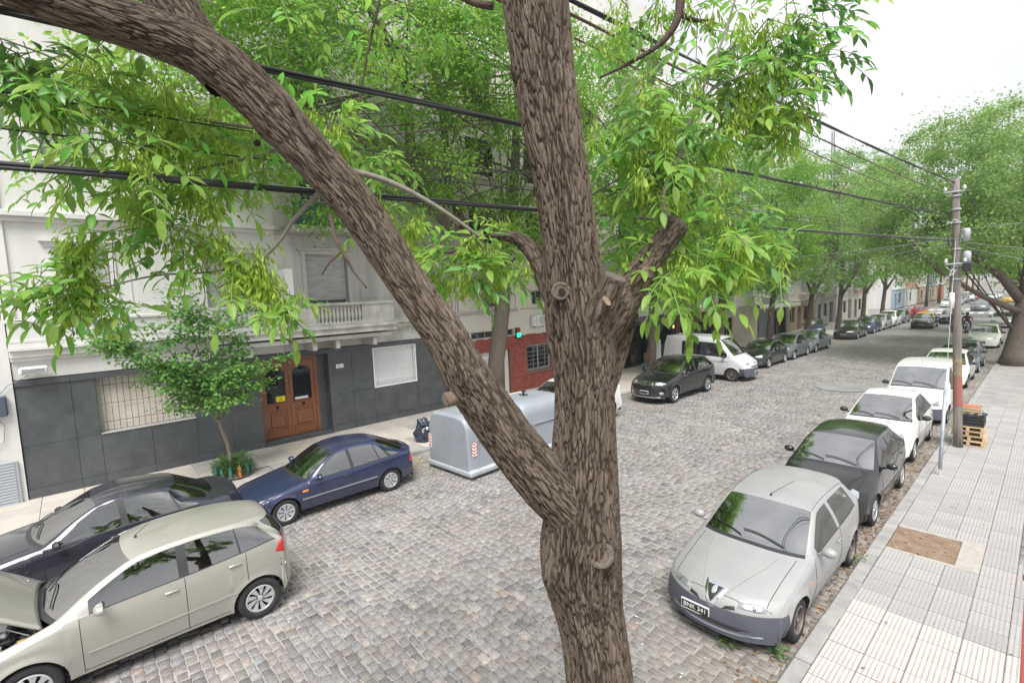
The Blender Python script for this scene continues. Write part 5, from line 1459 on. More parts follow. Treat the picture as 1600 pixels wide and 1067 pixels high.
# papers tucked under the wiper and the little sticker
for q, (x, s) in enumerate(((-.16, .0), (.10, .06))):
    box('paper_leaflet', (x-.10, .475+s, .965), (x+.08, .555+s, .975), plate_white, alfa).rotation_euler = (0, 0, 0)
put('glossy black five-door hatchback parked directly behind the dusty silver one', PUNTO, PB['black'], -3.02, 11.25, KR_PARK)
put('white rounded hatchback between the black hatchback and the white delivery van', C3, PB['white'], -3.12, 16.0, KR_PARK)
put('small white delivery van with grey bumpers beside the pallets and utility pole', PARTNER, PB['white'], -3.05, 20.9, KR_PARK, cat='van', name='delivery_van', glass=car_glass)
put('cream hatchback with a missing front bumper trim behind the white delivery van', spec(GOL, rim='steel'), PB['cream'], -3.2, 28.2, KR_PARK, full=True)
put('dark green-grey hatchback squeezed behind the cream one', spec(GOL), PB['grey'], -3.2, 32.9, KR_PARK, full=False)
put('white saloon car parked near the big street tree on the right', spec(SEDAN, W=.83, fo=.8, light=[(.36,.60),(.7,.62),(.76,.70),(.68,.78),(.38,.70)]), PB['cream'], -3.15, 44.9, KR_PARK, full=False)
put('pale silver estate car next beyond the white saloon on the right kerb', spec(GOL), PB['silver'], -3.1, 62.3, KR_PARK, full=False)
put('grey car behind the pale silver estate on the right kerb', spec(GOL), PB['bluegrey'], -3.1, 67.2, KR_PARK, full=False)
# left side, near
agile, AG = put('champagne five-door hatchback double-parked with its bonnet raised', AGILE, PB['champagne'], -8.83, -0.77, 'cars in the near left corner')
put('dark midnight saloon with chrome window line beside the champagne hatchback', spec(SEDAN, lags=(.3,.2,.2,.22)), PB['midnight'], -12.02, -1.28, 'cars in the near left corner')
put('navy blue liftback saloon parked in front of the wooden double door', ESCORT, PB['navy'], -11.88, 3.1, KL_PARK)
put('white crossover partly hidden between the grey containers and the big trunk', spec(SUV, plate=None, patches=[('tail_light','rr',[(.62,1.0),(.86,1.0),(.86,1.2),(.66,1.2)],lens_clear,.008)], mirror=PB['white']), PB['white'], -11.80, 11.62, KL_PARK)
put('black seven-seat crossover with chrome cross grille in front of the white van', SUV, PB['black'], -11.47, 18.55, KL_PARK, glass=car_glass)
put('black hatchback parked right beyond the nose of the white van', PUNTO, PB['black'], -11.75, 29.6, KL_PARK)
put('small dark grey hatchback third beyond the white van', C3, PB['grey'], -11.7, 33.6, KL_PARK, full=False)
put('blue-grey saloon last of the trio beyond the white van', spec(SEDAN, W=.85, fo=.85), PB['bluegrey'], -11.7, 37.7, KL_PARK, full=False)
put('black compact saloon leading the far group on the left kerb', spec(SEDAN, W=.84, fo=.85, plate=(0,.42,'HLM 204',False)), PB['black'], -11.6, 47.8, KL_PARK, full=False)
put('dark blue estate car behind the black compact saloon', GOL, PB['navy'], -11.6, 53.3, KL_PARK, full=False)
put('dark blue car half on the pavement behind the black compact saloon', GOL, PB['navy'], -14.6, 50.0, None, full=False, rz=.25)
put('pale silver hatchback behind the dark blue estate on the left', GOL, PB['silver'], -11.6, 57.6, KL_PARK, full=False)
put('white hatchback in the far group on the left kerb', C3, PB['white'], -11.6, 62.0, KL_PARK, full=False)
put('dark grey hatchback behind the white one in the far left group', GOL, PB['grey'], -11.6, 66.6, KL_PARK, full=False)
put('red car turning at the end of the left row before the crossing', GOL, PB['red'], -12.4, 75.0, None, full=False, rz=-.5)
# moving traffic
def taxi(lab, x, y):
    t, _ = put(lab, spec(SEDAN, W=.85, fo=.85, plate=(0,.44,'TXI 061',False)), PB['black'], x, y, 'black and yellow taxis driving up the street', name='taxi', cat='taxi', full=False)
    # yellow roof and roof sign: the upper half of the bodywork
    b = [c for c in t.children if c.name.split('.')[0] == 'body'][0]; b.data.materials.append(PB['yellow'])
    mi = np.zeros(len(b.data.polygons), np.int32)
    for p in b.data.polygons:
        if p.center.z > 1.02: mi[p.index] = 1
    b.data.polygons.foreach_set('material_index', mi)
    box('taxi_sign', (-.25, 1.75, 1.47), (.25, 1.9, 1.60), PB['yellow'], t, .02)
taxi('black and yellow taxi leading on the cobbles before the crossing', -8.45, 60.2)
taxi('black and yellow taxi following close behind the first one', -7.2, 66.6)
far = [('white car waiting at the far left corner past the crossing', -11.5, 103.2, 'white', GOL), ('silver car second past the crossing on the left', -11.2, 110, 'silver', GOL), ('grey van-like car third past the crossing on the left', -11.2, 117, 'bluegrey', PARTNER),
       ('white van past the crossing on the left row', -11.2, 126, 'white', PARTNER), ('red car parked far down the left row', -11.2, 134, 'red', GOL), ('silver car far down the left row', -11.2, 142, 'silver', GOL),
       ('black car with lights on driving just past the crossing', -6.9, 91.5, 'grey', SEDAN), ('white car driving toward the crossing in the middle lane', -8.2, 128, 'white', GOL), ('silver car driving behind a white one far off', -8.0, 140, 'silver', GOL),
       ('yellow roofed cab far off in the right lane', -5.4, 118, 'yellow', GOL), ('grey car far off in the right lane', -5.2, 131, 'grey', GOL), ('white saloon far off in the right lane', -5.2, 146, 'white', SEDAN),
       ('white car parked at the right past the crossing', -3.2, 104, 'white', GOL), ('blue-grey car parked at the right past the crossing', -3.2, 111, 'bluegrey', GOL), ('silver car parked third past the crossing on the right', -3.2, 119, 'silver', GOL), ('dark car parked far down on the right', -3.2, 128, 'black', GOL)]
for lab, x, y, c, s in far: put(lab, s, PB[c], x, y, 'cars beyond the crossing', name='distant_car', full=False)

# details on the open bonnet car: engine bay
eb = MB(); em = [mat('engine_black', (.03,.03,.032), .5, var=.4, vscale=12), mat('engine_metal', (.35,.35,.36), .4, .7, var=.3, vscale=14), mat('cap_red', (.5,.03,.02), .5), mat('cap_yellow', (.65,.45,.05), .5), mat('hose_white', (.6,.6,.58), .5)]
er = random.Random(3)
eb.box((-.66, -.60, .42), (.66, .05, .60), 0)
rbox(eb, (.05, -.28, .70), (.62, .34, .20), 0, None, .04); rbox(eb, (.02, -.22, .82), (.5, .12, .08), 1, None, .03); rbox(eb, (-.45, -.25, .70), (.26, .3, .22), 0, None, .03)
rbox(eb, (.52, -.34, .72), (.18, .26, .2), 4, None, .03); rbox(eb, (.50, .0, .76), (.2, .14, .16), 0, None, .03)
eb.lathe([(.05, 0), (.05, .04), (.001, .045)], 12, 2, 'z', (.30, -.30, .84)); eb.lathe([(.045, 0), (.045, .04), (.001, .045)], 12, 3, 'z', (.62, -.02, .84)); eb.lathe([(.06,0),(.06,.05),(.001,.055)], 12, 1, 'z', (-.1, -.45, .76)); eb.lathe([(.05,0),(.05,.04),(.001,.045)], 12, 2, 'z', (-.25,-.12,.84))
for q in range(26):
    p0 = Vector((er.uniform(-.6, .65), er.uniform(-.55, .0), er.uniform(.66, .84))); pts = [p0]
    d = Vector((er.uniform(-1, 1), er.uniform(-1, 1), .1)).normalized()
    for s in range(5):
        d = (d + Vector((er.uniform(-.6, .6), er.uniform(-.6, .6), er.uniform(-.3, .3)))).normalized(); nx = pts[-1] + d*.07
        nx.z = min(max(nx.z, .62), .90); nx.x = max(min(nx.x, .68), -.68); nx.y = max(min(nx.y, .05), -.62); pts.append(nx)
    eb.tube(pts, er.choice([.008, .012, .018]), 5, er.choice([0, 0, 1, 4, 1]))
o = eb.obj('engine', em, agile); 
bm_ = MB().tube([(.70, .05, .95), (.55, -.42, 1.30)], .006, 5).obj('bonnet_stay', iron_grey, agile)
# chrome strip along the windows of the midnight saloon is part of it
ms = [o for o in bpy.data.objects if o.get('label', '').startswith('dark midnight')][0]

# --- the big white panel van backed in across the pavement, rear doors open (front faces +x)
VAN = dict(HATCH); VAN.update(fo=.86, wb=2.85, ro=.95, W=.97, rw=.33, roofw=.84, sill=.30, cowl=-.14, wtop=.58, rtop=3.55, rbot=3.70, hoodf=-.70, rearw=.98, char=.8,
  prof=[(-.86,.26),(-.855,.45),(-.84,.70),(-.80,.90),(-.68,1.04),(-.4,1.22),(-.14,1.36),(.22,1.78),(.58,2.13),(.85,2.21),(1.6,2.25),(3.2,2.25),(3.55,2.23),(3.66,1.9),(3.70,1.6),(3.74,1.2),(3.78,.7),(3.79,.4)],
  belt=[(-.86,1.02),(.3,1.18),(1.0,1.24),(3.8,1.24)], wins=[(.24,.72),(.78,1.28),(1.62,2.02),(2.06,2.62)], doors=[(.16,1.36)], rake=[(.24,.0),(1.28,.0),(3.7,0)], rail=.24,
  light=[(.50,.86),(.80,.86),(.84,.94),(.78,.99),(.54,.95)], bump=bump_grey, bumph=.66, mirror=black_plastic, rim='steel', lags=(.24,.14,.03,.04), norearglass=True, handle=black_plastic, seat=seat_cloth,
  mould=(.98,.014,False,0,bump_grey), plate=(0,.42,'EFW 730',False),
  patches=[('badge','front',[(.07*math.cos(a),.92+.05*math.sin(a)) for a in np.linspace(0,2*PI,10,endpoint=False)],bump_dark,.008),('intake','front',[(-.5,.70),(.5,.70),(.5,.76),(-.5,.76)],black_plastic,.006)])
van, VA = put('white panel van backed across the pavement with its rear doors open', VAN, paint('paint_van', (.60, .61, .63), .1, .35, 1.0, dust=.12), -10.85, 25.35, None, name='panel_van', cat='van', rz=PI/2+.05)
# open rear leaf, tyre, rack, ladder rails on the roof
dl = MB().box((1.0, 3.80, .75), (1.04, 4.50, 2.02), 0, .015).obj('rear_door', PB['white'], van)
box('door_window', (.992, 3.92, 1.35), (.999, 4.38, 1.90), dark_glass, dl); box('door_window', (1.041, 3.92, 1.35), (1.048, 4.38, 1.90), dark_glass, dl); box('reflector', (1.049, 3.95, 1.25), (1.056, 4.35, 1.34), lens_red, dl)
box('door_latch', (1.041, 4.0, 1.0), (1.055, 4.1, 1.1), black_plastic, dl)
dl = MB().box((-1.04, 3.80, .75), (-1.0, 4.50, 2.02), 0, .015).obj('rear_door', PB['white'], van)
rk = MB()
for sx in (-.72, .72): rk.tube([(sx, 1.6, 2.20), (sx, 3.55, 2.22)], .02, 6)
for yy in (1.7, 2.6, 3.5): rk.tube([(-.76, yy, 2.20), (.76, yy, 2.20)], .018, 6); 
for yy in (1.7, 3.5):
    for sx in (-.72, .72): rk.tube([(sx, yy, 2.10), (sx, yy, 2.2)], .018, 6)
rk.obj('roof_rack', white_paint, van)
box('cargo_floor', (-.8, 1.5, .55), (.8, 3.7, .6), black_plastic, van)
# red straps on the driver's seat behind the side glass
rd = mat('red_cloth', (.55, .03, .02), .8)
box('seat_cover', (.30, .92, 1.0), (.60, 1.05, 1.62), rd, van, .05)
# sliding door pushed back shows a plywood partition
pw_ = mat('plywood', (.45, .30, .14), .7, var=.1)
box('partition_edge', (.95, 1.42, 1.05), (.975, 1.60, 1.95), pw_, van)
sidew = MB()
for q in range(3): sidew.box((.972, 1.70+q*.40, 1.28), (.982, 2.06+q*.40, 1.86))
# ------------------------------------------------------------------ street furniture and small things
def at(px, py, depth):
    """world point at this depth along the lens axis for a pixel measured in the photograph"""
    k = depth/765.0
    return Vector((0, 0, CAMZ)) + Fv*depth + Rv*((px-800)*k) + Uv*((533.5-py)*k)

# --- two big grey rubbish containers
cont = mat('container_grey', (.27, .295, .325), .45, var=.08, vscale=1.5, bump=.05, bscale=8, coat=.2)
cont_base = mat('container_base', (.36, .38, .41), .6, var=.12, vscale=5)
chev_r = mat('chevron_red', (.65, .05, .04), .5); chev_w = mat('chevron_white', (.75, .75, .74), .5)
def container(lab, x, y, rz, patch_):
    t = thing('rubbish_container', lab, 'container', (x, y, 0), rz, 'grey rubbish containers on the cobbles by the left kerb')
    hw_, L = .93, 1.86          # half width (x), length (y)
    # rounded-top section lofted along y with softened ends
    n = 28; prof = []
    for q in range(n+1):
        a = PI*q/n
        cx = math.copysign(abs(math.cos(a))**.42, math.cos(a)); sz = abs(math.sin(a))**.60
        prof.append((cx*hw_*.94, 1.06 + .60*sz))
    prof = [(hw_*.99, .20), (hw_*.975, .6)] + prof + [(-hw_*.975, .6), (-hw_*.99, .20)]
    ys = [0, .03, .09, .18, .28, .9, 1.58, 1.68, 1.77, 1.83, 1.86]; sc = [.90, .95, .985, .998, 1, 1, 1, .998, .985, .95, .90]
    vs = []; P_ = len(prof)
    for yy, s in zip(ys, sc):
        for (a, z) in prof: vs.append((a*(.985 if s < 1 else 1)*(.4+.6*s), yy, .20+(z-.20)*(.55+.45*s if z > 1.0 else 1)))
    fs = [(i*P_+j, i*P_+j+1, (i+1)*P_+j+1, (i+1)*P_+j) for i in range(len(ys)-1) for j in range(P_-1)]
    fs += [tuple(range(P_))[::-1], tuple((len(ys)-1)*P_+j for j in range(P_))]
    body = MB().add(vs, fs).obj('container_body', cont, t, True)
    body.data.polygons.foreach_set('use_smooth', [len(p.vertices) == 4 for p in body.data.polygons])
    MB().box((-hw_-.05, -.03, .06), (hw_+.05, L+.03, .26), 0, .06).obj('container_skirt', cont_base, t)
    ft = MB(); 
    for sx in (-1, 1):
        for yy in (.1, L-.45): ft.box((sx*.55-.2, yy, -.02), (sx*.55+.2, yy+.35, .058))
    ft.obj('container_feet', cont_base, t)
    for sx in (-1, 1):       # raised panel frame on the long sides
        p = MB(); X = sx*(hw_*.985)
        for (y0, y1, z0, z1) in ((.30, .33, .34, 1.02), (L-.33, L-.30, .34, 1.02), (.33, L-.33, .99, 1.02)):
            p.box((X-sx*.03, y0, z0), (X+sx*.012, y1, z1), 0, .005)
        p.obj('side_rib', cont, t)
        for yy in (-.001,):
            for k in range(2):
                c0 = .16
        sg = box('reflector', (X+sx*.002, .10, .62), (X+sx*.006, .26, .98), chev_w, t)
        for k in range(4):
            z = .64+k*.09; c = MB()
            c.add([(X+sx*.009, .10, z+.05), (X+sx*.009, .18, z), (X+sx*.009, .26, z+.05), (X+sx*.009, .26, z+.085), (X+sx*.009, .18, z+.035), (X+sx*.009, .10, z+.085)], [(0,1,4,5), (1,2,3,4)])
            c.obj('chevron', chev_r, sg)
    for sx in (-1,):
        sg = box('reflector', (sx*.80-.07, -.006, .60), (sx*.80+.07, .002, .98), chev_w, t)
        for k in range(4):
            z = .62+k*.09; MB().add([(sx*.80-.07, -.010, z+.05), (sx*.80, -.010, z), (sx*.80+.07, -.010, z+.05), (sx*.80+.07, -.010, z+.085), (sx*.80, -.010, z+.035), (sx*.80-.07, -.010, z+.085)], [(0,1,4,5), (1,2,3,4)]).obj('chevron', chev_r, sg)
    # lid with hinge lines and lifting eye
    l = MB(); l.tube([(-hw_*.8, .3, 1.46), (-hw_*.8, L-.3, 1.46)], .025, 6); l.obj('lid_hinge', cont, t)
    e = MB(); e.tube([(.0, .86, 1.66), (.0, .86, 1.82)], .035, 8).tube([(-.10, .86, 1.80), (.10, .86, 1.80)], .025, 6).tube([(-.12, .78, 1.69), (.12, .94, 1.69)], .02, 6).tube([(.12, .78, 1.69), (-.12, .94, 1.69)], .02, 6); e.obj('lifting_eye', black_plastic, t)
    box('lid_seam', (.30, .10, 1.655), (.315, L-.10, 1.672), cont, t)
    if patch_:
        p = MB(); p.box((-.72, .12, 1.56), (-.30, .75, 1.60), 0, .02); p.obj('torn_sheet', chev_w, t)
        box('white_sticker', (hw_*.985+.001, .42, 1.02+.03), (hw_*.985+.01, .62, 1.20), chev_w, t)
    else: box('white_board', (-.86, .2, 1.50), (-.25, 1.7, 1.58), chev_w, t, .01)
    return t
container('near grey dome-topped container with a torn white sheet on its lid', -10.98, 7.32, R_(3), True)
container('far grey dome-topped container behind the near one, half hidden by the trunk', -11.0, 9.42, R_(2), False)

# --- black rubbish bag
bagm = mat('bag_plastic', (.02, .03, .055), .28, coat=.4, spec=.7)
def blob(parent, nm, m_, c, r, seed, lump=.35, n=22, sq=(1, 1, 1)):
    vs = []; fs = []
    for i in range(n+1):
        for j in range(n*2):
            a = PI*i/n; b = 2*PI*j/(n*2)
            d = Vector((math.sin(a)*math.cos(b), math.sin(a)*math.sin(b), math.cos(a)))
            q = d*2.1 + Vector((seed*3.7, seed, 0)); k = 1 + lump*noise.noise(q) + lump*.5*abs(noise.noise(q*2.7)) + lump*.25*abs(noise.noise(q*6))
            p = Vector((d.x*sq[0], d.y*sq[1], d.z*sq[2]))*r*k
            vs.append((c[0]+p.x, c[1]+p.y, max(c[2]+p.z, 0.0)))
    N = n*2
    for i in range(n):
        for j in range(N): fs.append((i*N+j, (i+1)*N+j, (i+1)*N+(j+1)%N, i*N+(j+1)%N))
    return MB().add(vs, fs).obj(nm, m_, parent, True)
t = thing('rubbish_bag', 'tied dark blue plastic rubbish bag standing on the left pavement edge', 'rubbish bag', (-13.95, 8.45, PZ))
blob(t, 'bag_body', bagm, (0, 0, .22), .30, 2, .5); blob(t, 'bag_neck', bagm, (-.02, -.06, .55), .19, 5, .7, 16, (1, 1, .9)); box('paper_scrap', (.18, -.12, .42), (.30, -.05, .50), chev_w, t, .02)
# --- newspapers, twigs, litter
litter_y = mat('leaf_litter_yellow', (.42, .34, .07), .8, island=.4); litter_b = mat('leaf_litter_brown', (.26, .17, .09), .9, island=.4)
def litter(name, regions, m_, n, size):
    vs = []; fs = []
    for q in range(n):
        x0, x1, y0, y1, z = regions[q % len(regions)]
        x, y = random.uniform(x0, x1), random.uniform(y0, y1); a = random.random()*6.28; s = size*random.uniform(.6, 1.5); w = s*.45; zt = z+random.uniform(0, .012)
        c, d = math.cos(a), math.sin(a); b = len(vs)
        vs += [(x-c*s, y-d*s, zt), (x-d*w, y+c*w, zt+.006), (x+c*s, y+d*s, zt+.002), (x+d*w, y-c*w, zt+.010)]; fs.append((b, b+1, b+2, b+3))
    return tag(mesh_np(name, vs, np.array(fs), m_), kind='stuff')
litter('fallen_leaves', [(-13.0, -11.9, 5.6, 7.3, .02), (-13.0, -12.2, 6.5, 12, .02), (-12.9, -11.5, 2, 6, .02)], litter_y, 420, .035)
litter('gutter_leaves', [(-2.9, -2.08, 4, 30, .005), (-2.5, -2.08, 4, 18, .01), (-2.4, -2.08, 9.0, 17, .015)], litter_b, 1500, .03)
litter('pavement_leaves', [(-17.3, -13.4, 0, 30, PZ+.006), (-1.6, 1.5, 3, 30, PZ+.012)], litter_b, 160, .022)
litter('paper_scraps', [(-2.9, -2.1, 9, 16, .012), (-10, -4, 4, 24, .02), (-4, -2.3, 5, 6.6, .015)], chev_w, 30, .025)
# weeds in the gutter
weed = mat('weed_green', (.10, .19, .05), .7, island=.35, trans=.3)
for q, (x, y, s, lab) in enumerate(((-2.12, 9.45, .30, 'green weed tuft at the kerb beside the rear wheel of the dusty hatchback'), (-2.22, 6.35, .16, 'low weed at the kerb in front of the dusty hatchback'), (-2.75, 6.1, .14, 'tiny weed on the cobbles under the front bumper of the dusty hatchback'))):
    t = thing('weed', lab, 'weed', (x, y, .01)); vs = []; fs = []
    for k in range(70):
        a = random.random()*6.28; r = random.random()*s; h = random.uniform(.02, s*.5); c = Vector((r*math.cos(a), r*math.sin(a), h)); d = Vector((math.cos(a), math.sin(a), random.uniform(-.3, .8))).normalized()*.035; w = d.cross(Vector((0, 0, 1))).normalized()*.014
        b = len(vs); vs += [c-d, c+w, c+d, c-w]; fs.append((b, b+1, b+2, b+3))
    tag(MB().add(vs, fs).obj('weed_leaves', weed, t), kind='stuff')

# --- wooden pallets and crates round the pole
pine = mat('pallet_wood', (.52, .38, .23), .8, var=.18, vscale=4, stretch=(1, 6, 6), bump=.2, bscale=30, island=.1)
def pallet(lab, x, y, z, rz):
    t = thing('pallet', lab, 'pallet', (x, y, z), rz, 'wooden pallets stacked behind the utility pole')
    w, d = .66, .62
    for q in range(5): box('deck_board', (-w/2, -d/2+q*(d-.09)/4, .115), (w/2, -d/2+q*(d-.09)/4+.09, .132), pine, t, .004)
    for q in range(3): box('bearer', (-w/2+q*(w-.07)/2, -d/2, .018), (-w/2+q*(w-.07)/2+.07, d/2, .114), pine, t, .004)
    for q in range(3): box('bottom_board', (-w/2, -d/2+q*(d-.09)/2, 0), (w/2, -d/2+q*(d-.09)/2+.09, .017), pine, t, .004)
PX0, PY0 = -1.48, 18.35
for q, l in enumerate(('lowest pine pallet of the stack behind the pole', 'second pine pallet from the ground behind the pole', 'third pine pallet from the ground behind the pole', 'topmost pine pallet under the black crate behind the pole')):
    pallet(l, PX0+random.uniform(-.02, .02), PY0+random.uniform(-.02, .02), PZ+.005+q*.133, random.uniform(-.05, .05))
zc = PZ+.005+4*.133
t = thing('plastic_crate', 'black plastic crate with a dark rag, standing on the pallets', 'crate', (PX0, PY0, zc))
cb = MB(); 
cb.box((-.30, -.25, 0), (.30, .25, .02)); 
for (a, b) in (((-.30, -.25), (.30, -.235)), ((-.30, .235), (.30, .25)), ((-.30, -.235), (-.285, .235)), ((.285, -.235), (.30, .235))):
    for z in (.02, .10, .18, .26): cb.box((a[0], a[1], z), (b[0], b[1], z+.055))
cb.obj('crate_body', mat('crate_black', (.03, .03, .032), .6), t)
cm = MB(); 
for (x, y) in ((-.295, -.245), (.295, -.245), (-.295, .245), (.295, .245)): cm.box((x-.012, y-.012, .02), (x+.012, y+.012, .315))
cm.obj('crate_post', mat('crate_black', (.03, .03, .032), .6), t)
t2 = thing('rag', 'dark blue rag bunched in the black crate', 'rag', (PX0+.05, PY0, zc+.24)); blob(t2, 'cloth', mat('rag_blue', (.03, .045, .09), .9), (0, 0, .06), .20, 9, .5, 14, (1.2, 1, .45))
t = thing('fruit_crate', 'slatted wooden fruit crate with green scraps on top of the stack', 'crate', (PX0-.05, PY0+.04, zc+.325))
for z in (.0, .07, .14):
    for sy in (-.2, .19): box('slat', (-.29, sy, z), (.29, sy+.008, z+.05), pine, t)
    for sx in (-.29, .282): box('slat', (sx, -.19, z), (sx+.008, .19, z+.05), pine, t)
box('crate_floor', (-.28, -.19, 0), (.28, .19, .01), pine, t)
blob(t, 'green_scraps', weed, (0, 0, .07), .2, 4, .6, 12, (1.2, .8, .3)); box('red_lid', (-.26, -.16, .195), (.24, .16, .21), mat('lid_red', (.45, .14, .08), .7), t, .004)
box('yellow_strap', (.30, -.05, -.30), (.312, .0, -.02), mat('strap_yellow', (.7, .5, .05), .6), t)

# --- utility pole with its hardware, leaning slightly
pole_w = mat('pole_wood', (.15, .13, .115), .9, col2=(.26, .235, .21), vscale=3, stretch=(6, 6, .5), bump=.6, bscale=30)
UP = thing('utility_pole', 'weathered utility pole with a faded red painted band standing in front of the pallets', 'utility pole', (-1.65, 17.8, PZ))
lean = lambda z: Vector((-.26*z/7.28, 0, z))
MB().tube([lean(z) for z in (0, .6, 2, 4, 6, 7.25)], [.105, .10, .096, .09, .084, .08], 16).obj('pole_shaft', pole_w, UP, True)
redp = mat('band_red', (.33, .10, .075), .8, col2=(.20, .14, .11), vscale=6, bump=.2, contrast=.12)
MB().tube([lean(z) for z in (1.15, 1.6, 1.95)], [.1035, .101, .099], 16, cap=False).obj('painted_band', redp, UP, True)
MB().tube([lean(z) for z in (2.0, 2.45)], [.0985, .097], 16, cap=False).obj('painted_band', mat('band_ochre', (.38, .27, .14), .8, col2=(.18, .15, .12), vscale=7), UP, True)
ch = [mat('hw_grey', (.45, .46, .48), .5, .3), black_plastic, mat('hw_white', (.68, .68, .68), .5)]
def at_pole(z, dx=0, dy=0): v = lean(z); return (v.x+dx, v.y+dy, v.z)
for z in (4.6, 4.95, 5.4, 6.1, 6.45, 6.8): MB().lathe([(.10, -.02), (.112, -.02), (.112, .02), (.10, .02)], 16, 0, 'z', at_pole(z)).obj('clamp_band', ch[0], UP)
for (z, dx, w_) in ((5.75, .20, .12), (5.15, .21, .12)):
    MB().lathe([(.001, -.16), (w_*.7, -.15), (w_*.75, .12), (w_*.5, .17), (.001, .18)], 14, 0, 'z', at_pole(z, dx, -.05)).obj('junction_can', ch[0], UP, True)
box('junction_box', (at_pole(4.98, .14, -.22)[0], -.22, 4.80), (at_pole(4.98, .14)[0]+.18, -.08, 5.02), ch[1], UP, .02)
for z, dy in ((6.9, -.1), (5.0, -.12)):
    MB().tube([at_pole(z, -.22, dy), at_pole(z, .20, dy)], .022, 6).obj('cross_arm', ch[0], UP)
    for dx in (-.2, .18): MB().lathe([(.001, 0), (.03, .01), (.045, .04), (.03, .07), (.04, .09), (.001, .12)], 10, 0, 'z', at_pole(z+.03, dx, dy)).obj('insulator', ch[2], UP, True)
for k in range(6):
    z0 = random.uniform(4.6, 6.2); pts = [at_pole(z0, random.uniform(-.2, .2), -.15)]
    for s in range(8): pts.append((pts[-1][0]+random.uniform(-.09, .09), pts[-1][1]+random.uniform(-.04, .04), pts[-1][2]+random.uniform(-.14, .10)))
    MB().tube(pts, .010, 4).obj('loose_wire', random.choice(ch), UP)
# guy wire with its ground tube
GW = thing('guy_wire', 'guy wire from the pole down to the pavement, its lower end in a grey tube', 'guy wire', (-1.68, 14.84, PZ))
top = Vector(at_pole(5.6)) + Vector((-1.65, 17.8, 0)) - Vector((-1.68, 14.84, 0)) + Vector((0, -.1, 0))
top_n = top.normalized()
MB().tube([(0, 0, 0), top], .006, 5).obj('wire', ch[0], GW)
MB().tube([top_n*.18, top_n*2.35], .038, 10).obj('guard_tube', mat('tube_grey', (.38, .42, .46), .5, .3, var=.25, vscale=6), GW, True)
MB().tube([top_n*.0, top_n*.22], .016, 6).obj('anchor_rod', ch[0], GW)
MB().lathe([(.001, -.22), (.05, -.2), (.06, 0), (.05, .2), (.001, .22)], 10).obj('strain_insulator', ch[2], GW, True).location = top_n*4.55
box('anchor_plate', (-.09, -.09, -.006), (.09, .09, .012), ch[0], GW)

# --- overhead cables
cab_black = mat('cable_black', (.022, .022, .024), .55); cab_grey = mat('cable_grey', (.20, .21, .22), .6); cab_brown = mat('cable_brown', (.10, .05, .04), .6)
def cable(lab, p0, p1, sag, r, m_=cab_black, strands=1, group='cables strung along the street', name='cable', n=64):
    p0, p1 = Vector(p0), Vector(p1); t = thing(name, lab, 'cable', p0, 0, group); d = p1-p0
    side = d.cross(Vector((0, 0, 1))).normalized(); up = Vector((0, 0, 1)); L = d.length
    for s in range(strands):
        pts = []
        for q in range(n+1):
            f = q/n; p = d*f + Vector((0, 0, -4*sag*f*(1-f)))
            if strands > 1:
                a = f*L*1.3 + 2*PI*s/strands; p = p + (side*math.cos(a) + up*math.sin(a))*r*1.05
            pts.append(p)
        MB().tube(pts, r, 6).obj('cable_strand' if strands > 1 else 'cable_line', m_, t, True)
    return t
def pole_pt(z, dx=0): return Vector((-1.65-.26*z/7.28+dx, 17.75, z+PZ))
def thru(px, py, X, top_, back=-9.0):
    """a straight cable from the pole that passes this measured point on the plane x = X, extended behind"""
    k = px; d = Fv*765 + Rv*(px-800) + Uv*(533.5-py); tt = X/d.x; P = Vector((0, 0, CAMZ)) + d*tt
    D = (P-top_); f = (back-top_.y)/D.y; return top_ + D*f, P
for lab, px, py, X, z, dx, r, st_, sag, m_ in (
    ('thick twisted black cable crossing behind the left limb, lowest of the near cables', 0, 240, -2.6, 5.62, -.05, .0088, 3, .05, cab_black),
    ('thick twisted black cable crossing behind the trunk, upper of the two thick ones', 360, 80, -2.7, 6.30, -.12, .0098, 3, .05, cab_black),
    ('thin black wire, higher of the two thin ones at the left edge', 0, 125, -2.7, 5.70, -.2, .004, 1, .05, cab_black),
    ('thin black wire just above the thick cable at the left edge', 0, 186, -2.7, 5.66, .1, .004, 1, .04, cab_black),
    ('thin cable just above the thick lower cable near the pole', 430, 262, -2.8, 5.64, .15, .004, 1, .1, cab_grey),
    ('uppermost dark cable running from the top of the picture down to the pole top', 960, 0, -2.6, 7.15, -.02, .010, 2, .18, cab_black),
    ('dark wire just under the uppermost cable', 1130, 100, -1.95, 6.95, -.26, .009, 1, .22, cab_brown),
    ('lowest of the three wires leading up from the pole top', 1130, 122, -2.2, 6.6, -.26, .007, 1, .30, cab_brown)):
    top_ = pole_pt(z, dx); p, P = thru(px, py, X, top_); cable(lab, p, top_, sag, r, m_, st_)
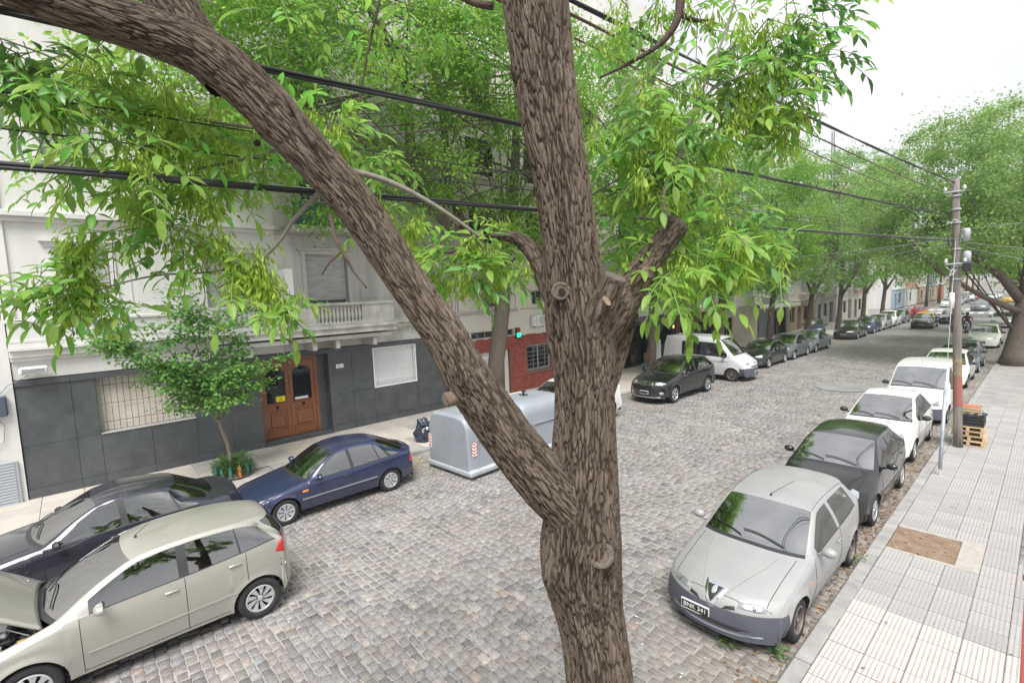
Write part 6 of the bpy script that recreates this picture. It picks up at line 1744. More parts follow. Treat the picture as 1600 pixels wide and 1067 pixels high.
# onward spans and house drops
for q, (a, b, sag, r, lab) in enumerate((
    (pole_pt(6.9, .2), (-1.9, 52, 7.6), .7, .012, 'upper cable running on from the pole along the right trees'), (pole_pt(5.7, .1), (-1.9, 52, 6.4), .8, .014, 'middle cable running on from the pole along the right trees'), (pole_pt(5.4, .0), (-1.9, 52, 6.1), .9, .010, 'lower cable running on from the pole along the right trees'),
    (pole_pt(5.6, 0), (2.5, 20.5, 5.0), .1, .006, 'pale drop wire leaving the pole to the right, upper one'), (pole_pt(5.5, 0), (2.5, 19.0, 4.2), .1, .006, 'pale drop wire leaving the pole to the right, lower one'), (pole_pt(5.9, 0), (2.5, 24, 6.8), .1, .006, 'pale drop wire rising from the pole to the right'),
    (pole_pt(5.6, 0), (-17.4, 26.5, 5.4), .5, .008, 'pale drop wire crossing the street to the black-fronted building'), (pole_pt(5.6, 0), (-17.4, 37.5, 5.0), .6, .007, 'pale drop wire crossing the street to the beige building'), (pole_pt(5.7, 0), (-17.4, 23.0, 7.2), .6, .008, 'pale drop wire crossing the street to the brick-based house'),
    (pole_pt(5.55, 0), (-17.4, 49, 5.2), .7, .006, 'pale drop wire crossing the street to the garage building'), (pole_pt(5.75, 0), (-17.4, 31.5, 6.6), .5, .006, 'pale drop wire crossing the street to the maroon-based building'))):
    cable(lab, a, b, sag, r, cab_grey if q > 2 else cab_black, 1, 'cables spreading from the utility pole')

# --- crates unloaded beside the van
cr_m = mat('crate_straw', (.36, .26, .15), .85, var=.2, vscale=12)
for q, (x, y, z, lab) in enumerate(((-16.2, 25.9, 0, 'woven brown crate on the pavement by the van rear, lower one'), (-16.2, 25.9, .46, 'woven brown crate stacked on the lower one by the van rear'))):
    t = thing('goods_crate', lab, 'crate', (x, y, PZ+.01+z), .1, 'crates unloaded on the pavement')
    for k in range(5):
        for sy in (-.32, .30): box('slat', (-.42, sy, k*.09), (.42, sy+.02, k*.09+.065), cr_m, t)
        for sx in (-.42, .40): box('slat', (sx, -.30, k*.09), (sx+.02, .30, k*.09+.065), cr_m, t)
    box('crate_contents', (-.38, -.28, .01), (.38, .28, .40), mat('contents_tan', (.22, .16, .09), .9, var=.5, vscale=14), t)
t = thing('garbage_sack', 'teal sack leaning beside the open rear doors of the van', 'sack', (-15.4, 24.2, PZ)); blob(t, 'sack_body', mat('sack_teal', (.05, .16, .20), .6), (0, 0, .28), .33, 3, .4, 14, (1, 1, 1.1))

# --- plants round the young tree
pg = mat('plant_green', (.10, .22, .05), .6, island=.4, trans=.25)
t = thing('planter_bed', 'green plants with teal and orange plastic bottles round the foot of the young tree', 'plants', (-15.45, 3.05, PZ))
vs = []; fs = []
for k in range(900):
    a = random.random()*6.28; r = random.random()**.6*.55; h = random.uniform(.05, .50); c = Vector((r*math.cos(a), r*math.sin(a), h)); d = Vector((math.cos(a), math.sin(a), random.uniform(.1, 1.4))).normalized()*random.uniform(.06, .13); w = d.cross(Vector((0, 0, 1))).normalized()*.022
    b = len(vs); vs += [c-d, c+w, c+d, c-w]; fs.append((b, b+1, b+2, b+3))
tag(MB().add(vs, fs).obj('leafy_plants', pg, t), kind='stuff')
tl = glass_mat('bottle_teal', (.5, .8, .76), 1.5, (.10, .30, .27), .5); og = mat('bottle_orange', (.55, .20, .06), .5)
for k in range(13):
    a = 2*PI*k/13 + .1; x, y = .46*math.cos(a), .46*math.sin(a); h = random.uniform(.28, .42)
    MB().lathe([(.045, 0), (.047, h*.7), (.018, h*.86), (.016, h)], 10, 0, 'z', (x, y, 0)).obj('plastic_bottle', tl if k % 7 else og, t, True)
MB().lathe([(.001, .012), (.50, .012), (.50, 0)], 20).obj('soil', soil, t)

# --- painted street sign post at the far right, and red awning post just right of the lens
t = thing('awning_post', 'red painted post at the lower right edge of the picture', 'post', (-.02, 3.0, PZ))
P_ = at(1612, 1000, 2.9)
t.location = (P_.x, P_.y, PZ)
hgt = at(1612, 905, 2.9).z-PZ
MB().tube([(0, 0, 0), (0, 0, hgt)], .042, 12).obj('post_shaft', mat('post_red', (.55, .12, .10), .6, var=.1), t, True)
MB().lathe([(.05, 0), (.05, .03), (.001, .05)], 12, 0, 'z', (0, 0, hgt)).obj('post_cap', mat('post_red', (.55, .12, .10), .6, var=.1), t, True)

# ------------------------------------------------------------------ people
skin = mat('skin', (.36, .20, .13), .6); jeans = mat('jeans', (.05, .07, .12), .9); hair_g = mat('hair_grey', (.12, .11, .10), .9)
def person(name, label, loc, rz, joints, radii, edges, shirt, trousers, head_c, hip_z, group=None, helmet=None, parent=None):
    t = thing(name, label, 'person', loc, rz, group)
    me = bpy.data.meshes.new('body'); me.from_pydata(joints, edges, []); ob = link(bpy.data.objects.new('body', me), None)
    sk = ob.modifiers.new('skin', 'SKIN'); 
    for i, v in enumerate(me.skin_vertices[0].data): v.radius = radii[i]; v.use_root = (i == 0)
    ss = ob.modifiers.new('ss', 'SUBSURF'); ss.levels = 2; ss.render_levels = 2
    dg = bpy.context.evaluated_depsgraph_get(); m2 = bpy.data.meshes.new_from_object(ob.evaluated_get(dg))
    bpy.data.objects.remove(ob)
    m2.materials.clear()
    for mm in (shirt, trousers, skin): m2.materials.append(mm)
    hands = [Vector(joints[i]) for i in (7, 10)]; Pv = [Vector(j) for j in joints]
    mi = np.zeros(len(m2.polygons), np.int32)
    for p in m2.polygons:
        c = p.center; dd = [(c-q).length - radii[i][0] for i, q in enumerate(Pv)]; k = int(np.argmin(dd))
        mi[p.index] = 2 if k in (3, 7, 10) else (1 if k in (0, 11, 12, 13, 14, 15, 16, 17, 18) else 0)
    m2.polygons.foreach_set('material_index', mi); m2.polygons.foreach_set('use_smooth', [True]*len(m2.polygons))
    body = link(bpy.data.objects.new('body', m2), t)
    hd = MB().lathe([(.001, -.125), (.05, -.115), (.075, -.06), (.085, 0), (.088, .05), (.07, .10), (.03, .125), (.001, .13)], 16)
    hm = hd.obj('head', skin, t, True); hm.location = head_c
    face = MB(); face.add([(-.012, -.085, .01), (.012, -.085, .01), (.014, -.112, -.03), (-.014, -.112, -.03), (0, -.08, -.04)], [(0,1,2,3), (3,2,4)]); face.obj('nose', skin, hm)
    for sx in (-.032, .032): MB().lathe([(.001, -.088), (.010, -.086), (.001, -.084)], 8, 0, 'y', (sx, 0, .015)).obj('eye', dark_void, hm)
    MB().box((-.025, -.088, -.062), (.025, -.078, -.054)).obj('mouth', mat('lips', (.25, .09, .07), .6), hm)
    for sx in (-.088, .088): MB().lathe([(.001, -.01), (.022, 0), (.001, .01)], 8, 0, 'x', (sx, 0, 0)).obj('ear', skin, hm)
    hr_ = MB().lathe([(.093, .0), (.095, .05), (.078, .11), (.03, .14), (.001, .145)] if not helmet else [(.10, -.08), (.125, -.02), (.13, .05), (.10, .13), (.04, .165), (.001, .17)], 16)
    h2 = hr_.obj('hair' if not helmet else 'helmet', hair_g if not helmet else helmet, hm, True); h2.location = (0, .012, 0)
    return t
def pose(hip, chest, neck, armR, armL, legR, legL, s=1.0):
    """joint list: 0 pelvis 1 waist 2 chest 3 neck | 4 5 6 7 right arm | 8 9 10 left | legs"""
    J = [hip, tuple((Vector(hip)*.55+Vector(chest)*.45)), chest, neck, armR[0], armR[1], armR[2], armR[3], armL[0], armL[1], armL[2], legR[0], legR[1], legR[2], legR[3], legL[0], legL[1], legL[2], legL[3]]
    Rr = [(.15, .12), (.14, .11), (.17, .12), (.06, .06), (.075, .075), (.05, .05), (.036, .036), (.035, .02), (.06, .06), (.042, .042), (.034, .02), (.095, .095), (.068, .068), (.048, .048), (.045, .04), (.095, .095), (.068, .068), (.048, .048), (.045, .04)]
    E_ = [(0, 1), (1, 2), (2, 3), (2, 4), (4, 5), (5, 6), (6, 7), (2, 8), (8, 9), (9, 10), (0, 11), (11, 12), (12, 13), (13, 14), (0, 15), (15, 16), (16, 17), (17, 18)]
    return J, Rr, E_
lilac = mat('shirt_lilac', (.16, .145, .19), .9, var=.15, vscale=8); redshirt = mat('shirt_red', (.45, .05, .06), .9); darkj = mat('jacket_dark', (.05, .03, .04), .8)
J, Rr, E_ = pose((0, 0, .95), (0, -.34, 1.22), (0, -.50, 1.36), [(-.19, -.36, 1.24), (-.24, -.52, 1.02), (-.22, -.72, .95), (-.21, -.80, .95)], [(.19, -.36, 1.24), (.25, -.55, 1.04), (.20, -.80, .98)], [(-.10, .02, .86), (-.11, -.03, .48), (-.11, .06, .08), (-.11, -.10, .04)], [(.10, .02, .86), (.11, .0, .48), (.12, .14, .08), (.12, .0, .04)])
person('person', 'grey-haired person in a lilac-grey shirt leaning into the open side of the white van', (-12.75, 23.75, .0), PI+.5, J, Rr, E_, lilac, jeans, (0, -.60, 1.47), .95)
J, Rr, E_ = pose((0, 0, .95), (0, 0, 1.32), (0, 0, 1.50), [(-.2, 0, 1.40), (-.26, .02, 1.12), (-.24, -.12, .92), (-.24, -.16, .86)], [(.2, 0, 1.40), (.26, .02, 1.12), (.24, -.10, .90)], [(-.10, 0, .86), (-.11, -.03, .48), (-.11, .02, .08), (-.11, -.12, .04)], [(.10, 0, .86), (.11, -.10, .48), (.12, .06, .08), (.12, -.08, .04)])
person('person', 'person in a red shirt walking beside the red car before the crossing', (-10.3, 68.5, .0), .3, J, Rr, E_, redshirt, jeans, (0, -.02, 1.63), .95)

# --- motorcycles with riders
def motorcycle(lab, x, y, rider_lab, shirt):
    t = thing('motorcycle', lab, 'motorcycle', (x, y, 0), 0, 'motorcycles riding up the street')
    for yy in (0, 1.28):
        b = MB(); b.lathe([(.24, -.04), (.29, -.045), (.31, 0), (.29, .045), (.24, .04)], 24, 0, 'x', (0, yy, .31)); w_ = b.obj('wheel', rubber, t, True)
        MB().lathe([(.24, -.02), (.22, 0), (.24, .02)], 20, 0, 'x', (0, yy, .31)).obj('rim', rim_silver, w_); MB().lathe([(.04, -.06), (.04, .06)], 8, 0, 'x', (0, yy, .31)).obj('hub', rim_silver, w_)
    MB().tube([(-.07, 0, .31), (-.07, .22, .78), (-.07, .28, .95)], .022, 6).obj('fork', chrome, t); MB().tube([(.07, 0, .31), (.07, .22, .78), (.07, .28, .95)], .022, 6).obj('fork', chrome, t)
    MB().tube([(-.36, .42, 1.02), (-.12, .30, .98), (.12, .30, .98), (.36, .42, 1.02)], .016, 6).obj('handlebar', black_plastic, t)
    b = MB(); rbox(b, (0, .52, .80), (.26, .44, .22), 0, None, .08); b.obj('fuel_tank', mat('tank_teal', (.04, .16, .17), .3, coat=.8), t, True)
    b = MB(); rbox(b, (0, 1.0, .80), (.26, .66, .10), 0, None, .04); b.obj('seat', black_plastic, t, True)
    b = MB(); rbox(b, (0, .62, .45), (.28, .40, .34), 0, None, .06); b.tube([(.14, .6, .3), (.16, 1.5, .35)], .04, 8); b.obj('engine', mat('engine_metal', (.35, .35, .36), .4, .7), t)
    b = MB().lathe([(.001, -.10), (.07, -.09), (.085, -.02), (.05, .06)], 14, 0, 'y', (0, .14, .88)); b.obj('headlight', lens_clear, t, True)
    b = MB(); rbox(b, (0, .02, .66), (.14, .5, .03), 0, None, .01); b.obj('mudguard', mat('tank_teal', (.04, .16, .17), .3, coat=.8), t)
    J, Rr, E_ = pose((0, .98, .92), (0, .82, 1.28), (0, .76, 1.44), [(-.2, .82, 1.36), (-.32, .68, 1.14), (-.34, .46, 1.05), (-.34, .40, 1.03)], [(.2, .82, 1.36), (.32, .68, 1.14), (.35, .42, 1.04)], [(-.13, .90, .88), (-.24, .52, .74), (-.20, .72, .34), (-.20, .58, .28)], [(.13, .90, .88), (.24, .52, .74), (.20, .72, .34), (.20, .58, .28)])
    person('person', rider_lab, (x, y, 0), 0, J, Rr, E_, shirt, jeans, (0, .72, 1.58), .95, 'riders on the motorcycles', helmet=mat('helmet_dark', (.04, .02, .025), .25, coat=.8))
motorcycle('teal motorcycle coming up the middle of the road just right of the pole', -4.95, 55.5, 'rider in a dark maroon jacket on the motorcycle right of the pole', mat('jacket_maroon', (.12, .03, .05), .8))
motorcycle('motorcycle half hidden behind the pole just left of the other one', -5.9, 56.5, 'rider in a dark jacket half hidden by the pole', darkj)
# ------------------------------------------------------------------ trees
def leafm(name, c1, c2, tr=.35, isl=.30):
    return mat(name, c1, .55, col2=c2, vscale=.35, island=isl, hsv_island=True, trans=tr, spec=.35)
leaf_bright = leafm('foliage_bright', (.17, .35, .04), (.28, .49, .075), .58)
leaf_mid = leafm('foliage_mid', (.16, .32, .07), (.26, .45, .11), .55)
leaf_dark = leafm('foliage_dark', (.06, .15, .04), (.10, .2, .05), .4)
leaf_olive = leafm('foliage_pale', (.22, .37, .10), (.33, .49, .16), .56)
bark_far = mat('bark_far', (.09, .07, .055), .95, col2=(.15, .125, .10), vscale=6, stretch=(3, 3, .5), bump=.8, bscale=14)

def leaves_mesh(cent, dirs, L, W_, normals_jit=.9, r=None):
    n = len(cent); r = r or rng
    d = dirs/np.linalg.norm(dirs, axis=1, keepdims=True)
    up = np.array([0, 0, 1.0]) + r.normal(0, normals_jit, (n, 3)); w = np.cross(d, up); w /= np.linalg.norm(w, axis=1, keepdims=True)+1e-9
    L = L*r.uniform(.7, 1.25, (n, 1)); W_ = W_*r.uniform(.7, 1.25, (n, 1))
    V = np.empty((n, 4, 3)); V[:, 0] = cent - d*L*.5; V[:, 1] = cent + w*W_*.5 + d*L*.02; V[:, 2] = cent + d*L*.5; V[:, 3] = cent - w*W_*.5 + d*L*.02
    return V.reshape(-1, 3), (np.arange(n)[:, None]*4 + np.arange(4)[None]).astype(np.int32)

def crown_points(ells, ncl, nper, clr=.55, seed=1, shell=.45, flat=.65, branch=6):
    r = np.random.default_rng(seed); vol = np.array([e[3]*e[4]*e[5] for e in ells]); vol = vol**.75; vol /= vol.sum(); C_ = []
    for e, v in zip(ells, vol):
        k = max(2, int(ncl*v)); d = r.normal(0, 1, (k, 3)); d /= np.linalg.norm(d, axis=1, keepdims=True)
        rad = shell + (1-shell)*r.random((k, 1))**.6
        C_.append(np.array(e[:3]) + d*rad*np.array(e[3:6]))
    C_ = np.concatenate(C_); K = len(C_)
    sz = r.lognormal(0, .35, K)*clr
    cnt = np.maximum(6, (nper*(sz/clr)**1.6).astype(int))
    idx = np.repeat(np.arange(K), cnt); o = r.normal(0, 1, (len(idx), 3))*np.array([1, 1, flat]); 
    o *= (np.abs(r.normal(0, .55, (len(idx), 1)))+.25)/(np.linalg.norm(o, axis=1, keepdims=True)+1e-6)*1.0
    P = C_[idx] + o*sz[idx][:, None]
    out = o.copy(); out[:, 2] -= .5; out += r.normal(0, .5, out.shape)
    return P, out, C_

def branches(mb, base, targets, r0, seed, n=40):
    rr = random.Random(seed)
    for q in range(min(n, len(targets))):
        tgt = Vector(targets[rr.randrange(len(targets))]); a = Vector(base[rr.randrange(len(base))])
        mid = a.lerp(tgt, .5) + Vector((rr.uniform(-.4, .4), rr.uniform(-.4, .4), rr.uniform(-.1, .6)))
        pts = []
        for s in range(7):
            f = s/6; p = a*(1-f)**2 + mid*2*f*(1-f) + tgt*f*f; pts.append(p)
        mb.tube(pts, [max(.008, r0*(1-.9*s/6)) for s in range(7)], 5, cap=False)

def tree(name, label, loc, limbs, ells, ncl, nper, lm, L=.13, W_=.045, clr=.6, seed=1, group=None, cat='tree', nb=50, br=.05, shell=.4):
    t = thing(name, label, cat, loc, 0, group)
    tb = MB()
    for pts, rs in limbs: 
        tb.tube(pts, rs, 12)
    tr = tb.obj('trunk', bark_far, t, True)
    P, D, C_ = crown_points(ells, ncl, nper, clr, seed, shell)
    if nb:
        b2 = MB(); base = []
        for pts, rs in limbs: base += [Vector(p) for p in pts[len(pts)//2:]]
        branches(b2, base, C_, br, seed, nb); o = b2.obj('branches', bark_far, t, True); tag(o, kind='stuff')
    V, Q = leaves_mesh(P, D, L, W_, .8, np.random.default_rng(seed+5))
    cr_ = mesh_np('crown', V, Q, lm, t); tag(cr_, kind='stuff')
    return t

# trunk with the two stems opposite, crown filling the top of the view
T2 = (-16.4, 14.0, PZ)
def loc2(p): return (p[0]-T2[0], p[1]-T2[1], p[2]-T2[2])
limbs = [([loc2((-16.4, 13.6, 0)), loc2((-16.35, 13.7, 2)), loc2((-16.2, 14.0, 4)), loc2((-16.1, 14.15, 5.7)), loc2((-15.9, 14.2, 7.4)), loc2((-15.6, 14.6, 10)), loc2((-15.4, 14.8, 14))], [.42, .36, .34, .33, .27, .2, .1]),
         ([loc2((-16.15, 14.1, 5.2)), loc2((-15.9, 13.0, 6.4)), loc2((-15.9, 11.86, 7.2)), loc2((-16, 10.6, 8.1)), loc2((-16, 9.8, 10.1)), loc2((-16, 9.8, 12.5)), loc2((-16, 8.4, 14.9))], [.28, .24, .22, .21, .2, .16, .12]),
         ([loc2((-15.95, 12.3, 6.9)), loc2((-16, 11.4, 9.1)), loc2((-16, 11.3, 12.4)), loc2((-16, 10.4, 15.2))], [.18, .16, .13, .1]),
         ([loc2((-15.9, 14.2, 7.6)), loc2((-14.5, 15.5, 9.8)), loc2((-13, 16.8, 12))], [.17, .13, .08])]
ells = [(*loc2((-14.6, 7.5, 13.0)), 2.8, 4.2, 3.2), (*loc2((-14.2, 12.5, 13.5)), 3.4, 4.5, 3.8), (*loc2((-14.0, 17.5, 12.0)), 3.2, 4.0, 4.2), (*loc2((-15.2, 10.5, 9.3)), 1.8, 3.6, 1.8), (*loc2((-15.2, 4.2, 10.6)), 1.9, 2.6, 2.2), (*loc2((-15.3, 6.0, 8.3)), 1.4, 2.0, 1.1), (*loc2((-14.5, 15.5, 8.0)), 1.8, 2.4, 1.6), (*loc2((-14.6, 1.8, 9.3)), 1.6, 2.4, 1.7), (*loc2((-14.4, 3.6, 12.6)), 2.0, 3.0, 2.4)]
tree('street_tree', 'tall street tree with forked dark stems in front of the red brick house', T2, limbs, ells, 470, 165, leaf_bright, .16, .070, .66, 11, 'street trees along the left pavement', nb=90, br=.05, shell=.25)
# left row beyond
row = [(22.6, 12.5, leaf_bright, 'leafy street tree standing before the black-fronted building'), (30.5, 12.0, leaf_mid, 'street tree rising beyond the white van'), (38.5, 13.2, leaf_bright, 'street tree by the beige building, third beyond the van'), (47, 13.8, leaf_olive, 'street tree before the roller gate building'),
       (56, 15.2, leaf_mid, 'street tree before the ochre house'), (65, 16.2, leaf_bright, 'street tree before the grey stone building'), (74, 17.5, leaf_mid, 'last street tree on the left before the side street')]
for q, (y, h, lm, lab) in enumerate(row):
    rr = random.Random(q+3); X = -14.3; lean_ = rr.uniform(-.5, .8)
    limbs = [([(0, 0, 0), (.1, .1, 1.6), (.25+lean_*.2, -.1, 3.2), (.3+lean_*.5, .2, 5.2), (.2+lean_, 0, 8), (lean_, .2, h-2)], [.26, .21, .19, .17, .12, .05]), ([(.25, -.1, 3.2), (1.5, -.9, 5.2), (2.6, -1.5, 7.5)], [.13, .10, .05]), ([(.3, .1, 3.8), (-.7, 1.3, 5.6), (-1.2, 2.2, 8)], [.12, .09, .05])]
    lo_ = 4.3 if q else 5.0
    h = h*1.13
    ells = [(.8, 0, h*.66, 3.3, 4.3, h*.30), (1.6, -1.6, h*.48, 2.5, 3.0, h*.17), (.5, 2.2, h*.50, 2.6, 3.0, h*.18), (.4, 0, h*.85, 2.4, 3.0, h*.15), (1.2, -1.2, lo_+.7, 2.1, 2.2, 1.1)]
    big = y < 45
    tree('street_tree', lab, (X, y, PZ), limbs, ells, 230 if big else 150, 150 if big else 110, lm, .16 if big else .21, .075 if big else .11, .66, 20+q, 'street trees along the left pavement', nb=50 if big else 26, shell=.3)
# right row, first the big one
bt = tree('street_tree', 'big leaning street tree with a thick base on the right pavement', (-1.35, 36.3, PZ),
    [([(0, 0, -.1), (.02, 0, .5), (.1, .1, 1.4), (.25, .2, 2.6), (.3, .2, 3.4)], [.70, .50, .41, .38, .36]), ([(.3, .2, 3.0), (-.6, -.4, 4.6), (-2.2, -1.0, 6.6), (-3.8, -1.6, 8.6)], [.24, .18, .12, .06]), ([(.3, .2, 3.2), (.4, .4, 5.2), (.2, .8, 8), (0, .8, 11)], [.32, .27, .2, .1]), ([(.3, .2, 2.6), (-1.2, -1.4, 3.6), (-2.8, -2.8, 5.0), (-4.0, -3.5, 7)], [.18, .12, .09, .05])],
    [(-.6, .5, 10.0, 4.0, 5.0, 3.6), (-3.4, -1.0, 8.2, 3.2, 3.8, 2.4), (-4.6, 1.8, 7.2, 2.6, 3.2, 1.9), (.6, -3.2, 8.6, 2.2, 2.6, 2.6), (1, 3.5, 9, 2.6, 3, 3), (-2.6, 2.5, 11.3, 3.2, 4.2, 2.5), (-5.5, -1.5, 9.2, 2.0, 2.6, 1.7), (-3.0, -2.2, 5.9, 2.6, 2.6, 1.1), (-1.2, -3.4, 6.6, 1.8, 1.8, 1.3)], 330, 200, leaf_olive, .17, .075, .66, 41, 'street trees along the right pavement', nb=9, shell=.3)
for q, (y, h, lm, lab) in enumerate(((46.5, 12.5, leaf_bright, 'street tree on the right just beyond the big leaning one'), (56, 13.2, leaf_olive, 'second street tree beyond the big leaning one on the right'), (66, 14, leaf_mid, 'third street tree beyond the big leaning one on the right'), (77, 14.5, leaf_olive, 'last street tree on the right before the side street'))):
    limbs = [([(0, 0, 0), (.05, 0, 2), (-.1, .1, 3.6), (-.6, 0, 6), (-1, 0, h-2)], [.34, .27, .24, .16, .06]), ([(-.1, .1, 3.4), (-2, -.8, 5.6), (-3.8, -1, 8)], [.17, .12, .06])]
    ells = [(-.8, 0, h*.68, 4.0, 4.6, h*.27), (-3.6, -.6, h*.58, 2.8, 3.2, h*.17), (-5.0, .6, h*.50, 2.2, 2.8, h*.12), (-1.5, -2, h*.5, 2.6, 2.4, h*.13)]
    tree('street_tree', lab, (-1.2, y, PZ), limbs, ells, 170, 130, lm, .21, .10, .74, 50+q, 'street trees along the right pavement', nb=24, shell=.3)
# beyond the crossing
for q in range(7):
    y = 104 + q*13
    for sd, X in (('left', -14.2), ('right', -1.0)):
        h = 12 + (q*5 + (sd == 'left')*3) % 5
        sx = 1 if sd == 'left' else -1
        tree('distant_tree', '%s tree %s the crossing on the %s pavement' % (['Leafy', 'Second', 'Third', 'Fourth', 'Fifth', 'Sixth', 'Farthest'][q], 'past', sd), (X, y, PZ), [([(0, 0, 0), (.1*sx, 0, 3.4), (.6*sx, 0, h-2)], [.25, .18, .06])],
             [(.8*sx, 0, h*.66, 4.2, 5.6, h*.30), (2.6*sx, 1, h*.48, 2.8, 4.0, h*.16)], 110, 34, [leaf_mid, leaf_olive, leaf_bright][q % 3], .34, .16, .9, 80+q*2+(sd == 'left'), 'trees beyond the crossing', nb=0)
# young tree by the dark granite wall
yt = thing('young_tree', 'young slender maple-leaved tree leaning on the left pavement before the granite wall', 'tree', (-15.45, 3.03, PZ))
YL = lambda x, y, z: (x+15.45, y-3.03, z)
tb = MB(); tb.tube([YL(-15.45, 3.03, 0), YL(-15.40, 2.98, .5), YL(-15.42, 2.95, .9), YL(-15.3, 2.80, 1.45), YL(-15.3, 2.78, 1.7)], [.055, .048, .047, .043, .04], 10)
tips = [(-15.2, 1.6, 3.2), (-15.3, .9, 3.7), (-15.0, 2.0, 4.3), (-15.4, 2.6, 4.6), (-15.1, 3.6, 3.2), (-15.2, 4.1, 2.9), (-15.0, 3.3, 3.9), (-15.5, 1.9, 2.8), (-14.9, 2.6, 2.9), (-15.2, 2.2, 4.9), (-15.3, 1.3, 4.6), (-15.0, .7, 4.3), (-15.2, 3.2, 4.6)]
for tp in tips:
    a = Vector(YL(-15.3, 2.78, 1.55 + .3*random.random())); b = Vector(YL(*tp)); m_ = a.lerp(b, .5) + Vector((0, 0, .25))
    tb.tube([a*(1-f)**2 + m_*2*f*(1-f) + b*f*f for f in [s/6 for s in range(7)]], [.026*(1-.8*s/6) for s in range(7)], 6, cap=False)
tb.obj('trunk', mat('young_bark', (.20, .16, .13), .9, var=.2, vscale=9), yt, True)
yr = np.random.default_rng(77); cl = []
for tp in tips:
    for k in range(12):
        f = yr.uniform(.35, 1.12); b = Vector(YL(*tp)); a = Vector(YL(-15.3, 2.78, 1.7)); p = a.lerp(b, f); cl.append((p.x+yr.normal(0, .22), p.y+yr.normal(0, .28), p.z+yr.normal(0, .12)))
for (y, z) in ( (.5, 4.1), (.8, 4.3), (.6, 3.8)):
    for k in range(4): cl.append(YL(-15.2+yr.normal(0, .2), y+yr.normal(0, .15), z+yr.normal(0, .08)))
cl = np.array(cl); idx = np.repeat(np.arange(len(cl)), 52); o = yr.normal(0, 1, (len(idx), 3))*np.array([.20, .20, .075]); Pp = cl[idx]+o; D_ = o.copy(); D_[:, 2] -= .12; D_ += yr.normal(0, .12, D_.shape)
V, Q = leaves_mesh(Pp, D_, .115, .085, .35, yr); tag(mesh_np('crown', V, Q, leafm('foliage_young', (.15, .33, .08), (.25, .45, .12), .5, .25), yt), kind='stuff')

# ------------------------------------------------------------------ the near tree: bark with real furrows, limbs, cut stubs, twigs and leaves
def bark_mat():
    M = bpy.data.materials.new('ash_bark'); M.use_nodes = True
    n = M.node_tree.nodes; l = M.node_tree.links; b = n['Principled BSDF']
    a = n.new('ShaderNodeAttribute'); a.attribute_name = 'bk'
    h = n.new('ShaderNodeAttribute'); h.attribute_name = 'hgt'
    mp = n.new('ShaderNodeMapping'); mp.inputs['Scale'].default_value = (1, 1, 1); l.new(a.outputs['Vector'], mp.inputs['Vector'])
    n1 = n.new('ShaderNodeTexNoise'); n1.inputs['Scale'].default_value = 3.2; n1.inputs['Detail'].default_value = 8; n1.inputs['Roughness'].default_value = .7; l.new(mp.outputs[0], n1.inputs['Vector'])
    n2 = n.new('ShaderNodeTexNoise'); n2.inputs['Scale'].default_value = .16; n2.inputs['Detail'].default_value = 3; l.new(mp.outputs[0], n2.inputs['Vector'])
    r = n.new('ShaderNodeValToRGB'); e = r.color_ramp.elements
    e[0].position = .0; e[0].color = (.024, .017, .012, 1); e[1].position = 1.0; e[1].color = (.36, .295, .235, 1)
    q = e.new(.30); q.color = (.090, .067, .050, 1); q = e.new(.60); q.color = (.195, .152, .117, 1)
    m1 = n.new('ShaderNodeMath'); m1.operation = 'MULTIPLY_ADD'; m1.inputs[1].default_value = .50; l.new(h.outputs['Fac'], m1.inputs[0])
    m2 = n.new('ShaderNodeMath'); m2.operation = 'MULTIPLY_ADD'; m2.inputs[1].default_value = .75; m2.inputs[2].default_value = -.25; l.new(n1.outputs['Fac'], m2.inputs[0]); l.new(m2.outputs[0], m1.inputs[2])
    m3 = n.new('ShaderNodeMath'); m3.operation = 'MULTIPLY_ADD'; m3.inputs[1].default_value = .62; m3.inputs[2].default_value = -.29; l.new(n2.outputs['Fac'], m3.inputs[0])
    m4 = n.new('ShaderNodeMath'); m4.operation = 'ADD'; m4.use_clamp = True; l.new(m1.outputs[0], m4.inputs[0]); l.new(m3.outputs[0], m4.inputs[1])
    l.new(m4.outputs[0], r.inputs['Fac']); l.new(r.outputs[0], b.inputs['Base Color'])
    b.inputs['Roughness'].default_value = .95; b.inputs['Specular IOR Level'].default_value = .2
    nb_ = n.new('ShaderNodeTexNoise'); nb_.inputs['Scale'].default_value = 11; nb_.inputs['Detail'].default_value = 6; l.new(mp.outputs[0], nb_.inputs['Vector'])
    bb = n.new('ShaderNodeBump'); bb.inputs['Strength'].default_value = 1.0; bb.inputs['Distance'].default_value = .012; l.new(nb_.outputs['Fac'], bb.inputs['Height']); l.new(bb.outputs[0], b.inputs['Normal'])
    return M
BARK = bark_mat()
NT = thing('near_tree', 'large ash tree close to the lens with furrowed bark, forked trunk and sawn stubs', 'tree', (-1.36, 1.7, 0))
NT0 = Vector((-1.36, 1.7, 0))
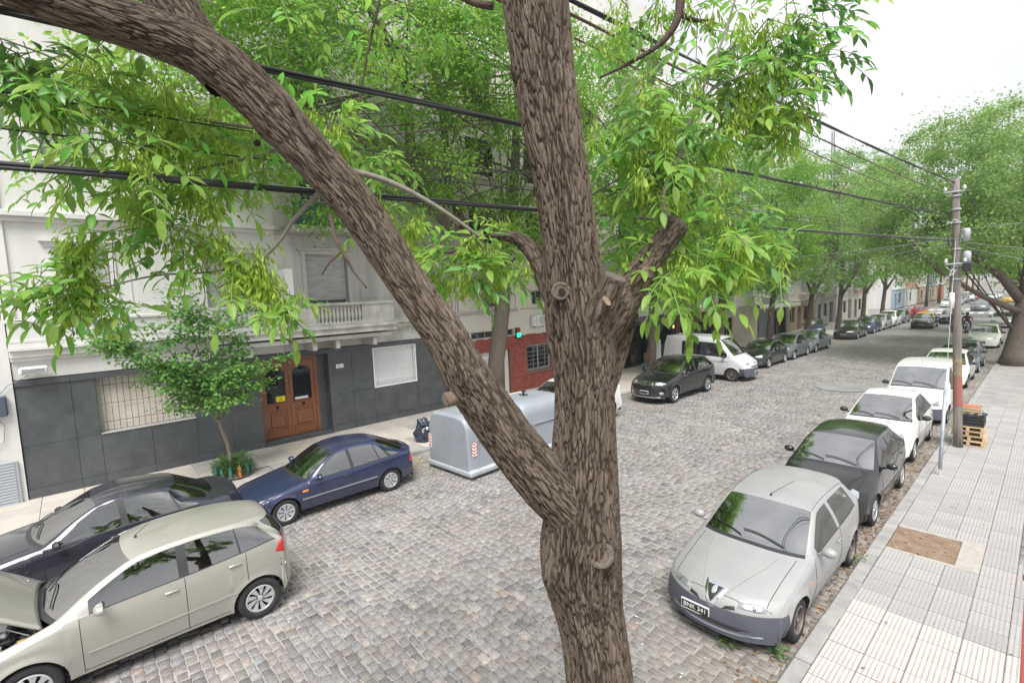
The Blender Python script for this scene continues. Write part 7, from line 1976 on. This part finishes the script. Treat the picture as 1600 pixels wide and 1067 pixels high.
def smooth_path(P, Rr, step):
    P = [Vector(p) for p in P]; out = []; rad = []
    Pn = [P[0]*2-P[1]] + P + [P[-1]*2-P[-2]]; Rn = [Rr[0]] + list(Rr) + [Rr[-1]]
    for i in range(1, len(Pn)-2):
        L = (Pn[i+1]-Pn[i]).length; k = max(2, int(L/step))
        for s in range(k):
            f = s/k; f2, f3 = f*f, f*f*f
            out.append(.5*((2*Pn[i]) + (-Pn[i-1]+Pn[i+1])*f + (2*Pn[i-1]-5*Pn[i]+4*Pn[i+1]-Pn[i+2])*f2 + (-Pn[i-1]+3*Pn[i]-3*Pn[i+1]+Pn[i+2])*f3))
            rad.append(.5*((2*Rn[i]) + (-Rn[i-1]+Rn[i+1])*f + (2*Rn[i-1]-5*Rn[i]+4*Rn[i+1]-Rn[i+2])*f2 + (-Rn[i-1]+3*Rn[i]-3*Rn[i+1]+Rn[i+2])*f3))
    out.append(P[-1]); rad.append(Rr[-1]); return out, rad
def bark_limb(nm, pts, rad, nring=150, step=.008, cell=.036, depth=.011, knots=(), parent=NT, cap=True, stretch=4.2, seed=0.0):
    P, Rr = smooth_path(pts, rad, step); n = len(P); vs = []; bk = []; hg = []; Ls = 0; up = None
    for i, p in enumerate(P):
        t = (P[min(i+1, n-1)]-P[max(i-1, 0)]).normalized()
        if i: Ls += (p-P[i-1]).length
        if up is None: up = t.orthogonal().normalized()
        up = (up - t*up.dot(t)).normalized(); w = t.cross(up); r = Rr[i]
        for k in range(nring):
            a = 2*PI*k/nring; dr = up*math.cos(a) + w*math.sin(a); rr0 = max(r, .02)
            q = Vector((rr0*math.cos(a)/cell, rr0*math.sin(a)/cell, Ls/(cell*stretch)+seed))
            base = p + dr*r
            kn = 0.0; sw = 0.0
            for (kc, kr, kh) in knots:
                dd = (base-kc).length/kr
                if dd < 2.5:
                    g = math.exp(-dd*dd*1.4); kn += kh*g; sw += g
            qq = q + Vector((noise.noise(q*.6), noise.noise(q*.6+Vector((5, 1, 2))), noise.noise(q*.8+Vector((9, 3, 1)))))*(.75+1.5*min(sw, 1)) + Vector((noise.noise(q*2.3), noise.noise(q*2.3+Vector((3, 7, 2))), 0))*.32
            dv = noise.voronoi(qq)[0]; e = dv[1]-dv[0]; h = min(1.0, max(0.0, e*5.2-.10))
            h = max(0.0, h*(.92 + .08*noise.noise(q*1.3)) + .16*noise.noise(q*3.9) + .10*noise.noise(Vector((q.x*9, q.y*9, q.z*5)))); low = noise.noise(Vector((a, Ls*2.2, seed)))*.05*r
            big = .010*(r/.17)*noise.noise(Vector((math.cos(a)*1.5, math.sin(a)*1.5, Ls*3+seed)))
            s_ = depth*min(1, r/.12)
            vs.append(tuple(base + dr*(s_*(h-.6) + low*.4 + big + kn) - NT0)); bk.append((qq.x, qq.y, qq.z*.8)); hg.append(h)
    fs = (np.arange(n-1)[:, None]*nring + np.arange(nring)[None]); f2 = (np.arange(n-1)[:, None]*nring + (np.arange(nring)[None]+1) % nring)
    Q = np.stack([fs, f2, f2+nring, fs+nring], -1).reshape(-1, 4)
    o = mesh_np(nm, np.array(vs), Q, BARK, parent, True)
    at_ = o.data.attributes.new('bk', 'FLOAT_VECTOR', 'POINT'); at_.data.foreach_set('vector', np.array(bk, np.float32).ravel())
    at2 = o.data.attributes.new('hgt', 'FLOAT', 'POINT'); at2.data.foreach_set('value', np.array(hg, np.float32))
    return o, P, Rr
D0 = 2.32; k0 = D0/765
tp = [(-1.32, 1.68, -.12)]; tr_ = [.30]
tp += [(-1.33, 1.68, .25), (-1.34, 1.68, 1.2), (-1.35, 1.68, 2.2)]; tr_ += [.215, .185, .175]
for (px, py, hwpx) in ((936, 1067, 51), (926, 980, 52), (912, 915, 58), (907, 860, 63), (908, 810, 60), (911, 750, 54), (914, 660, 47.5), (911, 570, 48), (903, 500, 50), (897, 440, 45), (889, 370, 43), (880, 300, 42.5), (864, 210, 45), (849, 110, 48), (836, 0, 51), (824, -120, 50), (806, -320, 44), (770, -620, 36)):
    tp.append(tuple(at(px, py, D0))); tr_.append(hwpx*k0*.985)
kn = [(at(938, 868, D0-.17), .10, .022), (at(862, 905, D0-.1), .09, .03), (at(876, 455, D0-.15), .07, .012), (at(958, 915, D0-.05), .09, .012), (at(932, 945, D0-.15), .06, .010), (at(950, 530, D0-.05), .14, .02), (at(855, 545, D0), .05, .015), (at(935, 600, D0-.14), .05, .006), (at(797, 115, D0), .05, .012)]
bark_limb('trunk', tp, tr_, 330, .0065, .0165, .0115, kn, stretch=8)
# left limb
LL = [(940, 900, 24), (922, 850, 34), (892, 800, 39), (852, 755, 41), (800, 690, 40), (758, 630, 39), (728, 585, 37), (692, 520, 33), (655, 468, 31), (610, 400, 32), (560, 325, 33), (505, 262, 34), (440, 192, 36), (385, 136, 37), (320, 85, 38), (240, 52, 36), (160, 26, 35), (80, -2, 35), (0, -32, 35), (-110, -70, 33), (-260, -115, 30)]
dl_ = lambda i: D0 + (.03, .01, -.03, -.05)[min(i, 3)] - .008*i - .0018*max(0, i-4)**2
kn2 = [(at(720, 590, 2.1), .06, .02), (at(708, 625, 2.12), .06, .015), (at(402, 222, 2.05), .05, .018), (at(432, 150, 2.05), .05, .015), (at(737, 600, 2.1), .05, .012)]
bark_limb('limb', [at(x, y, dl_(i)) for i, (x, y, r) in enumerate(LL)], [r*dl_(i)/765*.97 for i, (x, y, r) in enumerate(LL)], 230, .0068, .0155, .0100, kn2, seed=31, stretch=7.5)
UL = [(352, 128, 30), (322, 88, 34), (292, 45, 35), (262, -5, 36), (235, -80, 34), (200, -200, 30)]
bark_limb('limb', [at(x, y, 2.03) for x, y, r in UL], [r*2.05/765 for x, y, r in UL], 160, .0075, .0165, .0085, (), seed=55, stretch=6)
# right-hand limb with its sawn end, and the shorter stub
RL = [(905, 560, 30), (930, 520, 36), (962, 480, 33), (992, 442, 25), (1018, 405, 21), (1040, 375, 19), (1058, 350, 19.5)]
o, P1, R1 = bark_limb('limb', [at(x, y, D0-.03+.012*i) for i, (x, y, r) in enumerate(RL)], [r*D0/765*.97 for x, y, r in RL], 120, .007, .019, .007, (), seed=71)
SL = [(915, 560, 16), (926, 520, 24), (938, 485, 24), (952, 455, 20), (962, 432, 19)]
o, P2, R2 = bark_limb('stub', [at(x, y, (D0-.0, D0-.07, D0-.13, D0-.17, D0-.20)[i]) for i, (x, y, r) in enumerate(SL)], [r*D0/765*.9 for x, y, r in SL], 90, .008, .026, .006, (), seed=81)
# rear left limb and lower right stem behind
BL = [(885, 490, 22), (862, 452, 20), (846, 415, 17), (828, 388, 14), (806, 372, 11), (780, 368, 8)]
bark_limb('limb', [at(x, y, D0+.10+.05*i) for i, (x, y, r) in enumerate(BL)], [r*(D0+.1)/765 for x, y, r in BL], 90, .009, .024, .007, (), seed=91)
BR = [(935, 620, 22), (958, 560, 20), (975, 520, 15), (990, 490, 9)]
bark_limb('limb', [at(x, y, D0+.10+.05*i) for i, (x, y, r) in enumerate(BR)], [r*(D0+.1)/765 for x, y, r in BR], 70, .01, .024, .006, (), seed=95)
# sawn faces and knot scars
cutw = mat('sawn_wood', (.075, .060, .050), .9, col2=(.12, .10, .08), vscale=14, bump=.5, bscale=40); scar = mat('knot_wood', (.10, .072, .054), .9, col2=(.16, .12, .09), vscale=16, bump=.6, bscale=50); raw = mat('raw_wood', (.26, .185, .12), .8, var=.2, vscale=20)
def disc(c, nrm, r, m_, nm, th=.012, squash=1.0, ringy=False):
    nrm = Vector(nrm).normalized(); u = nrm.orthogonal().normalized(); w = nrm.cross(u); vs = []; prof = [(1.0, -th*2), (1.04, -th*.3), (.97, 0), (.8, -.003), (.55, .002), (.3, -.002), (.001, 0)]; N = 26
    for (f, h) in prof:
        for k in range(N):
            a = 2*PI*k/N; q = 1 + .05*noise.noise(Vector((math.cos(a)*2, math.sin(a)*2, c[0]*9)))
            vs.append(Vector(c) - NT0 + (u*math.cos(a) + w*math.sin(a)*squash)*r*f*q + nrm*h)
    fs = [(i*N+k, i*N+(k+1) % N, (i+1)*N+(k+1) % N, (i+1)*N+k) for i in range(len(prof)-1) for k in range(N)]
    return MB().add(vs, fs).obj(nm, m_, NT, True)
disc(P1[-1], P1[-1]-P1[-5], R1[-1]*1.02, cutw, 'sawn_end'); disc(P2[-1], P2[-1]-P2[-4], R2[-1]*1.0, cutw, 'sawn_end')
def collar(c, nrm, r, th=.013):
    nrm = Vector(nrm).normalized(); u = nrm.orthogonal().normalized(); w = nrm.cross(u); pts = []; rs = []
    for k in range(41):
        a = 2*PI*k/40; q = 1 + .10*noise.noise(Vector((math.cos(a)*1.7, math.sin(a)*1.7, c[0]*7)))
        pts.append(Vector(c) - NT0 + (u*math.cos(a) + w*math.sin(a))*r*q - nrm*.006); rs.append(th*(1 + .35*noise.noise(Vector((math.cos(a)*4, math.sin(a)*4, 3)))))
    return MB().tube(pts, rs, 10, cap=False).obj('knot_collar', mat('collar_bark', (.10, .078, .06), .95, col2=(.20, .165, .135), vscale=45, bump=1.0, bscale=90), NT, True)
toC = lambda p: (Vector((0, 0, CAMZ))-p).normalized()
def surf(px, py, back): return at(px, py, back)
c = at(938, 866, D0-.190); disc(c, toC(c) + Vector((.05, 0, .1)), .040, scar, 'knot_scar'); collar(c, toC(c) + Vector((.05, 0, .1)), .046)
c = at(876, 455, D0-.142); disc(c, toC(c), .029, scar, 'knot_scar', squash=1.25); collar(c, toC(c), .034, .009); c = at(878, 456, D0-.150); disc(c, toC(c), .015, mat('knot_hollow', (.03, .02, .015), .95), 'knot_hollow', .004)
c = at(738, 600, 2.165); disc(c, toC(c), .028, scar, 'knot_scar')
# pale sawn peg sticking out on the left of the limb
pg0 = at(735, 612, 2.22); pg1 = at(697, 625, 2.14)
MB().tube([pg0-NT0, at(712, 620, 2.16)-NT0, pg1-NT0], [.038, .034, .033], 14).obj('peg', mat('peg_bark', (.12, .09, .07), .95, var=.3, vscale=20), NT, True); disc(pg1, pg1-pg0, .032, raw if False else mat('peg_cut', (.20, .155, .12), .9, var=.25, vscale=20), 'sawn_end', .004)
c = at(402, 224, 2.075); disc(c, toC(c), .014, mat('knot_hollow', (.03, .02, .015), .95), 'knot_hollow', .004)
c = at(948, 470, D0-.222); disc(c, toC(c)+Vector((0, 0, .2)), .011, raw, 'bare_patch', .003, 2.2)
c = at(1012, 425, D0-.065); disc(c, toC(c), .018, mat('bare_bark', (.22, .165, .125), .9, var=.2, vscale=20), 'bare_patch', .003, 1.7)
# dead twigs and living branches
twig_d = mat('dead_twig', (.085, .06, .05), .95, var=.3, vscale=30, bump=.5, bscale=80); twig_g = mat('live_twig', (.20, .185, .15), .8, var=.2, vscale=25)
def twig(pts, r0, r1, m_, nm='twig'):
    W_ = [at(*p) - NT0 for p in pts]; P, Rr = smooth_path(W_, [r0+(r1-r0)*i/(len(pts)-1) for i in range(len(pts))], .02)
    return MB().tube(P, Rr, 8).obj(nm, m_, NT, True)
twig([(430, 135, 2.05), (447, 150, 2.0), (462, 172, 1.98), (474, 200, 1.97), (492, 226, 1.96)], .016, .009, twig_d); twig([(415, 160, 2.05), (428, 142, 2.03), (437, 125, 2.03)], .022, .004, twig_d)
twig([(516, 335, 2.1), (525, 375, 2.06), (538, 398, 2.06), (553, 425, 2.06), (573, 450, 2.06)], .010, .004, twig_d); twig([(535, 392, 2.06), (515, 410, 2.05), (503, 430, 2.05)], .006, .003, twig_d)
twig([(520, 266, 2.3), (560, 270, 2.3), (610, 285, 2.32), (660, 310, 2.36), (705, 338, 2.4), (752, 372, 2.45)], .017, .008, twig_g)
twig([(500, 300, 2.3), (462, 340, 2.32), (430, 385, 2.34), (385, 425, 2.36), (340, 450, 2.36)], .013, .004, twig_g)
twig([(1060, 352, 2.36), (1042, 335, 2.36), (1037, 300, 2.38), (1062, 240, 2.4), (1090, 160, 2.45), (1130, 60, 2.5), (1160, -40, 2.5)], .013, .005, twig_g)
twig([(1090, 160, 2.45), (1130, 130, 2.5), (1190, 110, 2.55), (1260, 90, 2.6)], .007, .002, twig_g)
twig([(1060, -60, 2.6), (1063, 0, 2.6), (1055, 38, 2.6), (1030, 70, 2.62), (985, 98, 2.66), (937, 122, 2.7)], .030, .006, twig_d); twig([(1058, 20, 2.6), (1085, 32, 2.6), (1112, 32, 2.6)], .016, .006, twig_d)
twig([(925, 305, 2.6), (950, 290, 2.6), (985, 272, 2.6), (1030, 262, 2.55)], .006, .003, twig_g); twig([(770, 10, 2.6), (740, 5, 2.62), (700, -15, 2.62)], .022, .014, twig_d)
twig([(780, 368, 2.6), (740, 372, 2.6), (700, 395, 2.6), (660, 380, 2.65)], .012, .004, twig_d)
twig([(595, -10, 2.9), (580, 60, 2.9), (568, 120, 2.9), (552, 220, 2.9)], .010, .006, twig_d)
twig([(0, 60, 2.0), (80, 90, 2.1), (160, 130, 2.2), (250, 170, 2.3), (330, 190, 2.35), (395, 200, 2.3)], .004, .009, twig_g); twig([(190, 295, 2.4), (240, 275, 2.4), (320, 262, 2.4), (395, 245, 2.35), (430, 235, 2.3)], .004, .009, twig_g)
twig([(400, 410, 2.4), (330, 425, 2.35), (250, 430, 2.3), (180, 445, 2.25), (110, 470, 2.2)], .006, .003, twig_g)
twig([(1010, 430, 2.5), (1060, 420, 2.45), (1120, 430, 2.4), (1180, 420, 2.35)], .007, .003, twig_g)

# leaflets and bunches of keys
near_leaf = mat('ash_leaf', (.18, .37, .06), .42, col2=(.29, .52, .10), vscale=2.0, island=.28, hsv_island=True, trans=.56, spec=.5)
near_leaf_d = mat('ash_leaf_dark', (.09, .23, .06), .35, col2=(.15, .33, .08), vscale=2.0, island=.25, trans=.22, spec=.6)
key_m = mat('ash_keys', (.27, .42, .04), .6, col2=(.38, .53, .07), vscale=3, island=.25, trans=.4)
def leaf_template():
    # 12-triangle leaflet folded along the midrib, curling down at the tip
    st_ = [(0, .0), (.12, .20), (.32, .44), (.55, .48), (.78, .30), (1.0, 0.0)]; vs = []; fs = []
    for (t_, w_) in st_:
        z = -.22*t_*t_
        vs += [(t_, 0, z), (t_, w_*.36, z+.07*w_*2), (t_, -w_*.36, z+.07*w_*2)]
    for i in range(5):
        a, b = i*3, (i+1)*3; fs += [(a, b, b+1, a+1), (a, a+2, b+2, b)]
    return np.array(vs), np.array(fs)
LT, LFc = leaf_template()
leaf_me = {}
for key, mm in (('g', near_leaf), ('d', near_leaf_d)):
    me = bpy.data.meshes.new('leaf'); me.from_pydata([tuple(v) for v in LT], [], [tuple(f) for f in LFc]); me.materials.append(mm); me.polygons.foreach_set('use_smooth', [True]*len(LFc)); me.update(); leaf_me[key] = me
nl = []; stems = MB(); keys_v = []; keys_f = []
lr = random.Random(12)
def rnd3(): return Vector((lr.gauss(0, 1), lr.gauss(0, 1), lr.gauss(0, 1)))
def compound(base, d, L, k, dark):
    d = d.normalized(); side = d.cross(Vector((0, 0, 1))); side = side.normalized() if side.length > .1 else Vector((1, 0, 0)); side = (side + rnd3()*.25).normalized()
    pts = [base]; n_ = 3
    for s in range(1, n_+2):
        f = s/(n_+1); p = base + d*L*f + Vector((0, 0, -L*.28*f*f)); pts.append(p)
    stems.tube([p-NT0 for p in pts], .0022, 3, cap=False)
    fwd = (pts[-1]-pts[-2]).normalized()
    for s in range(1, n_+1):
        f = (s)/(n_+.6); p = base + d*L*f + Vector((0, 0, -L*.28*f*f))
        for sg in (1, -1):
            dd = (side*sg*1.0 + d*.55 + Vector((0, 0, -.22)) + rnd3()*.16).normalized(); nl.append((p, dd, lr.uniform(.055, .088)*k, dark, rnd3()*.35))
    nl.append((pts[-1]-fwd*.01, (fwd + rnd3()*.12).normalized(), lr.uniform(.07, .105)*k, dark, rnd3()*.3))
def bunch(c, k):
    stems.tube([c-NT0, c+Vector((lr.uniform(-.02, .02), lr.uniform(-.02, .02), -.07))-NT0], .002, 3, cap=False)
    for q in range(int(70*k)):
        o_ = rnd3()*.028; p = c + o_ + Vector((0, 0, -lr.random()*.085)); d = (Vector((o_.x*9, o_.y*9, -1)) + rnd3()*.25).normalized(); L = lr.uniform(.032, .048); w = d.cross(rnd3()).normalized()*.0052
        b = len(keys_v); keys_v.extend([p-NT0, p+d*L*.6+w-NT0, p+d*L-NT0, p+d*L*.6-w-NT0]); keys_f.append((b, b+1, b+2, b+3))
CL = [ # px, py, depth, spread px, leaves, bunches, dark, scale
 (30,110,1.9,50,12,1,1,1.0),(80,140,1.95,50,12,2,1,1.0),(20,60,1.9,40,6,0,1,1),(140,100,2.1,50,8,3,0,1),(190,150,2.15,45,5,7,0,1),(250,150,2.2,45,4,6,0,.9),(290,190,2.3,45,4,7,0,1),(330,160,2.4,40,3,4,0,.9),
 (170,180,2.0,35,6,0,0,1.25),(200,240,2.0,40,7,2,0,1.2),(260,215,2.2,45,5,4,0,1),(340,240,2.4,50,5,4,0,1),(400,215,2.35,30,3,2,0,1),(130,250,2.3,50,5,1,0,.8),(60,270,2.5,50,5,0,0,.7),
 (460,170,2.3,35,5,2,0,1.2),(510,190,2.35,35,6,1,0,1.25),(540,230,2.4,30,4,2,0,1.1),(500,230,2.4,30,3,3,0,1),
 (110,285,2.3,35,3,1,0,.9),(190,290,2.3,45,4,5,0,1),(240,320,2.3,40,4,6,0,1),(300,300,2.4,50,4,4,0,1),(360,280,2.45,45,4,3,0,1),(125,375,2.25,14,0,5,0,.9),(120,400,2.25,14,0,4,0,.9),
 (50,445,2.15,28,7,1,0,1.1),(105,450,2.15,32,9,3,0,1.1),(150,455,2.2,28,7,1,0,1.1),(125,425,2.2,20,1,4,0,1),(210,370,2.3,35,6,1,0,1),(265,370,2.3,35,7,1,1,1),(305,400,2.3,30,4,2,0,1),
 (335,380,2.35,25,1,5,0,1),(380,405,2.35,28,1,9,0,1.1),(415,440,2.35,26,1,9,0,1.1),(365,430,2.35,20,1,4,0,1),(440,465,2.35,24,5,4,0,1),(425,480,2.3,18,4,0,0,1),
 (600,340,2.7,40,3,7,0,1.1),(640,360,2.7,40,4,5,0,1),(690,400,2.65,45,9,3,0,1.1),(740,390,2.6,45,8,6,0,1.1),(780,410,2.6,35,5,6,0,1.1),(720,430,2.6,35,8,2,1,1.1),(790,350,2.7,30,6,2,0,1),(610,250,2.8,40,4,0,0,1.1),
 (990,190,2.4,45,9,3,0,1.05),(1050,200,2.4,45,9,3,1,1.05),(1040,250,2.4,50,9,5,0,1.05),(1100,260,2.5,45,8,4,0,1.1),(1000,250,2.4,45,9,2,1,1.05),(960,220,2.5,35,6,1,0,1),(1090,320,2.45,45,8,3,0,1.05),(1020,310,2.6,40,6,2,0,1.1),(980,340,2.7,45,7,2,1,1.1),(950,300,2.7,35,6,1,0,1.1),
 (1130,200,2.5,40,7,2,0,1.05),(1060,150,2.5,40,7,1,0,1.05),(1010,400,2.6,40,6,4,0,1.1),(1060,400,2.35,42,7,5,0,1.1),(1040,425,2.35,30,6,3,0,1.1),(1095,445,2.35,24,7,0,0,1.15),(1110,400,2.35,40,6,5,0,1.1),(1160,385,2.35,40,7,6,0,1.1),(1195,400,2.4,28,6,2,0,1.05),(1150,350,2.4,30,7,1,1,1.1),(1215,380,2.4,22,3,1,0,1.0),(1000,130,2.6,40,6,2,0,1),
 (1090,40,2.6,45,8,2,0,1),(1150,60,2.6,45,8,3,0,1),(1200,50,2.6,40,9,3,1,1),(1250,40,2.65,35,8,1,1,1),(1170,110,2.6,45,9,4,0,1.05),(1220,110,2.6,45,9,3,0,1.05),(1265,110,2.65,35,9,0,1,1),(1290,85,2.7,20,5,0,1,1),(1200,160,2.6,40,7,6,0,1),(1250,155,2.65,30,6,3,0,1),(1160,170,2.6,40,8,2,0,1.1),(1290,15,2.7,25,5,0,1,1),(1120,120,2.6,40,7,1,1,1.1),(1210,200,2.7,30,4,3,0,.9),(1230,10,2.7,35,7,0,0,1),
 (930,60,2.8,40,5,2,0,1),(980,30,2.8,40,6,2,0,1),(1030,20,2.75,40,6,2,0,1),(690,20,2.9,50,5,0,0,1),(620,10,2.9,40,5,0,0,1),(520,20,2.8,45,6,0,0,1.1),(200,5,2.1,25,4,0,0,1.4),(440,20,2.8,40,6,0,0,1.1)]
for (px, py, dp, sp_, nlv, nbn, dk, sc_) in CL:
    ce = at(px, py, dp); k = dp/765; hub = ce + Vector((0, 0, sp_*k*.5))
    for q in range(int(nlv*1.4+.5)):
        o_ = rnd3()*sp_*k*.42; b = ce + o_; d = Vector((o_.x, o_.y, o_.z*.4)) + rnd3()*.05; d.z -= .03
        if lr.random() < .35: stems.tube([hub-NT0, hub.lerp(b, .6)-NT0, b-NT0], .003, 4, cap=False)
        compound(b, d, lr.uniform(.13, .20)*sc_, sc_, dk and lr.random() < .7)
    for q in range(nbn): bunch(ce + rnd3()*sp_*k*.40, 1.0*sc_)
tag(stems.obj('leaf_stalks', mat('stalk_green', (.14, .20, .06), .6), NT), kind='stuff')
tag(mesh_np('ash_keys', keys_v, np.array(keys_f), key_m, NT), kind='stuff')
# upper crown above the lens
P_u, D_u, _c = crown_points([(-.6, .6, 9.3, 3.4, 3.2, 1.6), (.8, -1.5, 9.0, 2.5, 2.5, 1.5), (-1.2, 4.0, 10.3, 2.6, 2.6, 1.2)], 60, 40, .5, 303, .3)
V_u, Q_u = leaves_mesh(P_u, D_u, .10, .04, .8, np.random.default_rng(8)); tag(mesh_np('upper_crown', V_u, Q_u, near_leaf, NT), kind='stuff')
def leaf_matrix(p, d, L, tw):
    x = d; y = Vector((0, 0, 1)).cross(x); y = y.normalized() if y.length > .05 else Vector((0, 1, 0)); y = (y + tw).normalized(); z = x.cross(y).normalized(); y = z.cross(x)
    m_ = Matrix((x*L, y*L, z*L)).transposed().to_4x4(); m_.translation = p - NT0; return m_
nl.sort(key=lambda q: (q[0]-Vector((0, 0, CAMZ))).length/q[2])
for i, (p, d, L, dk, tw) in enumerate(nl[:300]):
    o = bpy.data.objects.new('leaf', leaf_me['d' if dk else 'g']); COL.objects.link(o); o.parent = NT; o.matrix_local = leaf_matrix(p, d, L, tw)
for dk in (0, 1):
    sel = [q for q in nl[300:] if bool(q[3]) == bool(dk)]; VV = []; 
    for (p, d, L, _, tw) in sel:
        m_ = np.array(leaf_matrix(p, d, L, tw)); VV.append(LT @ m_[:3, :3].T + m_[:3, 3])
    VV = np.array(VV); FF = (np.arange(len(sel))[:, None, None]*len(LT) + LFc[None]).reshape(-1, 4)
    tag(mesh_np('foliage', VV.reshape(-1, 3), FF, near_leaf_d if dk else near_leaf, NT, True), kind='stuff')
print('leaflets', len(nl))
